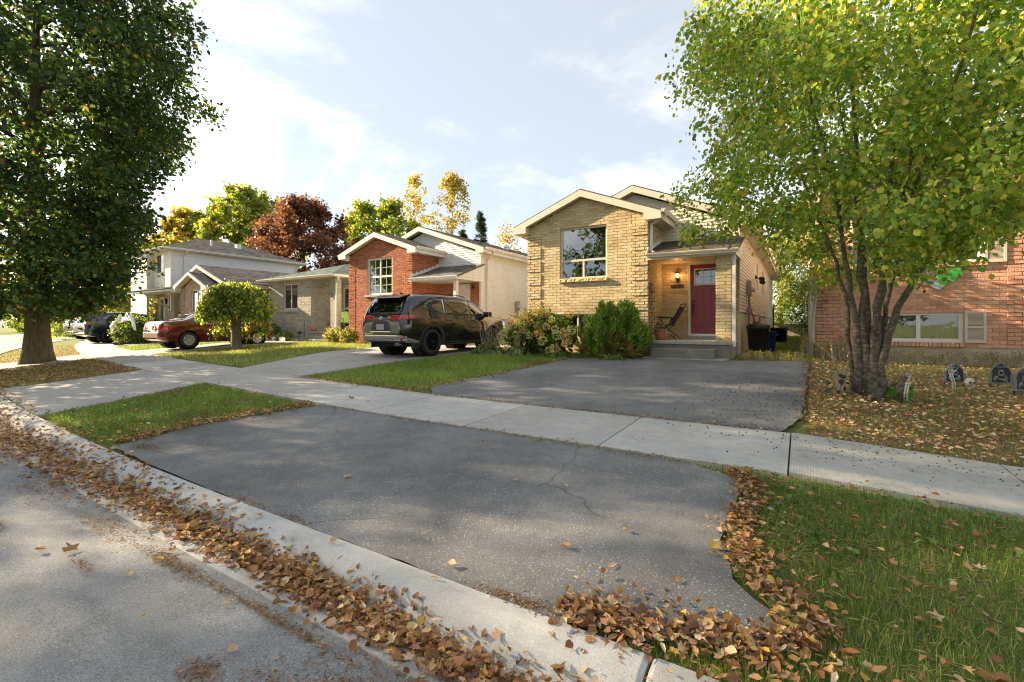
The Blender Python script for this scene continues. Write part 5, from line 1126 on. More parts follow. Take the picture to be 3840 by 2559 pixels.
# --- the big street tree on the left
LX, LY = -20.7, 4.6; lz = gzf(LX, LY)
lt_ = root('street_tree', (LX, LY, lz), 'big dark green street tree with thick trunk on the leaf covered island', 'tree')
trk = [(LX + 0.0, LY, lz - .05), (LX, LY, lz + .35), (LX, LY, lz + 0.9), (LX - .06, LY, lz + 1.8), (LX - .14, LY, lz + 3.2), (LX - .2, LY, lz + 5), (LX - .22, LY, lz + 7), (LX - .15, LY, lz + 9.5), (LX, LY, lz + 12.5)]
bark_trunk('trunk', trk, [.43, .35, .30, .275, .25, .22, .17, .11, .04], 'bark_linden', lt_, 22, .10)
nodes = []
for a, b, ra, rb_ in zip(trk[3:-1], trk[4:], [.32, .29, .25, .19, .12], [.29, .25, .19, .12, .04]):
    for f in np.linspace(0, 1, 8): nodes.append((np.array(a) * (1 - f) + np.array(b) * f, (ra * (1 - f) + rb_ * f) * 0.6))
def linden_R(h, an):
    full = np.interp(h, [1.5, 2.3, 3.2, 5, 7.5, 10, 12.2, 13.5, 14.4], [0.6, 4.6, 5.8, 7.0, 7.3, 6.8, 5.2, 2.6, 0.3]); slim = np.interp(h, [1.5, 2, 3, 4.5, 6.5, 8, 9.3, 12, 13.3, 14.4], [.5, 1.8, 2.5, 2.9, 3.3, 4.0, 4.6, 4.2, 2.2, .3])
    k = (0.5 + 0.5 * math.cos(an - 1.45)) ** .7; return float(full * (1 - k) + slim * k)  # crown slimmed houseward to let sun through, widened streetward to shade the apron
limbs = []
for i in range(34):
    h = 2.0 + 10 * (i / 34) ** 0.9; an = i * 2.4 + rnd.uniform(-.3, .3); R_ = linden_R(h, an) * rnd.uniform(.6, .78)
    b = np.array([LX - .15, LY, lz + h]); t = b + np.array([math.cos(an) * R_, math.sin(an) * R_, R_ * np.interp(h, [2, 5, 13], [-.02, .25, .6])])
    pts = [b + (t - b) * f + np.array([0, 0, .35 * R_ * f * (1 - f)]) for f in np.linspace(0, 1, 7)]; rad = list(np.linspace(.105, .02, 7) * np.interp(h, [2, 12], [1, .5]))
    limbs.append((pts, rad)); nodes += list(zip(pts[1:], rad[1:]))
T = []
while len(T) < 2300:
    h = rnd.uniform(1.75, 14.2); an = rnd.uniform(0, 6.283); R_ = linden_R(h, an) * rnd.uniform(.25, 1) ** .55 * (.97 + .09 * math.sin(an * 3 + h) + .08 * math.sin(an * 7 - h * 2))
    T.append((LX - .15 + R_ * math.cos(an), LY + R_ * math.sin(an), lz + h - .06 * R_))
T.sort(key=lambda p: (p[0] - LX) ** 2 + (p[1] - LY) ** 2)
tw = grow(nodes, np.array(T), .03, .12)
tubes_np('limb', limbs, 'bark_linden', lt_, 7); tubes_np('twigs', tw, 'twig', lt_, 3)
P, D = leaf_on(tw, 45, .21, .95)
foliage('crown', P, D, .145, [(0.04, 0.082, 0.018), (0.058, 0.115, 0.022), (0.032, 0.066, 0.018), (0.10, 0.16, 0.03), (0.26, 0.24, 0.04), (0.34, 0.2, 0.045)], (6, 6, 5, 2.4, .5, .25), 'oval', 'leaf', lt_, .55, .5, .55)
# hanging bract clusters
P, D = leaf_on(tw[::4], 3, .15, .6); foliage('seed_bracts', P, D * 0, .10, [(0.33, 0.27, 0.12), (0.28, 0.20, 0.08)], None, 'narrow', 'leaf', lt_, 1.2, .1, .2)

# --- the many-stemmed tree on the right lawn
RX, RY = 0.86, 8.55; rz0 = gzf(RX, RY)
rt = root('multi_stem_tree', (RX, RY, rz0), 'multi stemmed tree with round yellow green leaves before the orange house', 'tree')
stems = [((-.22, .02), (-.30, .05), (-.48, .0), (-1.3, .2), .05), ((-.14, -.05), (-.22, -.08), (-.38, -.3), (-1.0, -.9), .07), ((-.04, -.04), (-.08, -.05), (-.15, -.3), (-.4, -1.3), .085), ((.02, .06), (.0, .15), (-.05, .4), (-.5, 1.0), .055),
         ((.07, -.05), (.13, -.1), (.22, -.2), (.5, -.9), .085), ((.12, .04), (.26, .08), (.45, .2), (.8, .6), .055), ((.15, -.06), (.40, -.1), (.88, -.2), (1.8, -.6), .075), ((.02, -.08), (.08, -.2), (.25, -.7), (.9, -2.0), .05)]
nodes = []; top = [5.6, 6.6, 7.2, 6.8, 7.4, 6.9, 6.2, 5.6]
for i, (a, b, c, d, r) in enumerate(stems):
    H = top[i] - rz0; raw = [(a[0] * .85, a[1] * .9, -.05), (a[0] * .9, a[1] * .95, .35), (a[0] * .85 + b[0] * .15, a[1], .7), (b[0] * .8, b[1], 1.3), ((b[0] + c[0]) / 2, (b[1] + c[1]) / 2, 2.0), (c[0], c[1], .45 * H), ((c[0] + d[0]) / 2, (c[1] + d[1]) / 2, .68 * H), (d[0], d[1], H)]
    pts = []
    for k in range(len(raw) - 1):
        for f in (0, .34, .67): pts.append(np.array([RX, RY, rz0]) + np.array(raw[k]) * (1 - f) + np.array(raw[k + 1]) * f + nr.normal(0, .012, 3))
    pts.append(np.array([RX, RY, rz0]) + np.array(raw[-1])); rad = list(np.interp(np.linspace(0, 1, len(pts)), [0, .08, .35, 1], [r * .95, r * .8, r * .62, .012]))
    m = MB(); m.tube(pts, rad, 12, cap=False); m.build('stem', 'bark_stem', rt, smooth=True); nodes += list(zip(pts[6:], rad[6:]))
m = MB(); m.tube([(RX + .03, RY - .1, rz0 - .05), (RX + .05, RY - .13, rz0 + .12), (RX + .02, RY - .05, rz0 + .28)], [.14, .09, .04], 14); m.build('root_flare', 'bark_stem', rt, smooth=True)
def env_right(p):
    x, y, z = p; h = z
    R_ = np.interp(h, [1.7, 2.2, 2.9, 3.6, 4.6, 5.6, 6.6, 7.6, 8.0], [.5, 1.7, 2.3, 2.6, 2.6, 2.45, 2.1, 1.3, .2]); cx_ = RX + np.interp(h, [2, 5], [.05, .0]); cy_ = RY - .25
    dx, dy = (x - cx_) / (1.5 if x > cx_ else 1.0), y - cy_; r = math.hypot(dx, dy); an = math.atan2(dy, dx)
    lim = R_ * (1 + .10 * math.sin(3 * an + h * 1.7) + .08 * math.sin(7 * an - 2.3 * h))
    low = 2.2 + .2 * math.sin(an * 2 + 1) + (0.5 if dx < -.5 else 0) + (0.5 if dx > .7 else 0)
    return r < lim and z > low
T = []
while len(T) < 1750:
    p = (RX + rnd.uniform(-3.4, 4.6), RY + rnd.uniform(-3.5, 3.2), rnd.uniform(1.5, 8))
    if env_right(p) and (math.hypot(p[0] - RX, p[1] - RY) > 0.8 or rnd.random() < .35): T.append(p)
T += [(RX + 1.6 + .5 * i, RY - 3.1 - .15 * i, 3.0 + .5 * (i % 3)) for i in range(5)] + [(RX + .5 + .3 * i, RY - 3.3, 2.9 + .3 * (i % 4)) for i in range(6)] + [(RX - .2 + .3 * i, RY - 3.0, 2.35 + .12 * i) for i in range(6)] + [(RX + 2.4 + .3 * i, RY - 2.2 - .1 * i, 2.8 + .2 * (i % 3)) for i in range(6)]
T.sort(key=lambda p: (p[0] - RX) ** 2 + (p[1] - RY) ** 2)
tw = grow(nodes, np.array(T), .016, .06, .10); tubes_np('twigs', tw, 'twig', rt, 4)
P, D = leaf_on(tw, 50, .10, .9)
foliage('crown', P, D, .068, [(0.19, 0.31, 0.05), (0.26, 0.39, 0.06), (0.14, 0.24, 0.042), (0.42, 0.48, 0.08), (0.60, 0.56, 0.10), (0.55, 0.38, 0.07)], (5, 6, 3, 5, 2.4, .3), 'oval', 'leaf', rt, .75, .35, .25)
P, D = leaf_on(tw[::2], 5, .06, .7); BVv = (P[:, None, :] + oc[None] * .9).reshape(-1, 3); np_mesh('berries', BVv, (of[None] + (np.arange(len(P)) * 6)[:, None, None]).reshape(-1, 3), 'berry', rt)

# --- weeping mulberry
WX, WY = -17.6, 9.15; wz = gzf(WX, WY)
wr = root('weeping_tree', (WX, WY, wz), 'small umbrella shaped weeping tree with trailing yellow leaves on the sunlit lawn', 'tree')
bark_trunk('trunk', [(WX, WY, wz - .05), (WX, WY, wz + .15), (WX - .01, WY, wz + .6), (WX + .02, WY, wz + 1.2), (WX + .03, WY, wz + 1.65)], [.24, .17, .15, .17, .2], 'bark_grey', wr, 18, .2, .06)
tw = []
for i in range(230):
    an = rnd.uniform(0, 6.283); R_ = rnd.uniform(.12, 1.1) ** .6; b = np.array([WX + .03, WY, wz + rnd.uniform(1.5, 1.72)]); tp = np.array([WX + R_ * .6 * math.cos(an), WY + R_ * .6 * math.sin(an), wz + 2.42 - .22 * R_ + rnd.uniform(-.14, .1)])
    dr = rnd.uniform(.25, .8) + (.75 if rnd.random() < .12 and R_ > .8 else 0); e = np.array([WX + R_ * 1.12 * math.cos(an), WY + R_ * 1.12 * math.sin(an), max(wz + .4, wz + 2.15 - .3 * R_ - dr)])
    pts = [b, (b + tp) / 2 + np.array([0, 0, .08]), tp, tp * .45 + e * .55 + np.array([0, 0, .28]), e * .85 + tp * .15 + np.array([0, 0, .1]), e]; tw.append((pts, [.03, .025, .018, .012, .008, .004]))
tubes_np('branches', tw, 'twig', wr, 4); P, D = leaf_on([(p[1:], r[1:]) for p, r in tw], 95, .075, .95)
foliage('crown', P, D, .10, [(0.11, 0.19, 0.03), (0.17, 0.25, 0.04), (0.085, 0.15, 0.026), (0.36, 0.39, 0.06), (0.52, 0.47, 0.07)], (5, 5, 3, 5, 4), 'oval', 'leaf', wr, 1.1, .2, .2)

# --- background trees, each with its own trunk and crown
def crown_tree(name, x, y, h, r, pal, wts, label, n=260, per=55, size=.22, base=.25, shape='oval', trunk=.16, bark='bark_grey', squash=1.0, up=.5, group=None, dens=1.0, leafy=None, hang=.3, spread=.28):
    z = gzf(x, y); o = root(name, (x, y, z), label, 'tree', group); zb_ = z + h * base
    pts = [(x, y, z - .1), (x, y, z + h * .2), (x + .1, y, z + h * .45), (x, y, z + h * .75)]; m = MB(); m.tube(pts, [trunk * 1.3, trunk, trunk * .7, trunk * .25], 10, cap=False); m.build('trunk', bark, o, smooth=True)
    nodes = [(np.array(pts[1]) * (1 - f) + np.array(pts[3]) * f, trunk * (1 - .7 * f)) for f in np.linspace(0, 1, 16)]; T = []
    while len(T) < n:
        f = rnd.random(); hh = zb_ + (z + h - zb_) * f; R_ = r * math.sin(math.pi * min(1, .16 + .80 * f)) ** .7 * squash; an = rnd.uniform(0, 6.283); q = rnd.random() ** .45 * R_ * (1 + .2 * math.sin(3 * an + 5 * f) + .12 * math.sin(7 * an + 9 * f))
        T.append((x + q * math.cos(an), y + q * math.sin(an), hh + rnd.gauss(0, .15)))
    T.sort(key=lambda p: (p[0] - x) ** 2 + (p[1] - y) ** 2); tw = grow(nodes, np.array(T), .03, -up * .2, .1); tubes_np('branches', tw, bark, o, 3)
    lv = tw if leafy is None else [t for t in tw if leafy(t[0][-1], z, h)]
    P, D = leaf_on(lv, per, spread, .95); foliage('crown', P, D, size, pal, wts, shape, 'leaf', o, hang, .6, .45); return o
YG = [(0.26, 0.33, 0.05), (0.18, 0.25, 0.045), (0.36, 0.38, 0.065), (0.46, 0.36, 0.07), (0.13, 0.20, 0.04)]
OR = [(0.52, 0.40, 0.07), (0.55, 0.30, 0.06), (0.42, 0.40, 0.07), (0.30, 0.34, 0.06)]
crown_tree('maple_tree', -60.0, 32.0, 17.6, 7.0, YG, (5, 4, 3, 1.6, 2), 'yellow green maple rising behind the two storey house', 420, 60, .42, .12, 'maple')
crown_tree('maple_tree', -67.0, 29.0, 15.0, 6.0, OR, None, 'orange yellow maple left of the two storey roof', 300, 55, .42, .1, 'maple')
crown_tree('purple_maple', -40.4, 27.3, 12.3, 5.7, [(0.15, 0.06, 0.045), (0.23, 0.095, 0.055), (0.095, 0.048, 0.042), (0.34, 0.15, 0.075), (0.11, 0.085, 0.045)], (5, 4, 5, 1.8, 1.5), 'dense purple brown maple between the bungalow and two storey roofs', 380, 80, .27, .1, 'maple')
crown_tree('ash_tree', -42.2, 36, 14.2, 3.6, YG, (4, 5, 2, 1.4, 3), 'yellow green tree behind the red brick house', 240, 55, .32, .1, 'oval', hang=-.3)
crown_tree('ash_tree', -38.6, 36.5, 14.2, 3.2, YG, (3, 5, 2, 2, 3), 'second yellow green tree right of the first behind the red house', 190, 50, .32, .1, 'oval', hang=-.3)
crown_tree('ash_tree', -34.6, 36.0, 11.0, 2.6, YG, (3, 5, 2, 2, 3), 'lower yellow green tree right of the taller two behind the red house', 150, 50, .30, .1, 'oval', hang=-.3)
crown_tree('poplar_tree', -43.7, 46.0, 20.3, 2.7, [(0.36, 0.30, 0.07), (0.27, 0.27, 0.06), (0.40, 0.26, 0.07)], None, 'tall half bare tree with golden tuft, left of the pair', 160, 24, .30, .2, 'oval', .16, 'bark_pale', 1, 1.5, 'half bare tall trees', leafy=lambda p, z, h: p[2] > z + h * (.66 + .2 * rnd.random()))
crown_tree('poplar_tree', -37.4, 46.0, 19.6, 3.1, [(0.36, 0.30, 0.07), (0.27, 0.27, 0.06), (0.40, 0.26, 0.07)], None, 'tall half bare tree with golden tuft, right of the pair', 240, 24, .30, .2, 'oval', .17, 'bark_pale', 1, 1.5, 'half bare tall trees', leafy=lambda p, z, h: p[2] > z + h * (.5 + .3 * rnd.random()))
crown_tree('fruit_tree', -21.6, 34, 9.2, 1.4, [(0.50, 0.24, 0.06), (0.36, 0.26, 0.08), (0.24, 0.26, 0.08)], None, 'sparse orange leaved tree seen between red and tan house', 90, 14, .19, .3, 'oval', .08, 'bark_grey')
def spruce(x, y, h, r, label):
    z = gzf(x, y); o = root('spruce_tree', (x, y, z), label, 'tree', 'dark spruces'); m = MB(); m.tube([(x, y, z), (x, y, z + h)], [.14, .01], 8); m.build('trunk', 'bark_grey', o); tw = []
    for i in range(210):
        f = rnd.random() ** .8; hh = h * (.1 + .88 * f); R_ = r * (1 - f) ** .85 * rnd.uniform(.75, 1.1) + .08; an = rnd.uniform(0, 6.283); b = np.array([x, y, z + hh]); e = b + np.array([R_ * math.cos(an), R_ * math.sin(an), -.12 * R_ + .1])
        tw.append(([b, (b + e) / 2 + np.array([0, 0, -.05]), e], [.02, .012, .004]))
    tubes_np('branches', tw, 'twig', o, 3); P, D = leaf_on(tw, 60, .10, .95); foliage('crown', P, D, .19, [(0.03, 0.07, 0.032), (0.045, 0.09, 0.04), (0.06, 0.10, 0.035)], None, 'narrow', 'needle', o, .25, 1.0, .5)
spruce(-28.7, 40.0, 12.6, 1.9, 'tall dark spruce behind the red house roof'); spruce(-31.0, 40.0, 10.9, 1.7, 'shorter dark spruce left of the tall one')
# greenery at the end of the side yard
crown_tree('yard_tree', -1.2, 39.5, 7.6, 2.6, YG, (4, 4, 3, 1, 4), 'bright green tree closing the side yard', 200, 60, .22, .06, 'narrow')
crown_tree('yard_tree', 1.4, 33, 6.5, 2.3, [(0.06, 0.12, 0.025), (0.09, 0.16, 0.03), (0.17, 0.22, 0.04)], None, 'darker green tree overhanging the side yard', 150, 60, .20, .06, 'narrow')
crown_tree('sapling', 0.26, 14.55, 3.6, 1.0, [(0.26, 0.31, 0.04), (0.36, 0.36, 0.05), (0.18, 0.25, 0.035)], None, 'thin sapling with yellow green leaves at the house corner', 46, 34, .12, .45, 'narrow', .045, 'bark_pale', hang=.6, spread=.14)
crown_tree('left_tree', -72, 22, 14, 6.5, [(0.13, 0.19, 0.03), (0.09, 0.14, 0.025), (0.28, 0.29, 0.05)], None, 'green tree far behind the big street tree', 220, 55, .30, .1)
crown_tree('left_tree', -88, 26, 20, 9, YG, None, 'pale yellow green tree at the far left distance', 220, 50, .34, .1)
crown_tree('vine_tree', -40.0, 13.0, 3.6, 1.8, [(0.30, 0.31, 0.05), (0.17, 0.22, 0.035), (0.40, 0.34, 0.05)], None, 'yellow leaved small tree beside the two storey house door', 120, 55, .16, .1)
for x_, y_, h_, r_, lb in ((-58, 17.5, 9, 4.5, 'green tree in the distance just right of the big trunk'), (-80, 21, 11, 6.5, 'green tree in the distance behind the big trunk'), (-104, 25, 13, 9, 'farthest green tree at the left edge of the picture')): crown_tree('far_tree', x_, y_, h_, r_, [(0.13, 0.20, 0.04), (0.20, 0.26, 0.05), (0.30, 0.32, 0.07)], None, lb, 200, 50, .36, .02)
# trees across the street (mirrored in the window glass; the second added out of view to shade the road)
crown_tree('opposite_tree', -14.5, -15, 13, 5.5, [(0.05, 0.095, 0.02), (0.08, 0.13, 0.03)], None, 'dark green tree across the street, mirrored in the picture window', 240, 50, .30, .12, trunk=.3)
crown_tree('opposite_tree', -33.5, -6.4, 19, 6.8, [(0.06, 0.10, 0.02), (0.10, 0.15, 0.03)], None, 'second tree across the street, added out of view to shade the road', 200, 50, .30, .12, trunk=.3)
crown_tree('opposite_tree', 5, -19, 11, 4.5, [(0.06, 0.10, 0.02), (0.10, 0.15, 0.03)], None, 'tree across the street opposite the orange house', 160, 45, .30, .12, trunk=.3)

# ------------------------------------------------------------------ vehicles
carpaint('paint_black', (0.006, 0.007, 0.010), 0.0, None, 0.12); carpaint('paint_dust', (0.012, 0.012, 0.013), 0.0, (0.20, 0.165, 0.12, 0.42), 0.25)
carpaint('paint_maroon', (0.13, 0.012, 0.016), 0.25, None, 0.2); carpaint('paint_navy', (0.012, 0.018, 0.035), 0.2); carpaint('paint_white', (0.70, 0.70, 0.68), 0.0); carpaint('paint_champagne', (0.50, 0.45, 0.36), 0.3)
plain('tyre', (0.022, 0.021, 0.02), 0.85, scale=20); plain('rim_black', (0.02, 0.02, 0.022), 0.3, 0.6); plain('rim_silver', (0.55, 0.55, 0.54), 0.35, 0.7); plain('well', (0.008, 0.008, 0.008), 0.95)
plain('trim_dark', (0.045, 0.044, 0.043), 0.6); plain('bumper_silver', (0.36, 0.33, 0.28), 0.45, 0.4, dirt=(0.24, 0.2, 0.15, 0.5)); plain('chrome', (0.75, 0.74, 0.72), 0.15, 1.0); plain('plate', (0.62, 0.63, 0.66), 0.5); plain('plate_dusty', (0.36, 0.33, 0.29), 0.6)
plain('lamp_red', (0.45, 0.012, 0.012), 0.12, coat=1); plain('lamp_clear', (0.55, 0.50, 0.45), 0.15, coat=1); plain('lamp_amber', (0.6, 0.2, 0.02), 0.2)
def smooth_interp(xs, pts, it=2):
    v = np.interp(xs, [p[0] for p in pts], [p[1] for p in pts])
    for _ in range(it): w = np.concatenate([[v[0]], v, [v[-1]]]); v = 0.25 * w[:-2] + 0.5 * w[1:-1] + 0.25 * w[2:]
    return v
class Car:
    def __init__(s, rt_, paint, top, belt, bot, half, tumble, axles, tr, wr, nst=120):
        s.rt, s.paint, s.axles, s.tr, s.wr = rt_, paint, axles, tr, wr
        x0, x1 = top[0][0], top[-1][0]; f = np.linspace(0, 1, nst); xs = x0 + (x1 - x0) * (0.5 - 0.5 * np.cos(math.pi * f)) * 0.35 + (x1 - x0) * f * 0.65
        T, B, Z0, W = (smooth_interp(xs, p) for p in (top, belt, bot, half)); B = np.minimum(B, T - 0.035)
        rings = []
        for x, t, b, z, w in zip(xs, T, B, Z0, W):
            h = t - b; wt_ = w * .955 - tumble * h; zm = z + (b - z) * .58
            ctrl = [(0, z), (w * .78, z), (w * .93, z + .05), (w * .985, z + (b - z) * .3), (w, zm), (w * .985, b - (b - z) * .14), (w * .955, b), (w * .955 - tumble * h * .45, b + h * .5), (wt_ + .015, t - min(.10, h * .35)), (wt_ - .06, t - min(.025, h * .12)), (wt_ * .55, t + .004), (0, t + .012)]
            q = []
            for k in range(len(ctrl) - 1):     # Catmull-Rom
                p0, p1, p2, p3 = ctrl[max(k - 1, 0)], ctrl[k], ctrl[k + 1], ctrl[min(k + 2, len(ctrl) - 1)]
                for u in (0, .34, .67): q.append(tuple(.5 * (2 * b_ + (-a_ + c_) * u + (2 * a_ - 5 * b_ + 4 * c_ - d_) * u * u + (-a_ + 3 * b_ - 3 * c_ + d_) * u ** 3) for a_, b_, c_, d_ in zip(p0, p1, p2, p3)))
            q.append(ctrl[-1]); rings.append([(x, max(0, y), zz) for y, zz in q])
        n = len(rings[0]); V = []; 
        for r in rings: V += r + [(x, -y, z) for x, y, z in r[-2:0:-1]]
        m_ = 2 * n - 2; R_ = wr * 1.17; F = []
        V = [list(v) for v in V]
        for v in V:
            for ax in axles:
                d = math.hypot(v[0] - ax, v[2] - wr)
                if abs(v[1]) > .5 and abs(d - R_) < .028: v[0] = ax + (v[0] - ax) * R_ / d; v[2] = wr + (v[2] - wr) * R_ / d
        for i in range(len(rings) - 1):
            for j in range(m_):
                q = (i * m_ + j, i * m_ + (j + 1) % m_, (i + 1) * m_ + (j + 1) % m_, (i + 1) * m_ + j)
                c = np.mean([V[k] for k in q], axis=0)
                if any(math.hypot(c[0] - ax, c[2] - wr) < R_ - .002 and abs(c[1]) > .52 for ax in axles): continue
                F.append(q)
        F += [tuple(range(m_)), tuple(range((len(rings) - 1) * m_, len(rings) * m_))[::-1]]
        mb = MB(); mb.v = [tuple(v) for v in V]; mb.f = F; s.body = mb.build('body', paint, rt_, smooth=True)
        full = [(i * m_ + j, i * m_ + (j + 1) % m_, (i + 1) * m_ + (j + 1) % m_, (i + 1) * m_ + j) for i in range(len(rings) - 1) for j in range(m_)] + F[-2:]
        s.bvh = BVHTree.FromPolygons([Vector(v) for v in V], full); s.x0, s.x1 = x0, x1; s.wmax = max(W)
        for ax in axles:        # dark wheel wells
            for sd in (-1, 1):
                w = MB(); w.lathe([(0, 0), (R_ + .01, 0), (R_ + .01, .34)], 24, Matrix.Translation((ax, sd * .5, wr)) @ Matrix.Rotation(RAD(-90 * sd), 4, 'X')); w.build('wheel_well', 'well', rt_)
    def hit(s, u, v, view):
        if view in ('L', 'R'):
            sd = 1 if view == 'L' else -1; r = s.bvh.ray_cast(Vector((u, sd * 3, v)), Vector((0, -sd, 0)))
        elif view == 'B': r = s.bvh.ray_cast(Vector((-5, u, v)), Vector((1, 0, 0)))
        else: r = s.bvh.ray_cast(Vector((5, u, v)), Vector((-1, 0, 0)))
        if r[0] is None:
            g = {'L': (u, s.wmax, v), 'R': (u, -s.wmax, v), 'B': (s.x0, u, v), 'F': (s.x1, u, v)}[view]; r = s.bvh.find_nearest(Vector(g))
        return r[0], r[1]
    def decal(s, name, poly, view, mat, off=.004, step=.07, parent=None):
        bm = bmesh.new(); vs = [bm.verts.new((u, v, 0)) for u, v in poly]
        for t in tessellate_polygon([[Vector((u, v, 0)) for u, v in poly]]):
            try: bm.faces.new([vs[i] for i in t])
            except ValueError: pass
        for ax in (0, 1):
            lo, hi = min(p[ax] for p in poly), max(p[ax] for p in poly); k = math.floor(lo / step) + 1
            while k * step < hi:
                co = [0, 0, 0]; no = [0, 0, 0]; co[ax] = k * step; no[ax] = 1; bmesh.ops.bisect_plane(bm, geom=bm.verts[:] + bm.edges[:] + bm.faces[:], plane_co=co, plane_no=no); k += 1
        axis = {'L': Vector((0, 1, 0)), 'R': Vector((0, -1, 0)), 'B': Vector((-1, 0, 0)), 'F': Vector((1, 0, 0))}[view]
        for v in bm.verts:
            p, n = s.hit(v.co.x, v.co.y, view); n = n if n.dot(axis) > 0 else -n; v.co = p + (n + axis).normalized() * off
        r = bmesh.ops.extrude_face_region(bm, geom=bm.faces[:]); 
        for g in r['geom']:
            if isinstance(g, bmesh.types.BMVert): g.co -= axis * (off + .006)
        me = bpy.data.meshes.new(name); bm.to_mesh(me); bm.free(); return link(name, me, mat, parent or s.rt, True)
    def line(s, name, pts, view, w=.009, mat='well', off=.0015):
        P = []; out = []
        for a, b in zip(pts[:-1], pts[1:]):
            n = max(1, int(math.dist(a, b) / .06)); P += [(a[0] + (b[0] - a[0]) * k / n, a[1] + (b[1] - a[1]) * k / n) for k in range(n)]
        P.append(pts[-1]); m = MB(); vs = []
        for i, (u, v) in enumerate(P):
            du, dv = P[min(i + 1, len(P) - 1)][0] - P[max(i - 1, 0)][0], P[min(i + 1, len(P) - 1)][1] - P[max(i - 1, 0)][1]; l = math.hypot(du, dv) or 1
            for sg in (-1, 1):
                p, nn = s.hit(u - sg * dv / l * w / 2, v + sg * du / l * w / 2, view); ax = {'L': Vector((0, 1, 0)), 'R': Vector((0, -1, 0)), 'B': Vector((-1, 0, 0)), 'F': Vector((1, 0, 0))}[view]; vs.append(p + ax * off)
        m.add(vs, [(2 * i, 2 * i + 1, 2 * i + 3, 2 * i + 2) for i in range(len(P) - 1)]); return m.build(name, mat, s.rt, smooth=True)
    def arches(s, mat, w=.06, out=.012):
        R0 = s.wr * 1.15
        for ax in s.axles:
            for view in ('R', 'L'):
                sd = 1 if view == 'L' else -1; m = MB(); n = 26; ring = []
                for i in range(n + 1):
                    a = RAD(-12) + RAD(204) * i / n
                    for r in (R0 - .012, R0, R0 + w):
                        u, v = ax + r * math.cos(a), s.wr + r * math.sin(a); p, _ = s.hit(ax + max(r, R0 + .01) * math.cos(a), s.wr + max(r, R0 + .01) * math.sin(a), view); ring.append((u, p.y + sd * (out if r > R0 - .001 else -.06) * (1 if r < R0 + w - .001 else .2), max(v, .2)))
                m.add(ring, [(3 * i + j, 3 * i + j + 1, 3 * i + j + 4, 3 * i + j + 3) for i in range(n) for j in (0, 1)]); m.build('wheel_arch', mat, s.rt, smooth=True)
    def wheels(s, rimmat, style, w=.225):
        r = s.wr; rr = r * (.70 if style == 'spoke' else .66)
        for ax in s.axles:
            for sd in (-1, 1):
                M0 = Matrix.Translation((ax, sd * (s.tr / 2 + w * .0), r)) @ Matrix.Rotation(RAD(-90 * sd), 4, 'X')    # local z points outward
                h = w / 2; t = MB(); t.lathe([(rr * .94, -h), (r * .93, -h), (r * .985, -h * .8), (r, -h * .4), (r, h * .4), (r * .985, h * .8), (r * .93, h), (rr * 1.05, h * 1.02), (rr * .97, h * .95), (rr * .94, h * .5)], 40, M0); ty = t.build('wheel', 'tyre', s.rt, smooth=True)
                d = MB(); d.lathe([(0, h * .05), (rr * .95, h * .05), (rr * .96, h * .9), (rr * 1.0, h * .95)], 32, M0); d.build('rim_barrel', 'well' if style == 'spoke' else rimmat, ty, True)
                q = MB()
                if style == 'spoke':
                    for k in range(10):
                        for e in (-.055, .055):
                            a = 2 * math.pi * k / 10; q.bar(M0 @ Vector((rr * .16 * math.cos(a), rr * .16 * math.sin(a), h * .75)), M0 @ Vector((rr * .93 * math.cos(a + e * 1.6), rr * .93 * math.sin(a + e * 1.6), h * .86)), .018, .03, M0.to_3x3() @ Vector((0, 0, 1)))
                    q.lathe([(0, h * .98), (rr * .14, h * .96), (rr * .2, h * .8), (rr * .2, h * .3)], 16, M0)
                else:
                    for k in range(7):
                        a = 2 * math.pi * k / 7; ca, sa = math.cos(a), math.sin(a); u = lambda l, wd, z: M0 @ Vector((l * ca - wd * sa, l * sa + wd * ca, z))
                        q.add([u(rr * .2, -rr * .1, h * .9), u(rr * .2, rr * .1, h * .9), u(rr * .62, rr * .12, h * .95), u(rr * .97, rr * .36, h * .9), u(rr * 1.0, 0, h * .9), u(rr * .97, -rr * .36, h * .9), u(rr * .62, -rr * .12, h * .95)], [(0, 1, 2, 6), (2, 3, 4), (2, 4, 6), (4, 5, 6)])
                    q.lathe([(0, h * 1.0), (rr * .2, h * .97), (rr * .24, h * .8)], 16, M0); q.lathe([(rr * .86, h * .93), (rr * 1.0, h * .96), (rr * 1.04, h * .9)], 32, M0)
                q.build('hubcap' if style != 'spoke' else 'spokes', rimmat, ty)
SUV_TOP = [(-2.475, .92), (-2.45, 1.05), (-2.36, 1.22), (-2.22, 1.48), (-2.10, 1.63), (-1.85, 1.69), (-.9, 1.73), (0, 1.72), (.45, 1.66), (.85, 1.47), (1.22, 1.22), (1.45, 1.12), (2.0, 1.06), (2.3, .97), (2.43, .82), (2.475, .64)]
SUV_BELT = [(-2.475, .90), (-2.3, 1.10), (-1.6, 1.14), (-.8, 1.09), (.6, 1.05), (1.2, 1.05), (2.475, 1.0)]
SUV_BOT = [(-2.475, .52), (-2.35, .38), (-2.0, .30), (-1.4, .27), (1.9, .26), (2.3, .27), (2.475, .42)]
SUV_W = [(-2.475, .74), (-2.42, .84), (-2.25, .925), (-1.5, .965), (-.3, .945), (1.3, .965), (2.0, .93), (2.3, .84), (2.475, .66)]
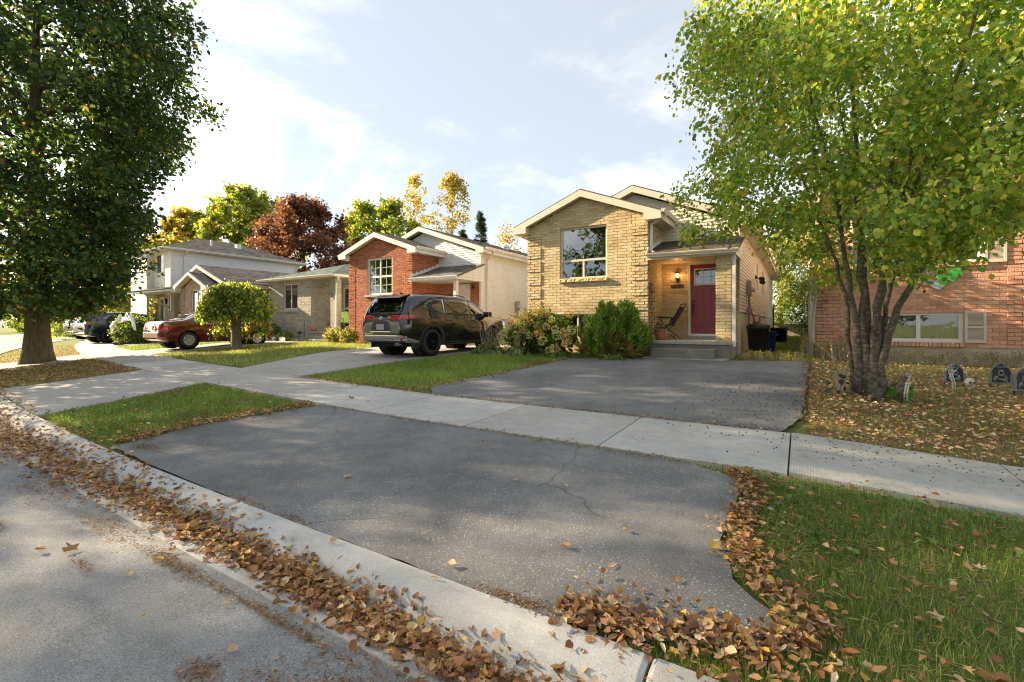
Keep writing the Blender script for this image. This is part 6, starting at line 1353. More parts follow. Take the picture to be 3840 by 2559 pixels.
def suv(loc, rz, paint, label, detail=True, scale=1.0, name='suv', group=None, rear='paint_dust'):
    r = empty(name, loc, rz, label, 'car', group); r.scale = (scale,) * 3
    c = Car(r, paint, SUV_TOP, SUV_BELT, SUV_BOT, SUV_W, .30, (-1.425, 1.425), 1.64, .375)
    c.arches('trim_dark' if detail else paint); c.wheels('rim_black', 'spoke')
    for v in ('R', 'L'):
        c.decal('window', [(.98, 1.13), (.30, 1.14), (.30, 1.56), (.44, 1.555), (.62, 1.45)], v, 'glass_car'); c.decal('window', [(.22, 1.14), (-.82, 1.17), (-.78, 1.585), (.22, 1.565)], v, 'glass_car')
        c.decal('window', [(-.90, 1.18), (-1.55, 1.27), (-1.74, 1.34), (-1.66, 1.43), (-1.45, 1.53), (-1.2, 1.575), (-.86, 1.585)], v, 'glass_car')
        c.line('window_trim', [(1.06, 1.10), (.26, 1.115), (-.86, 1.15), (-1.58, 1.245), (-1.80, 1.34), (-1.70, 1.46), (-1.45, 1.56), (-1.1, 1.61), (-.3, 1.615), (.42, 1.585), (.72, 1.43), (1.06, 1.10)], v, .022, 'black_plastic', .003)
        c.line('door_gap', [(.26, 1.10), (.25, .75), (.23, .42)], v); c.line('door_gap', [(-.87, 1.14), (-.92, .88), (-1.0, .79)], v); c.line('door_gap', [(1.12, 1.04), (1.14, .6), (1.08, .42)], v); c.line('door_gap', [(1.08, .41), (-.85, .41), (-.98, .55)], v)
        c.line('sill_strip', [(1.0, .355), (-.95, .355)], v, .022, 'chrome', .006); c.line('cladding', [(1.02, .31), (-.97, .31)], v, .075, 'trim_dark', .004)
        sd = -1 if v == 'R' else 1
        for hx in (.40, -.72): p, _ = c.hit(hx, .99, v); m = MB(); m.box((hx - .11, p.y - .012, .975), (hx + .11, p.y + .012, 1.005)); m.v = [(x, y + sd * .022, z) for x, y, z in m.v]; m.build('door_handle', paint, r, bevel=.008)
        m = MB(); p, _ = c.hit(.98, 1.12, v); yy = p.y; m.tube([(.98, yy, 1.10), (.99, yy + sd * .09, 1.12)], .025, 8); m.box((.86, min(yy + sd * .05, yy + sd * .25), 1.09), (1.06, max(yy + sd * .05, yy + sd * .25), 1.25)); m.build('side_mirror', paint, r, bevel=.03, seg=2)
        c.decal('headlight', [(1.95, .92), (2.38, .86), (2.35, .80), (2.0, .83)], v, 'lamp_clear')
    c.decal('rear_panel', [(-.72, .56), (.72, .56), (.80, .80), (.78, 1.04), (-.78, 1.04), (-.80, .80)], 'B', rear, .003)
    c.decal('rear_window', [(-.60, 1.17), (.60, 1.17), (.66, 1.24), (.58, 1.53), (-.58, 1.53), (-.66, 1.24)], 'B', 'glass_car', .006)
    m = MB(); m.prism([(-2.33, 1.575), (-2.30, 1.61), (-1.95, 1.70), (-1.95, 1.66)], -.60, .60, lambda u, v_, d: (u, d, v_)); m.build('spoiler', paint, r, bevel=.008)
    for sd in (-1, 1):
        c.decal('taillight', [(sd * a, b) for a, b in ((.28, 1.03), (.34, 1.085), (.60, 1.10), (.86, 1.105), (.90, 1.06), (.86, .985), (.55, .99), (.40, .99))], 'B', 'lamp_red', .010); v = 'R' if sd < 0 else 'L'
        c.decal('taillight', [(-2.42, .985), (-2.42, 1.10), (-2.15, 1.115), (-1.93, 1.10), (-2.1, 1.03)], v, 'lamp_red', .010)
    if not detail: return r
    c.decal('plate_recess', [(-.40, .68), (.40, .68), (.33, .90), (.28, .945), (-.28, .945), (-.33, .90)], 'B', 'trim_dark', .007)
    m = MB(); p, _ = c.hit(0, .80, 'B'); m.box((p.x - .026, -.152, .71), (p.x - .012, .152, .865)); m.build('license_plate', 'plate_dusty', r, bevel=.003); m = MB(); m.box((p.x - .022, -.40, .655), (p.x - .004, .40, .672)); m.build('trim_strip', 'chrome', r)
    e = MB(); ex = c.hit(0, 1.03, 'B')[0].x - .014; ring = lambda a, b, cz: [(ex, a * math.cos(t), cz + b * math.sin(t)) for t in np.linspace(0, 2 * math.pi, 17)]
    for a, b, cz in ((.065, .045, 1.03), (.022, .042, 1.032), (.042, .016, 1.05)): e.tube(ring(a, b, cz), .006, 6, False)
    e.build('emblem', 'chrome', r)
    c.decal('bumper', [(-.84, .42), (.84, .42), (.86, .545), (-.86, .545)], 'B', 'bumper_silver', .016); c.decal('bumper_skirt', [(-.70, .365), (.70, .365), (.80, .43), (-.80, .43)], 'B', 'trim_dark', .012)
    c.line('bumper_edge', [(-.80, .555), (.80, .555)], 'B', .03, 'chrome', .012)
    for v in ('R', 'L'): c.decal('bumper_side', [(-2.44, .40), (-2.44, .53), (-2.2, .47), (-1.92, .41), (-1.92, .355), (-2.2, .36)], v, 'bumper_silver', .008); c.line('cladding', [(-2.40, .375), (-1.88, .36)], v, .05, 'trim_dark', .006)
    for sd in (-1, 1): c.decal('reflector', [(sd * .70, .43), (sd * .74, .43), (sd * .80, .53), (sd * .74, .53)], 'B', 'lamp_red', .022)
    m = MB()
    for y in (-.46, -.56): m.lathe([(.030, 0), (.036, 0), (.036, .12), (.030, .12)], 14, Matrix.Translation((-2.36, y, .33)) @ Matrix.Rotation(RAD(90), 4, 'Y'), True)
    m.build('exhaust', 'chrome', r); m = MB(); p, _ = c.hit(.0, 1.26, 'B'); q, _ = c.hit(.28, 1.23, 'B'); m.bar(p + Vector((-.02, 0, 0)), q + Vector((-.02, 0, 0)), .02, .025); m.tube([p + Vector((-.0, 0, 0)), p + Vector((-.03, 0, 0))], .02, 8); m.build('wiper', 'black_plastic', r)
    m = MB(); m.prism([(-1.78, 1.69), (-1.55, 1.715), (-1.66, 1.74), (-1.77, 1.775)], -.02, .02, lambda u, v_, d: (u, d, v_)); m.build('antenna_fin', 'black_plastic', r, bevel=.008)
    for y in (-.62, .62): m = MB(); m.tube([(-1.55, y * .98, 1.69), (-1.45, y, 1.745), (-.4, y, 1.765), (.25, y, 1.725), (.35, y, 1.68)], .014, 8); m.build('roof_rail', 'black_plastic', r, True)
    for v, sd in (('R', -1), ('L', 1)): m = MB(); m.box((-2.12, sd * .82 - .03, .20), (-1.84, sd * .82 + .03, .34)); m.build('mud_flap', 'black_plastic', r, bevel=.01)
    t = text('HIGHLANDER', (c.hit(.55, .60, 'B')[0].x - .016, .50, .61), .055, (RAD(90), 0, RAD(-90)), 'chrome', r, .002, 'lettering', 1.1)
    m = MB(); m.box((-2.2, -.7, .25), (2.1, .7, .33)); m.build('underbody', 'well', r)
    return r
def at_ground(x, y): return (x, y, gzf(x, y) + .012)
suv(at_ground(-9.60, 11.32), RAD(88), 'paint_black', 'glossy black car with dusty tailgate parked beside the red brick house')
suv((-33.2, 11.3, gzf(-33.2, 11.3) + .02), RAD(94), 'paint_navy', 'dark blue car with chrome window line behind the cobwebbed bush', False, .95, rear='paint_navy')
suv((-43.5, 13.6, gzf(-43.5, 13.6) + .02), RAD(98), 'paint_black', 'black car half hidden behind the big tree trunk', False, 1.0, rear='paint_black')
suv((-36.6, 16.2, gzf(-36.6, 16.2) + .02), RAD(96), 'paint_white', 'white car in the drive beyond the maroon sedan', False, .86, 'white_car', rear='paint_white')

SD_TOP = [(-2.22, .66), (-2.20, .86), (-2.14, .97), (-2.0, 1.01), (-1.5, 1.05), (-1.25, 1.13), (-.75, 1.36), (-.45, 1.42), (.05, 1.435), (.5, 1.39), (.8, 1.24), (1.2, 1.02), (1.3, .985), (1.8, .90), (2.1, .78), (2.2, .62), (2.23, .50)]
SD_BELT = [(-2.22, .80), (-2.0, .95), (-1.2, .96), (.5, .91), (1.2, .89), (2.23, .8)]
SD_BOT = [(-2.22, .36), (-2.1, .27), (-1.6, .24), (1.8, .20), (2.1, .20), (2.23, .30)]
SD_W = [(-2.22, .62), (-2.17, .74), (-2.0, .815), (-1.3, .85), (0, .845), (1.3, .85), (1.9, .79), (2.1, .69), (2.23, .50)]
def sedan(loc, rz, paint, label, detail=True, name='sedan', scale=1.0):
    r = empty(name, loc, rz, label, 'car'); r.scale = (scale,) * 3; c = Car(r, paint, SD_TOP, SD_BELT, SD_BOT, SD_W, .42, (-1.307, 1.307), 1.49, .305); c.arches(paint, .03, .006); c.wheels('rim_silver', 'cover', .19)
    for v in ('R', 'L'):
        c.decal('window', [(1.02, .965), (.26, .97), (.27, 1.335), (.45, 1.32), (.66, 1.2)], v, 'glass_car'); c.decal('window', [(.20, .97), (-.62, 1.0), (-.60, 1.335), (-.4, 1.35), (.20, 1.34)], v, 'glass_car'); c.decal('window', [(-.68, 1.005), (-1.12, 1.03), (-.82, 1.25), (-.66, 1.32)], v, 'glass_car')
        c.line('door_gap', [(.23, .95), (.24, .6), (.22, .30)], v, .008); c.line('door_gap', [(-.65, .98), (-.72, .75), (-.86, .62)], v, .008); c.line('door_gap', [(1.08, .90), (1.1, .5), (1.02, .30)], v, .008); c.line('door_gap', [(1.02, .29), (-.85, .29)], v, .008)
        sd = -1 if v == 'R' else 1
        for hx in (.36, -.52): p, _ = c.hit(hx, .86, v); m = MB(); m.box((hx - .10, p.y - .01, .845), (hx + .10, p.y + .01, .875)); m.v = [(x, y + sd * .015, z) for x, y, z in m.v]; m.build('door_handle', 'black_plastic', r, bevel=.006)
        m = MB(); p, _ = c.hit(.95, .97, v); yy = p.y; m.box((.86, min(yy, yy + sd * .2), .94), (1.0, max(yy, yy + sd * .2), 1.07)); m.build('side_mirror', paint, r, bevel=.03, seg=2)
        c.decal('taillight', [(-2.19, .64), (-2.19, .90), (-2.02, .93), (-1.86, .80), (-1.9, .68)], v, 'lamp_red', .009); c.decal('turn_signal', [(-2.19, .84), (-2.19, .92), (-2.05, .935), (-2.0, .86)], v, 'lamp_clear', .013); c.decal('headlight', [(1.8, .80), (2.1, .70), (2.16, .60), (1.95, .66)], v, 'lamp_amber', .006); c.line('side_moulding', [(1.0, .50), (-.8, .50)], v, .03, paint, .012)
    for sd in (-1, 1): c.decal('taillight', [(sd * a, b) for a, b in ((.50, .64), (.76, .64), (.76, .90), (.56, .92))], 'B', 'lamp_red', .010)
    c.decal('plate_recess', [(-.34, .66), (.34, .66), (.30, .86), (-.30, .86)], 'B', paint, .004); m = MB(); p, _ = c.hit(0, .76, 'B'); m.box((p.x - .024, -.15, .68), (p.x - .01, .15, .83)); m.build('license_plate', 'plate', r); m = MB(); m.box((p.x - .02, -.30, .865), (p.x - .004, .30, .89)); m.build('trim_strip', 'chrome', r)
    m = MB(); m.lathe([(0, .008), (.05, .008), (.055, 0)], 18, Matrix.Translation((p.x - .01, 0, .925)) @ Matrix.Rotation(RAD(-90), 4, 'Y') @ Matrix.Diagonal((.55, 1, 1, 1))); m.build('emblem', 'chrome', r)
    c.decal('bumper', [(-.78, .40), (.78, .40), (.80, .60), (-.80, .60)], 'B', paint, .03); c.line('bumper_gap', [(-.76, .615), (.76, .615)], 'B', .012)
    bw = [(-.55, 1.06), (.55, 1.06), (.46, 1.33), (-.46, 1.33)]; c.decal('rear_window', bw, 'B', 'glass_car', .006); c.decal('windshield', [(-.60, 1.05), (.60, 1.05), (.50, 1.33), (-.50, 1.33)], 'F', 'glass_car', .006)
    m = MB(); m.box((-1.9, -.6, .2), (1.9, .6, .28)); m.build('underbody', 'well', r); return r
sedan(at_ground(-20.6, 9.85), RAD(90), 'paint_maroon', 'maroon four door sedan with silver wheel covers parked by the weeping tree')
sedan((-66, 21, gzf(-66, 21)), RAD(100), 'paint_champagne', 'pale champagne car at the far left edge', False, 'pale_car')

# ------------------------------------------------------------------ shrubs and garden plants
def shrub(name, c, r, pal, wts, label, n=140, per=40, size=.05, shape='oval', mat='leaf', hang=.2, cat='bush', base=None, group=None, spread=.05, shell=.35, flat=.5):
    z = gzf(c[0], c[1]); o = root(name, (c[0], c[1], z), label, cat, group); b0 = np.array([c[0], c[1], z]); nodes = [(b0 + np.array([rnd.gauss(0, r[0] * .2), rnd.gauss(0, r[1] * .2), .05 + .3 * r[2] * rnd.random()]), .015) for _ in range(8)]
    T = ball(n * 2, (c[0], c[1], z + r[2] * (.95 if base is None else base)), r, shell); T = T[T[:, 2] > z + .04][:n]; T = T[np.argsort(((T - b0) ** 2).sum(1))]
    tw = grow(nodes, T, .012, .05, .08); tubes_np('stems', tw, 'twig', o, 3); P, D = leaf_on(tw, per, spread, .8); P[:, 2] = np.maximum(P[:, 2], z + .02); foliage('foliage', P, D, size, pal, wts, shape, mat, o, hang, .7, flat); return o, tw
# hydrangea with flower heads
HG = [(0.10, 0.18, 0.033), (0.14, 0.23, 0.04), (0.075, 0.135, 0.028), (0.24, 0.30, 0.065)]
hy, _ = shrub('hydrangea_bush', (-6.6, 12.25), (1.15, .6, .62), HG, None, 'hydrangea bush with cream and rusty flower heads under the picture window', 150, 24, .12, 'oval', hang=.5, spread=.09)
def flower_mesh(seed, pal, wts):
    global nr
    n = 90; P = ball(n, (0, 0, 0), (1, 1, .88), .85); A = unit(n) * .6 + P * .4; N = P + unit(n) * .3; o = leaves('flower_head', P * .9, A, N, .42, pick(pal, n, wts, .12), 'kite', 'leaf', None, 1.3, .3); me = o.data; bpy.data.objects.remove(o); return me
FP = [(0.70, 0.66, 0.30), (0.60, 0.64, 0.30), (0.74, 0.60, 0.24), (0.62, 0.38, 0.17), (0.42, 0.25, 0.13), (0.54, 0.60, 0.38)]
fm = [flower_mesh(0, FP, (5, 3, 2, .2, .1, 2)), flower_mesh(1, FP, (3, 5, .5, .1, .1, 4)), flower_mesh(2, FP, (2, .5, 5, 2, .5, 1)), flower_mesh(3, FP, (1, .3, 2, 5, 3, .5))]
heads = [(-7.55, 11.75, .92), (-7.4, 11.8, 1.42), (-7.15, 11.7, 1.12), (-7.3, 11.7, .78), (-6.95, 11.75, 1.5), (-6.75, 11.75, 1.68), (-6.8, 11.65, 1.28), (-6.55, 11.65, 1.12), (-6.35, 11.7, 1.42), (-6.2, 11.62, 1.16), (-6.1, 11.6, .98), (-7.0, 12.0, 1.72), (-6.5, 12.0, 1.78), (-6.45, 11.95, 1.9), (-6.2, 12.0, 1.62), (-6.0, 12.0, 1.55), (-7.6, 12.1, 1.3), (-7.25, 12.0, 1.62), (-6.68, 11.8, 1.5), (-5.75, 11.8, 1.12), (-5.5, 11.75, 1.22), (-5.55, 11.65, .9), (-5.7, 11.6, .76), (-5.4, 11.7, 1.0), (-5.85, 11.7, 1.3), (-5.62, 12.2, 1.72), (-5.3, 11.8, 1.28), (-7.45, 11.7, 1.16), (-7.05, 11.62, .9), (-6.9, 12.1, 1.66), (-6.05, 11.75, 1.36), (-7.75, 12.0, 1.05), (-6.3, 12.1, 1.75), (-5.95, 11.62, .7)]
for i, (x, y, z) in enumerate(heads):
    k = rnd.choice((0, 0, 1, 1, 2, 2, 3)) if z < 1.6 else rnd.choice((0, 2, 2, 3)); s_ = rnd.uniform(.10, .15); inst('flower_head', fm[k], hy, Matrix.Translation((x + rnd.gauss(0, .04), y - .12 + rnd.gauss(0, .05), z)) @ Euler((rnd.random(), rnd.random(), rnd.random())).to_matrix().to_4x4() @ Matrix.Scale(s_, 4))
# juniper, brown at the foot
ju = root('juniper_bush', (-4.4, 12.35, gzf(-4.4, 12.35)), 'dense bright green juniper bush with browned foot beside the porch', 'bush')
jc = np.array([-4.42, 12.35, 1.1]); T = ball(800, jc, (.78, .6, .70), .5); q_ = T - jc; lump = 1 + .16 * np.sin(q_[:, 0] * 6 + 1) * np.sin(q_[:, 2] * 5) + .10 * np.sin(q_[:, 0] * 13 + q_[:, 2] * 9)
T = jc + q_ * lump[:, None] + np.array([.12, 0, .0]) * q_[:, 2:3]; T = T[T[:, 2] > .56]; T = T[np.argsort(((T - jc) ** 2).sum(1))]
tw = grow([(np.array([-4.4 + dx, 12.35, .6 + dz]), .03) for dx in (-.3, 0, .3) for dz in (0, .3, .6)], T, .012, .1, .06)
tw += [([t[0][-1], t[0][-1] + (t[0][-1] - jc) * .10 + np.array([.03, -.02, .07]) , t[0][-1] + (t[0][-1] - jc) * .17 + np.array([.09, -.03, .13])], [.004, .003, .002]) for t in tw[::2]]
tubes_np('stems', tw, 'twig', ju, 3)
P, D = leaf_on(tw, 62, .04, .85); brown = (P[:, 2] + .35 * np.sin(P[:, 0] * 5) < .95) & (nr.random(len(P)) < .7)
for sel, pl_, nm in ((~brown, [(0.15, 0.26, 0.036), (0.21, 0.34, 0.048), (0.31, 0.42, 0.06), (0.10, 0.19, 0.036)], 'foliage'), (brown, [(0.30, 0.17, 0.055), (0.36, 0.23, 0.07), (0.18, 0.17, 0.045)], 'dead_foliage')):
    p, d = P[sel], D[sel]; n = len(p); foliage(nm, p, d + np.array([.15, 0, .5]), .09, pl_, None, 'narrow', 'needle', ju, -.2, 1.3, .2)
# hosta with seed stalks
def hosta(c, r, h, label, n=150, size=.2, pal=None, wts=None, stalks=0, name='hosta_plant'):
    z = gzf(*c); o = root(name, (c[0], c[1], z), label, 'plant'); an = nr.uniform(0, 6.283, n); f = nr.random(n) ** .6; P = np.column_stack([c[0] + r * f * .75 * np.cos(an), c[1] + r * f * .75 * np.sin(an), z + h * (1 - .75 * f ** 1.6) * (.7 + .4 * nr.random(n))])
    A = np.column_stack([np.cos(an), np.sin(an), -.15 - .7 * f]); N = np.column_stack([np.cos(an) * .5, np.sin(an) * .5, np.ones(n)]) + unit(n) * .3; leaves('foliage', P, A, N, size * (.6 + .6 * nr.random(n)), pick(pal or [(0.09, 0.17, 0.03), (0.13, 0.21, 0.045), (0.28, 0.28, 0.09), (0.40, 0.31, 0.13)], n, wts or (5, 4, 2, 1.5)), 'oval', 'leaf', o, 1.0, .5)
    m = MB()
    for i in range(26): a = rnd.uniform(0, 6.28); m.tube([(c[0], c[1], z), (c[0] + r * .5 * math.cos(a), c[1] + r * .5 * math.sin(a), z + h * .8)], [.008, .005], 4, False)
    for i in range(stalks): a = rnd.uniform(-.6, .6); b = rnd.uniform(-.3, .3); x0 = c[0] + rnd.uniform(-r, r) * .5; m.tube([(x0, c[1], z + .2), (x0 + a * .3, c[1] + b * .2, z + h + .25), (x0 + a * .5, c[1] + b * .4, z + h + rnd.uniform(.35, .6))], [.007, .005, .003], 4, False)
    m.build('stalks', 'bark_pale', o); return o
hosta((-7.95, 11.45), .62, .36, 'hosta clump with tall seed stalks before the black car', 170, .2, stalks=14)
hosta((-6.95, 11.5), .5, .28, 'low wilting plant at the foot of the hydrangea', 110, .16, stalks=3)
hosta((-5.7, 11.6), .5, .2, 'low leafy weeds between hydrangea and juniper', 90, .13, [(0.10, 0.19, 0.03), (0.16, 0.24, 0.04), (0.07, 0.13, 0.025)], (3, 3, 2), name='bed_weeds')
hosta((-4.2, 11.75), .5, .16, 'low green weeds at the driveway corner below the juniper', 90, .10, [(0.10, 0.19, 0.03), (0.16, 0.24, 0.04), (0.07, 0.13, 0.025)], (3, 3, 2), name='bed_weeds')
tag(drape('flower_bed', [(-8.4, 11.5), (-5.5, 11.3), (-3.75, 11.9), (-3.7, 13.2), (-7.6, 13.2), (-8.4, 12.6)], 'soil_bed', -.008), kind='structure')
YW = [(0.32, 0.31, 0.07), (0.20, 0.22, 0.05), (0.42, 0.33, 0.12), (0.13, 0.17, 0.035)]
shrub('weed_bush', (-17.3, 13.2), (.55, .4, .36), YW, None, 'olive yellow weedy bush at the left foot of the red house', 90, 26, .06)
shrub('weed_bush', (-16.3, 13.1), (.42, .4, .32), YW, None, 'smaller yellow weedy bush left of the black car', 80, 26, .06)
hosta((-15.3, 13.2), .35, .25, 'dry stalks by the red brick wall', 40, .08, YW, (1, 1, 1, 1), 9, 'dry_weeds')
# plants before the grey bungalow
shrub('bungalow_shrub', (-23.2, 13.7), (.75, .45, .42), HG, None, 'green shrub under the bungalow window beside the sedan', 80, 24, .10)
hosta((-21.5, 13.5), .7, .42, 'large green hosta before the grey bungalow', 150, .24, [(0.12, 0.21, 0.04), (0.19, 0.27, 0.06), (0.30, 0.30, 0.09)], (3, 3, 1))
def weeds(name, x0, x1, y0, y1, n, h, pal, label, per=14, size=.05):
    o = root(name, ((x0 + x1) / 2, (y0 + y1) / 2, gzf(x0, y0)), label, 'weeds'); tw = []
    for i in range(n):
        x, y = rnd.uniform(x0, x1), rnd.uniform(y0, y1); z = gzf(x, y); hh = h * rnd.uniform(.4, 1.1); a, b = rnd.gauss(0, .15), rnd.gauss(0, .15); tw.append(([np.array((x, y, z - .03)), np.array((x + a * hh * .4, y + b * hh * .4, z + hh * .6)), np.array((x + a * hh, y + b * hh, z + hh))], [.005, .004, .002]))
    tubes_np('stems', tw, 'bark_pale', o, 3); P, D = leaf_on(tw, per, .02, .85); foliage('foliage', P, D, size, pal, None, 'narrow', 'leaf', o, .1, .8, .3); return o
WD = [(0.45, 0.36, 0.13), (0.30, 0.30, 0.07), (0.50, 0.38, 0.18), (0.18, 0.22, 0.05)]
weeds('tall_weeds', 0.0, 1.1, 14.1, 15.0, 130, .55, WD, 'golden dry weeds at the left corner of the orange house')
weeds('tall_weeds', 1.2, 4.6, 14.6, 15.1, 160, .32, WD, 'dry golden weeds along the foundation of the orange house')
weeds('tall_weeds', -1.2, 0.1, 12.95, 13.5, 90, .22, WD, 'short dry weeds at the end of the driveway')
weeds('tall_weeds', -0.3, 0.3, 15.5, 19, 60, .5, [(0.14, 0.19, 0.04), (0.3, 0.3, 0.08)], 'green weeds along the shaded side yard')
hosta((1.16, 8.62), .22, .3, 'young green seedling with broad leaves beside the tree stems', 22, .17, [(0.10, 0.24, 0.03), (0.15, 0.30, 0.04)], (1, 1), name='seedling')
hosta((0.5, 8.25), .22, .5, 'dark purplish seedling in front of the tree stems', 26, .12, [(0.07, 0.05, 0.05), (0.10, 0.08, 0.07), (0.05, 0.06, 0.04)], (1, 1, 1), name='seedling')
m = MB(); m.tube([(1.2, 8.5, gzf(1.2, 8.5) - .05), (1.21, 8.49, .55), (1.27, 8.47, .72)], [.07, .055, .05], 10); tag(m.build('stump', 'bark_stem', None, True), 'dark broken stump by the skeleton hand under the tree', 'stump')
# cobweb-draped bush
cb, tw = shrub('cobweb_bush', (-29.6, 10.2), (1.75, .8, .72), [(0.09, 0.16, 0.035), (0.14, 0.21, 0.045), (0.06, 0.11, 0.03), (0.30, 0.24, 0.11)], (5, 4, 4, 2), 'wide garden bush draped with white fake cobweb', 190, 36, .10, spread=.09)
plain('web_white', (0.78, 0.79, 0.80), 0.9, scale=18, var=.2)
def web(pts, w, label):
    o = MB(); pts = [Vector(p) for p in pts]
    for i in range(9):
        q = [p + Vector((rnd.gauss(0, w), rnd.gauss(0, w * .5), rnd.gauss(0, w))) for p in pts]; r_ = [rnd.uniform(.3, 1) * w for _ in q]
        sm = []; sr = []
        for a, b, ra, rb2 in zip(q[:-1], q[1:], r_[:-1], r_[1:]):
            for f in (0, .33, .66): sm.append(a.lerp(b, f) + Vector((0, 0, -.06 * f * (1 - f) * 4))); sr.append((ra + (rb2 - ra) * f) * rnd.uniform(.4, 1))
        o.tube(sm + [q[-1]], sr + [.01], 6, False)
    return tag(o.build('fake_cobweb', 'web_white', None, True), label, 'decoration', 'fake cobwebs')
gzc = gzf(-29.6, 10.2)
web([(-31.0, 9.75, gzc + .75), (-30.6, 9.6, gzc + .95), (-30.2, 9.55, gzc + .85), (-30.0, 9.5, gzc + .6)], .09, 'white fake cobweb clump on the left part of the bush'); web([(-30.1, 9.5, gzc + .7), (-29.8, 9.5, gzc + 1.1), (-29.5, 9.6, gzc + 1.45)], .05, 'white cobweb strand rising over the middle of the bush'); web([(-29.6, 9.6, gzc + 1.25), (-29.0, 9.65, gzc + 1.35), (-28.4, 9.7, gzc + 1.3), (-28.0, 9.7, gzc + .8)], .10, 'white fake cobweb spread across the right part of the bush')

# ------------------------------------------------------------------ porch things
PZ = 0.996
tr_ = root('plant_stand', (-3.55, 13.36, PZ), 'tall black wrought iron scroll stand at the porch corner', 'stand'); m = MB(); sc = MB()
for x, y in ((-3.64, 13.28), (-3.64, 13.48), (-3.56, 13.28)): m.tube([(x, y, PZ), (x, y, PZ + 1.58)], .008, 6)
for zz in (.18, .48, .78, 1.08, 1.36): m.tube([(-3.64, 13.28, PZ + zz), (-3.50, 13.30, PZ + zz), (-3.46, 13.38, PZ + zz), (-3.50, 13.46, PZ + zz), (-3.64, 13.48, PZ + zz)], .008, 6)
for zz in (.2, .5, .8, 1.1, 1.36):
    c_ = [(-3.56 + .075 * math.sin(t) * (1 - .05 * t), 13.29, PZ + zz + .12 + .11 * -math.cos(t) * (1 - .06 * t)) for t in np.linspace(0, 8, 22)]; sc.tube(c_, .005, 5)
m.build('frame', 'black_metal', tr_); sc.build('scroll', 'black_metal', tr_)
for x, y in ((-3.64, 13.28), (-3.64, 13.48)): m = MB(); m.lathe([(0, .06), (.012, .04), (.016, .015), (.006, 0)], 8, Matrix.Translation((x, y, PZ + 1.58))); m.build('finial', 'black_metal', tr_)
chm = empty('porch_chair', (-3.30, 14.15, PZ), RAD(-62), 'black sling lawn chair standing on the porch by the brick wall', 'chair'); plain('sling', (0.030, 0.027, 0.025), 0.8)
m = MB(); m.grid(lambda u, v: (-.24 + .48 * u, .10 + .30 * v * 1.0, .42 + .56 * v - .03 * math.sin(math.pi * u)), 6, 8); m.build('backrest', 'sling', chm); m = MB(); m.grid(lambda u, v: (-.24 + .48 * u, -.40 + .5 * v, .44 - .06 * math.sin(math.pi * v)), 6, 6); m.build('seat', 'sling', chm)
for sx_ in (-.26, .26):
    m = MB(); m.tube([(sx_, .05, .40), (sx_, .25, .70), (sx_, .40, .98), (sx_ * .8, .43, 1.04)], .014, 8); m.build('back_frame', 'black_metal', chm); m = MB(); m.tube([(sx_, -.42, .45), (sx_, .12, .40)], .013, 8); m.build('seat_frame', 'black_metal', chm)
    m = MB(); m.tube([(sx_, -.42, .66), (sx_, .22, .62)], .015, 8); m.build('armrest', 'black_metal', chm); m = MB(); m.tube([(sx_, -.32, .66), (sx_, -.22, .42), (sx_, .28, .0)], .013, 8); m.build('leg', 'black_metal', chm); m = MB(); m.tube([(sx_, .16, .62), (sx_, .05, .40), (sx_, -.34, .0)], .013, 8); m.build('leg', 'black_metal', chm)
m = MB(); m.tube([(-.21, .43, 1.04), (.21, .43, 1.04)], .014, 8); m.build('top_rail', 'black_metal', chm)
plain('terracotta', (0.36, 0.14, 0.06), 0.45, scale=5, var=.35, dirt=(.22, .10, .09, .6)); po_ = empty('flower_pot', (-3.36, 13.42, PZ), 0, 'glazed terracotta pot with grey green plant on the porch', 'pot')
m = MB(); m.lathe([(0, 0), (.11, 0), (.15, .10), (.175, .2), (.17, .27), (.19, .29), (.19, .31), (.165, .31), (.15, .27)], 26); m.build('pot', 'terracotta', po_, True); m = MB(); m.lathe([(0, .275), (.16, .275)], 16); m.build('soil', 'soil_bed', po_)
n = 60; an = nr.uniform(0, 6.28, n); P = np.column_stack([.05 * np.cos(an), .05 * np.sin(an), .28 + .1 * nr.random(n)]); leaves('succulent', P, np.column_stack([np.cos(an), np.sin(an), .5 + .5 * nr.random(n)]), np.column_stack([np.cos(an) * -.5, np.sin(an) * -.5, np.ones(n)]), .12, pick([(0.20, 0.27, 0.22), (0.27, 0.33, 0.29)], n), 'narrow', 'leaf', po_, 1.6)
an = nr.uniform(-.6, 1.2, 26); leaves('dry_strands', np.column_stack([.14 * np.cos(an), .14 * np.sin(an), .30 + 0 * an]), np.column_stack([np.cos(an), np.sin(an), -1.0 + 0 * an]), np.column_stack([np.cos(an), np.sin(an), .5 + 0 * an]), .2, pick([(0.45, 0.38, 0.26), (0.5, 0.42, 0.34)], 26), 'narrow', 'dry_leaf', po_, .5)

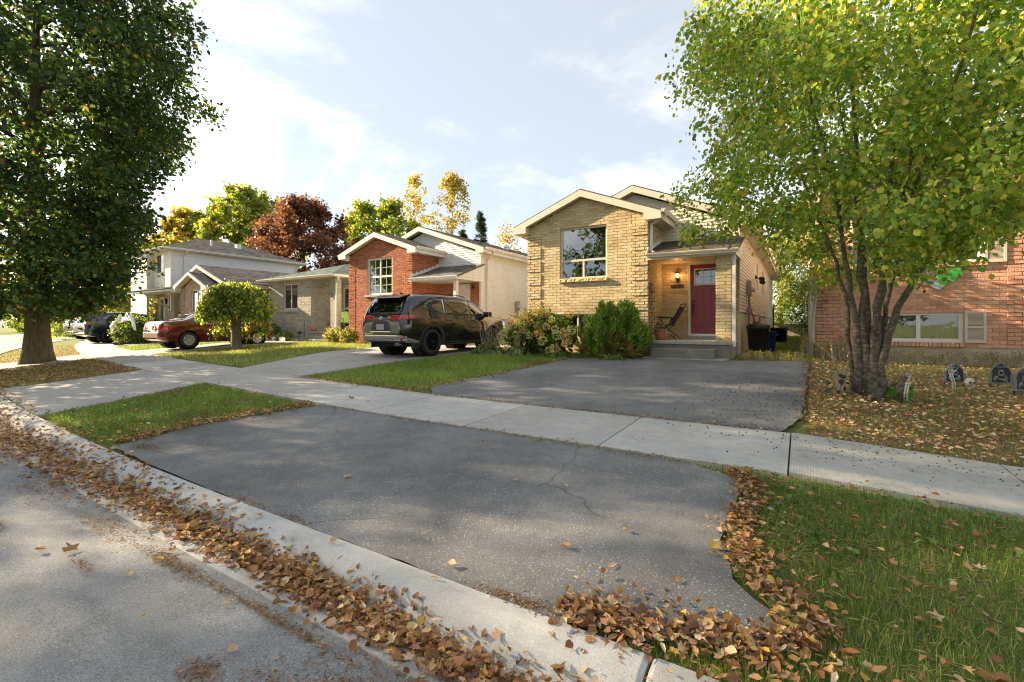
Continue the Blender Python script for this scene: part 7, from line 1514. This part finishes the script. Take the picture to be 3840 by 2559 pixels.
# ------------------------------------------------------------------ side yard things
def bin_(loc, r, h, mat, label, lid=True, name='garbage_bin'):
    o = empty(name, loc, RAD(8), label, 'bin'); m = MB(); m.lathe([(0, 0), (r * .82, 0), (r * .86, .02), (r, h * .92), (r * 1.06, h * .92), (r * 1.06, h), (r * .95, h)], 28); m.build('body', mat, o, True)
    if lid: m = MB(); m.lathe([(r * 1.1, h - .02), (r * 1.1, h + .04), (r * .9, h + .08), (r * .3, h + .11), (0, h + .11)], 28); m.build('lid', mat, o, True)
    for sd in (-1, 1): m = MB(); m.box((sd * r * .98 - .03, -.07, h * .78), (sd * r * .98 + .05 * sd + .03, .07, h * .84)); m.build('handle', mat, o, bevel=.01)
    return o
plain('bin_brown', (0.024, 0.017, 0.014), .5, scale=4, var=.3); plain('bin_blue', (0.012, 0.075, 0.33), .45)
bin_((-1.05, 15.55, gzf(-1, 15.5)), .29, .78, 'bin_brown', 'black brown round garbage bin against the side wall'); bin_((-0.86, 16.6, gzf(-1, 16.6)), .24, .62, 'bin_blue', 'blue recycling bin behind the dark garbage bin', False, 'recycling_bin')
hr = root('hose_reel', (-1.2, 18.5, 1.1), 'grey hose reel mounted on the side wall above the bins', 'hose reel'); RM = Matrix.Translation((-1.22, 18.6, 1.45)) @ Matrix.Rotation(RAD(90), 4, 'Y')
m = MB(); m.lathe([(.30, -.02), (.36, -.02), (.36, .02), (.30, .02)], 28, RM, True)
for k in range(5): a = k * 1.2566; m.bar(RM @ Vector((.05 * math.cos(a), .05 * math.sin(a), 0)), RM @ Vector((.31 * math.cos(a), .31 * math.sin(a), 0)), .06, .02)
m.build('wheel', 'plastic_grey', hr); m = MB(); m.lathe([(0, .03), (.08, .03), (.08, -.2), (0, -.2)], 16, RM); m.build('hub', 'black_plastic', hr); m = MB()
m.tube([(-1.25, 18.6, 1.1), (-1.25, 18.2, .9), (-1.3, 17.8, 1.4), (-1.42, 17.6, 2.1), (-1.44, 17.6, 2.3)], .012, 6); m.build('hose', 'black_plastic', hr); m = MB(); m.tube([(-1.2, 17.6, .9), (-1.32, 17.75, 1.75)], .014, 6); m.build('red_handle', 'lamp_red', hr)
fl = root('flood_light', (-1.46, 20.2, 3.1), 'black twin flood light on the siding above the meter', 'lamp')
m = MB(); m.lathe([(0, .05), (.07, .05), (.07, 0)], 14, Matrix.Translation((-1.46, 20.2, 3.25)) @ Matrix.Rotation(RAD(90), 4, 'Y')); m.build('base', 'black_metal', fl)
for dy, dz in ((-.15, -.02), (.18, -.12)): m = MB(); m.tube([(-1.42, 20.2, 3.25), (-1.3, 20.2 + dy * .6, 3.2)], .015, 6); m.lathe([(.03, -.06), (.075, .0), (.085, .13), (.07, .13), (0, .1)], 14, Matrix.Translation((-1.28, 20.2 + dy, 3.2 + dz)) @ Euler((RAD(110), 0, RAD(60))).to_matrix().to_4x4()); m.build('lamp_head', 'black_metal', fl)
m = MB(); m.tube([(-1.40, 33.2, .75), (-1.40, 33.2, 2.4), (-1.36, 33.2, 2.55), (-1.2, 33.2, 2.58)], .05, 8); tag(m.build('vent_pipe', 'black_plastic', None), 'black vent pipe at the far corner of the side wall', 'pipe')
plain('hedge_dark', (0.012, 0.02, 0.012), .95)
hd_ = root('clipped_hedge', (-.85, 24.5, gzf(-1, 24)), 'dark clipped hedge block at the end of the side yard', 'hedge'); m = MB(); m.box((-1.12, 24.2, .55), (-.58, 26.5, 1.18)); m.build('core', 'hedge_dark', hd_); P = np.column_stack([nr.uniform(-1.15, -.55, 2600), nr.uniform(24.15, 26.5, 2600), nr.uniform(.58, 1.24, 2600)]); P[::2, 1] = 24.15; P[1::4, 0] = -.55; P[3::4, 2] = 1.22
leaves('foliage', P, unit(2600), unit(2600), .07, pick([(0.02, 0.045, 0.018), (0.03, 0.06, 0.022)], 2600), 'oval', 'leaf', hd_)
fn_ = root('wood_fence', (-.5, 34.5, gzf(0, 34)), 'weathered wooden board fence behind the side yard', 'fence')
for i in range(26): x = -1.6 + .15 * i; h_ = 1.3 + rnd.uniform(-.03, .03); m = MB(); m.box((x, 34.5, .4), (x + .138, 34.53, .6 + h_ - .45)); m.build('board', 'wood_fence', fn_)
m = MB(); m.box((-1.6, 34.535, .75), (2.3, 34.58, .84)); m.box((-1.6, 34.535, 1.2), (2.3, 34.58, 1.29)); m.build('rail', 'wood_fence', fn_)
plain('pole_brown', (0.30, 0.17, 0.10), .7, scale=10); m = MB(); m.tube([(.21, 14.35, .45), (.23, 14.36, 1.2), (.22, 14.37, 1.9), (.25, 14.38, 2.8)], [.035, .034, .03, .025], 10); tag(m.build('wooden_pole', 'bark_pale', None, True), 'bare crooked wooden pole before the corner of the orange house', 'pole')
m = MB(); m.grid(lambda u, v: (-1.45 + .36 * u, 14.15 + .3 * v, .46 + .19 * math.sin(math.pi * u) ** .6 * math.sin(math.pi * min(1, v * 1.05)) ** .6 + .02 * math.sin(u * 13 + v * 7)), 9, 8); tag(m.build('garden_rock', 'concrete_porch', None, True), 'pale garden rock at the corner of the tan house', 'rock')

# ------------------------------------------------------------------ halloween things on the right lawn
plain('stone_dark', (0.045, 0.045, 0.048), .75, scale=16, var=.4, bmp=.4, bscale=40); plain('stone_grey', (0.22, 0.22, 0.225), .7, scale=20, var=.3); plain('bone', (0.62, 0.60, 0.54), .6, scale=14, var=.12, dirt=(.25, .22, .17, .5)); plain('socket', (0.012, 0.008, 0.008), .9)
def tombstone(x, y, rz, s, label):
    o = empty('tombstone', (x, y, gzf(x, y)), rz, label, 'tombstone', 'plastic tombstones'); o.scale = (s,) * 3
    arch = [(-.115, .06), (.115, .06), (.115, .20), (.10, .26), (.06, .315), (0, .355), (-.06, .315), (-.10, .26), (-.115, .20)]; fn = lambda u, v, d: (u, d, v)
    m = MB(); m.prism(arch, -.015, .02, fn); m.build('slab', 'stone_dark', o, bevel=.004)
    m = MB(); out = [(u * 1.06, .06 + (v - .06) * 1.02) for u, v in arch][1:]; out = out + [(-.122, .06)]; m.tube([(u, -.016, v) for u, v in out], .011, 6); m.build('border', 'stone_grey', o)
    m = MB(); m.box((-.15, -.035, .035), (.15, .03, .062)); m.build('base', 'stone_grey', o, bevel=.004)
    for sx_ in (-.12, .12):
        m = MB(); m.box((sx_ - .014, -.028, .063), (sx_ + .014, -.014, .2)); m.box((sx_ - .02, -.032, .17), (sx_ + .02, -.012, .178)); m.box((sx_ - .02, -.032, .187), (sx_ + .02, -.012, .195)); m.build('column', 'stone_grey', o); m = MB(); m.box((sx_ - .012, -.006, -.04), (sx_ + .012, .006, .034)); m.build('stake', 'stone_dark', o)
    m = MB(); m.lathe([(0, .045), (.025, .038), (.038, .015), (.04, -.02), (.035, -.05)], 12, Matrix.Translation((0, -.016, .215)) @ Matrix.Diagonal((1, .5, 1, 1))); m.tube([(-.05, -.02, .16), (-.075, -.02, .11), (-.07, -.02, .075)], [.02, .018, .015], 8); m.tube([(.04, -.02, .165), (.07, -.025, .13), (.02, -.03, .115)], [.018, .016, .012], 8); m.tube([(-.05, -.022, .115), (.03, -.028, .10), (.075, -.022, .085)], [.014, .02, .015], 8); m.tube([(-.06, -.02, .29), (-.03, -.02, .305), (0, -.02, .295), (.03, -.02, .307), (.06, -.02, .29)], .009, 6); m.build('relief_figure', 'stone_grey', o, True)
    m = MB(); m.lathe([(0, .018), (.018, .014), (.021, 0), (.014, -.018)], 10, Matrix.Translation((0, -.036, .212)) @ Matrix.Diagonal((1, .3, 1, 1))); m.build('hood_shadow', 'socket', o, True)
    return o
tombstone(2.25, 10.75, RAD(8), 1.02, 'grey plastic tombstone with hooded figure behind the skeleton arm'); tombstone(2.85, 10.9, RAD(10), 1.08, 'grey plastic tombstone, middle of the three, right of the skull'); tombstone(2.90, 10.1, RAD(22), 1.1, 'grey plastic tombstone cut by the right edge of the picture')
sk = empty('skull', (2.365, 10.4, gzf(2.365, 10.4)), RAD(18), 'white plastic skull on the leafy lawn between the tombstones', 'skull')
def skull_pt(u, v):
    th_, ph = 2 * math.pi * u, math.pi * v; x, y, z = math.sin(ph) * math.cos(th_), math.sin(ph) * math.sin(th_), -math.cos(ph)
    w = 1 if z > -.1 else 1 - .38 * min(1, (-z - .1) / .6); y2 = y * (1.15 if y > 0 else .95); return (x * .062 * w, y2 * .068 * (w if y > 0 else 1), .095 + z * (.075 if z > 0 else .082))
m = MB(); m.grid(skull_pt, 24, 16); m.build('cranium', 'bone', sk, True, merge=True)
for sx_ in (-.024, .024): m = MB(); m.lathe([(0, .012), (.012, .01), (.0165, 0), (.012, -.012)], 12, Matrix.Translation((sx_, -.058, .098)) @ Matrix.Rotation(RAD(90), 4, 'X')); m.build('eye_socket', 'socket', sk, True)
m = MB(); m.prism([(-.009, 0), (.009, 0), (0, .022)], -.068, -.058, lambda u, v, d: (u, d, .066 + v)); m.build('nose_hole', 'socket', sk); m = MB(); m.tube([(-.05, -.01, .06), (-.045, -.035, .03), (-.022, -.058, .012), (.022, -.058, .012), (.045, -.035, .03), (.05, -.01, .06)], .011, 8); m.build('jaw', 'bone', sk, True); m = MB()
for i in range(8): m.box((-.026 + .0066 * i, -.068, .022), (-.0205 + .0066 * i, -.06, .046))
m.build('teeth', 'bone', sk); m = MB(); m.box((-.03, -.062, .031), (.03, -.056, .035)); m.build('mouth_line', 'socket', sk)
def skeleton_arm(x, y, rz, label, lean=0.0, h=.25):
    o = empty('skeleton_arm', (x, y, gzf(x, y)), rz, label, 'decoration', 'skeleton arms'); 
    m = MB(); m.tube([(-.012, 0, -.03), (-.014, 0, h * .5), (-.012 + lean, 0, h)], [.011, .008, .012], 8); m.build('forearm_bone', 'bone', o, True); m = MB(); m.tube([(.016, .004, -.03), (.016, .004, h * .5), (.014 + lean, .004, h)], [.010, .007, .011], 8); m.build('forearm_bone', 'bone', o, True)
    m = MB(); 
    for i in range(4): m.lathe([(0, .014), (.011, .007), (.011, -.007), (0, -.014)], 8, Matrix.Translation((-.02 + .014 * i + lean, 0, h + .016)))
    m.build('wrist', 'bone', o, True)
    for i, (dx, l, k) in enumerate(((-.030, .075, .16), (-.012, .092, .05), (.006, .096, -.03), (.023, .088, -.12), (.040, .050, -.55))):
        b = Vector((dx * .75 + lean, 0, h + .028 if i < 4 else h + .012)); d = Vector((-k, 0, 1)).normalized(); kn = b + d * .055; m = MB(); m.tube([b, kn], [.006, .0055], 6); c1 = kn + (d + Vector((0, -.15, 0))).normalized() * l * .42; c2 = c1 + (d + Vector((0, -.45, -.1))).normalized() * l * .33; c3 = c2 + (d + Vector((0, -.8, -.2))).normalized() * l * .25
        for a, bb in ((kn, c1), (c1, c2), (c2, c3)): m.tube([a + (bb - a) * .06, a + (bb - a) * .5, a + (bb - a) * .94], [.0072, .0048, .0065], 6)
        m.build('finger', 'bone', o, True)
    return o
skeleton_arm(2.08, 9.95, RAD(5), 'pale plastic skeleton arm reaching up in front of the tombstone', -.04, .26); skeleton_arm(1.262, 8.44, RAD(-15), 'plastic skeleton arm reaching up beside the tree stems', .02, .25)
plain('ghost_grey', (0.52, 0.50, 0.52), .6); plain('ghost_green', (0.10, 0.55, 0.09), .5)
def cutout(name, poly, y0, mat, label=None, parent=None, grp=None):
    m = MB(); P_ = [];
    for i in range(len(poly)):      # rounded outline
        p0, p1, p2, p3 = (Vector(poly[(i + k) % len(poly)]) for k in (-1, 0, 1, 2))
        for u in (0, .33, .66): P_.append(tuple(.5 * (2 * p1 + (p2 - p0) * u + (2 * p0 - 5 * p1 + 4 * p2 - p3) * u * u + (3 * p1 - p0 - 3 * p2 + p3) * u ** 3)))
    t = tessellate_polygon([[Vector((u, v, 0)) for u, v in P_]]); n = len(P_); m.add([(u, y0, v) for u, v in P_] + [(u, y0 + .012, v) for u, v in P_], [tuple(q) for q in t] + [tuple(n + i for i in q) for q in t] + [(i, (i + 1) % n, n + (i + 1) % n, n + i) for i in range(n)])
    o = m.build(name, mat, parent); return tag(o, label, 'decoration', grp) if label else o
gd = cutout('ghost_cutout', [(2.66, 2.95), (2.80, 2.98), (2.93, 2.86), (2.97, 2.6), (3.05, 2.48), (2.96, 2.33), (2.85, 2.29), (2.72, 2.40), (2.60, 2.42), (2.66, 2.62)], 15.155, 'ghost_grey', 'grey ghost cutout with green wings hung on the orange brick wall')
cutout('green_wing', [(2.86, 2.93), (2.95, 2.83), (3.10, 2.93), (3.18, 2.86), (3.31, 2.95), (3.28, 2.74), (3.33, 2.60), (3.22, 2.58), (3.16, 2.46), (3.05, 2.52), (2.98, 2.36), (2.88, 2.55)], 15.142, 'ghost_green', None, gd); cutout('green_wing', [(2.44, 2.72), (2.58, 2.66), (2.62, 2.54), (2.50, 2.50), (2.42, 2.40), (2.40, 2.6)], 15.142, 'ghost_green', None, gd)
cutout('ghost_cutout', [(1.02, 2.66), (1.05, 2.9), (1.12, 3.08), (1.24, 3.12), (1.34, 2.98), (1.30, 2.78), (1.18, 2.70), (1.10, 2.78)], 15.155, 'ghost_grey', 'grey ghost cutout half hidden behind the tree stems on the brick wall')

# ------------------------------------------------------------------ things before the grey bungalow
plain('pumpkin', (0.55, 0.17, 0.02), .45); pk_ = empty('pumpkin', (-20.72, 14.55, 1.086), 0, 'small orange pumpkin on the bungalow porch', 'pumpkin'); m = MB(); m.grid(lambda u, v: ((.15 * math.sin(math.pi * v) ** .8 * (1 - .07 * abs(math.sin(u * math.pi * 8)))) * math.cos(2 * math.pi * u), (.15 * math.sin(math.pi * v) ** .8 * (1 - .07 * abs(math.sin(u * math.pi * 8)))) * math.sin(2 * math.pi * u), .11 - .11 * math.cos(math.pi * v)), 48, 12); m.build('fruit', 'pumpkin', pk_, True); m = MB(); m.tube([(0, 0, .21), (.01, 0, .26)], [.02, .012], 6); m.build('stalk', 'bark_grey', pk_)
plain('lime', (0.35, 0.62, 0.12), .5); lc = empty('lime_chair', (-18.95, 15.1, 1.086), RAD(70), 'lime green sling chair with black frame on the bungalow porch', 'chair')
m = MB(); m.grid(lambda u, v: (-.23 + .46 * u, .12 + .28 * v, .42 + .55 * v), 4, 6); m.build('backrest', 'lime', lc); m = MB(); m.grid(lambda u, v: (-.23 + .46 * u, -.36 + .5 * v, .43 - .05 * math.sin(math.pi * v)), 4, 4); m.build('seat', 'lime', lc)
for sx_ in (-.25, .25):
    for pts in ([(sx_, .0, .4), (sx_, .40, .98)], [(sx_, -.38, .44), (sx_, .12, .42)], [(sx_, -.34, .62), (sx_, -.3, .44), (sx_, .3, .0)], [(sx_, .2, .6), (sx_, -.34, 0)], [(sx_, -.36, .62), (sx_, .2, .6)]): m = MB(); m.tube(pts, .012, 6); m.build('frame_tube', 'black_metal', lc)
m = MB(); m.box((-20.75, 15.5, 1.086), (-20.2, 15.85, 1.55)); tag(m.build('wooden_box', 'wood_dark', None, bevel=.01), 'brown wooden crate standing in the bungalow porch', 'box')
hk = root('shepherd_hook', (-20.5, 13.8, gzf(-20.5, 13.8)), 'black shepherd hook standing before the bungalow wall', 'hook'); m = MB(); z_ = gzf(-20.5, 13.8); m.tube([(-20.4, 13.8, z_), (-20.4, 13.8, 1.55), (-20.44, 13.8, 1.68), (-20.53, 13.8, 1.72), (-20.62, 13.8, 1.65), (-20.62, 13.8, 1.58), (-20.66, 13.8, 1.56)], .012, 6); m.build('rod', 'black_metal', hk)
m = MB(); m.grid(lambda u, v: (-20.62 + .15 * math.cos(6.283 * u) * math.sin(math.pi * v), 13.7 + .08 * math.sin(6.283 * u) * math.sin(math.pi * v), z_ + .40 + .09 * -math.cos(math.pi * v)), 12, 8); m.prism([(-20.76, .42), (-20.86, .40), (-20.75, .38)], 13.69, 13.71, lambda u, v, d: (u, d, z_ + v)); m.tube([(-20.62, 13.7, z_), (-20.62, 13.7, z_ + .33)], .01, 5); tag(m.build('bird_ornament', 'black_plastic', None), 'black bird garden ornament beside the shepherd hook', 'ornament')
for i, x in enumerate((-21.75, -20.95)):
    pf_ = root('picket_edging', (x, 13.0, gzf(x, 13)), ('left' if i == 0 else 'right') + ' short white picket edging piece before the bungalow plants', 'fence', 'white picket edging'); z_ = gzf(x, 13)
    for k in range(6): m = MB(); xx = x - .22 + .085 * k; m.prism([(xx, 0), (xx + .05, 0), (xx + .05, .17), (xx + .025, .21), (xx, .17)], 12.99, 13.0, lambda u, v, d: (u, d, z_ + v)); m.build('picket', 'trim_white', pf_)
    for zz in (.05, .12): m = MB(); m.box((x - .24, 13.002, z_ + zz), (x + .27, 13.012, z_ + zz + .03)); m.build('rail', 'trim_white', pf_)
ed = root('stone_edging', (-19.3, 13.2, gzf(-19.3, 13.2)), 'dark stone edging around the bungalow garden bed', 'edging')
for i in range(9): x = -20.6 + .32 * i; z_ = gzf(x, 13.3); m = MB(); m.box((x, 13.2 + rnd.uniform(-.03, .03), z_ - .02), (x + .30, 13.4, z_ + .12 + rnd.uniform(-.02, .02))); m.build('stone', 'concrete_step', ed, bevel=.02)
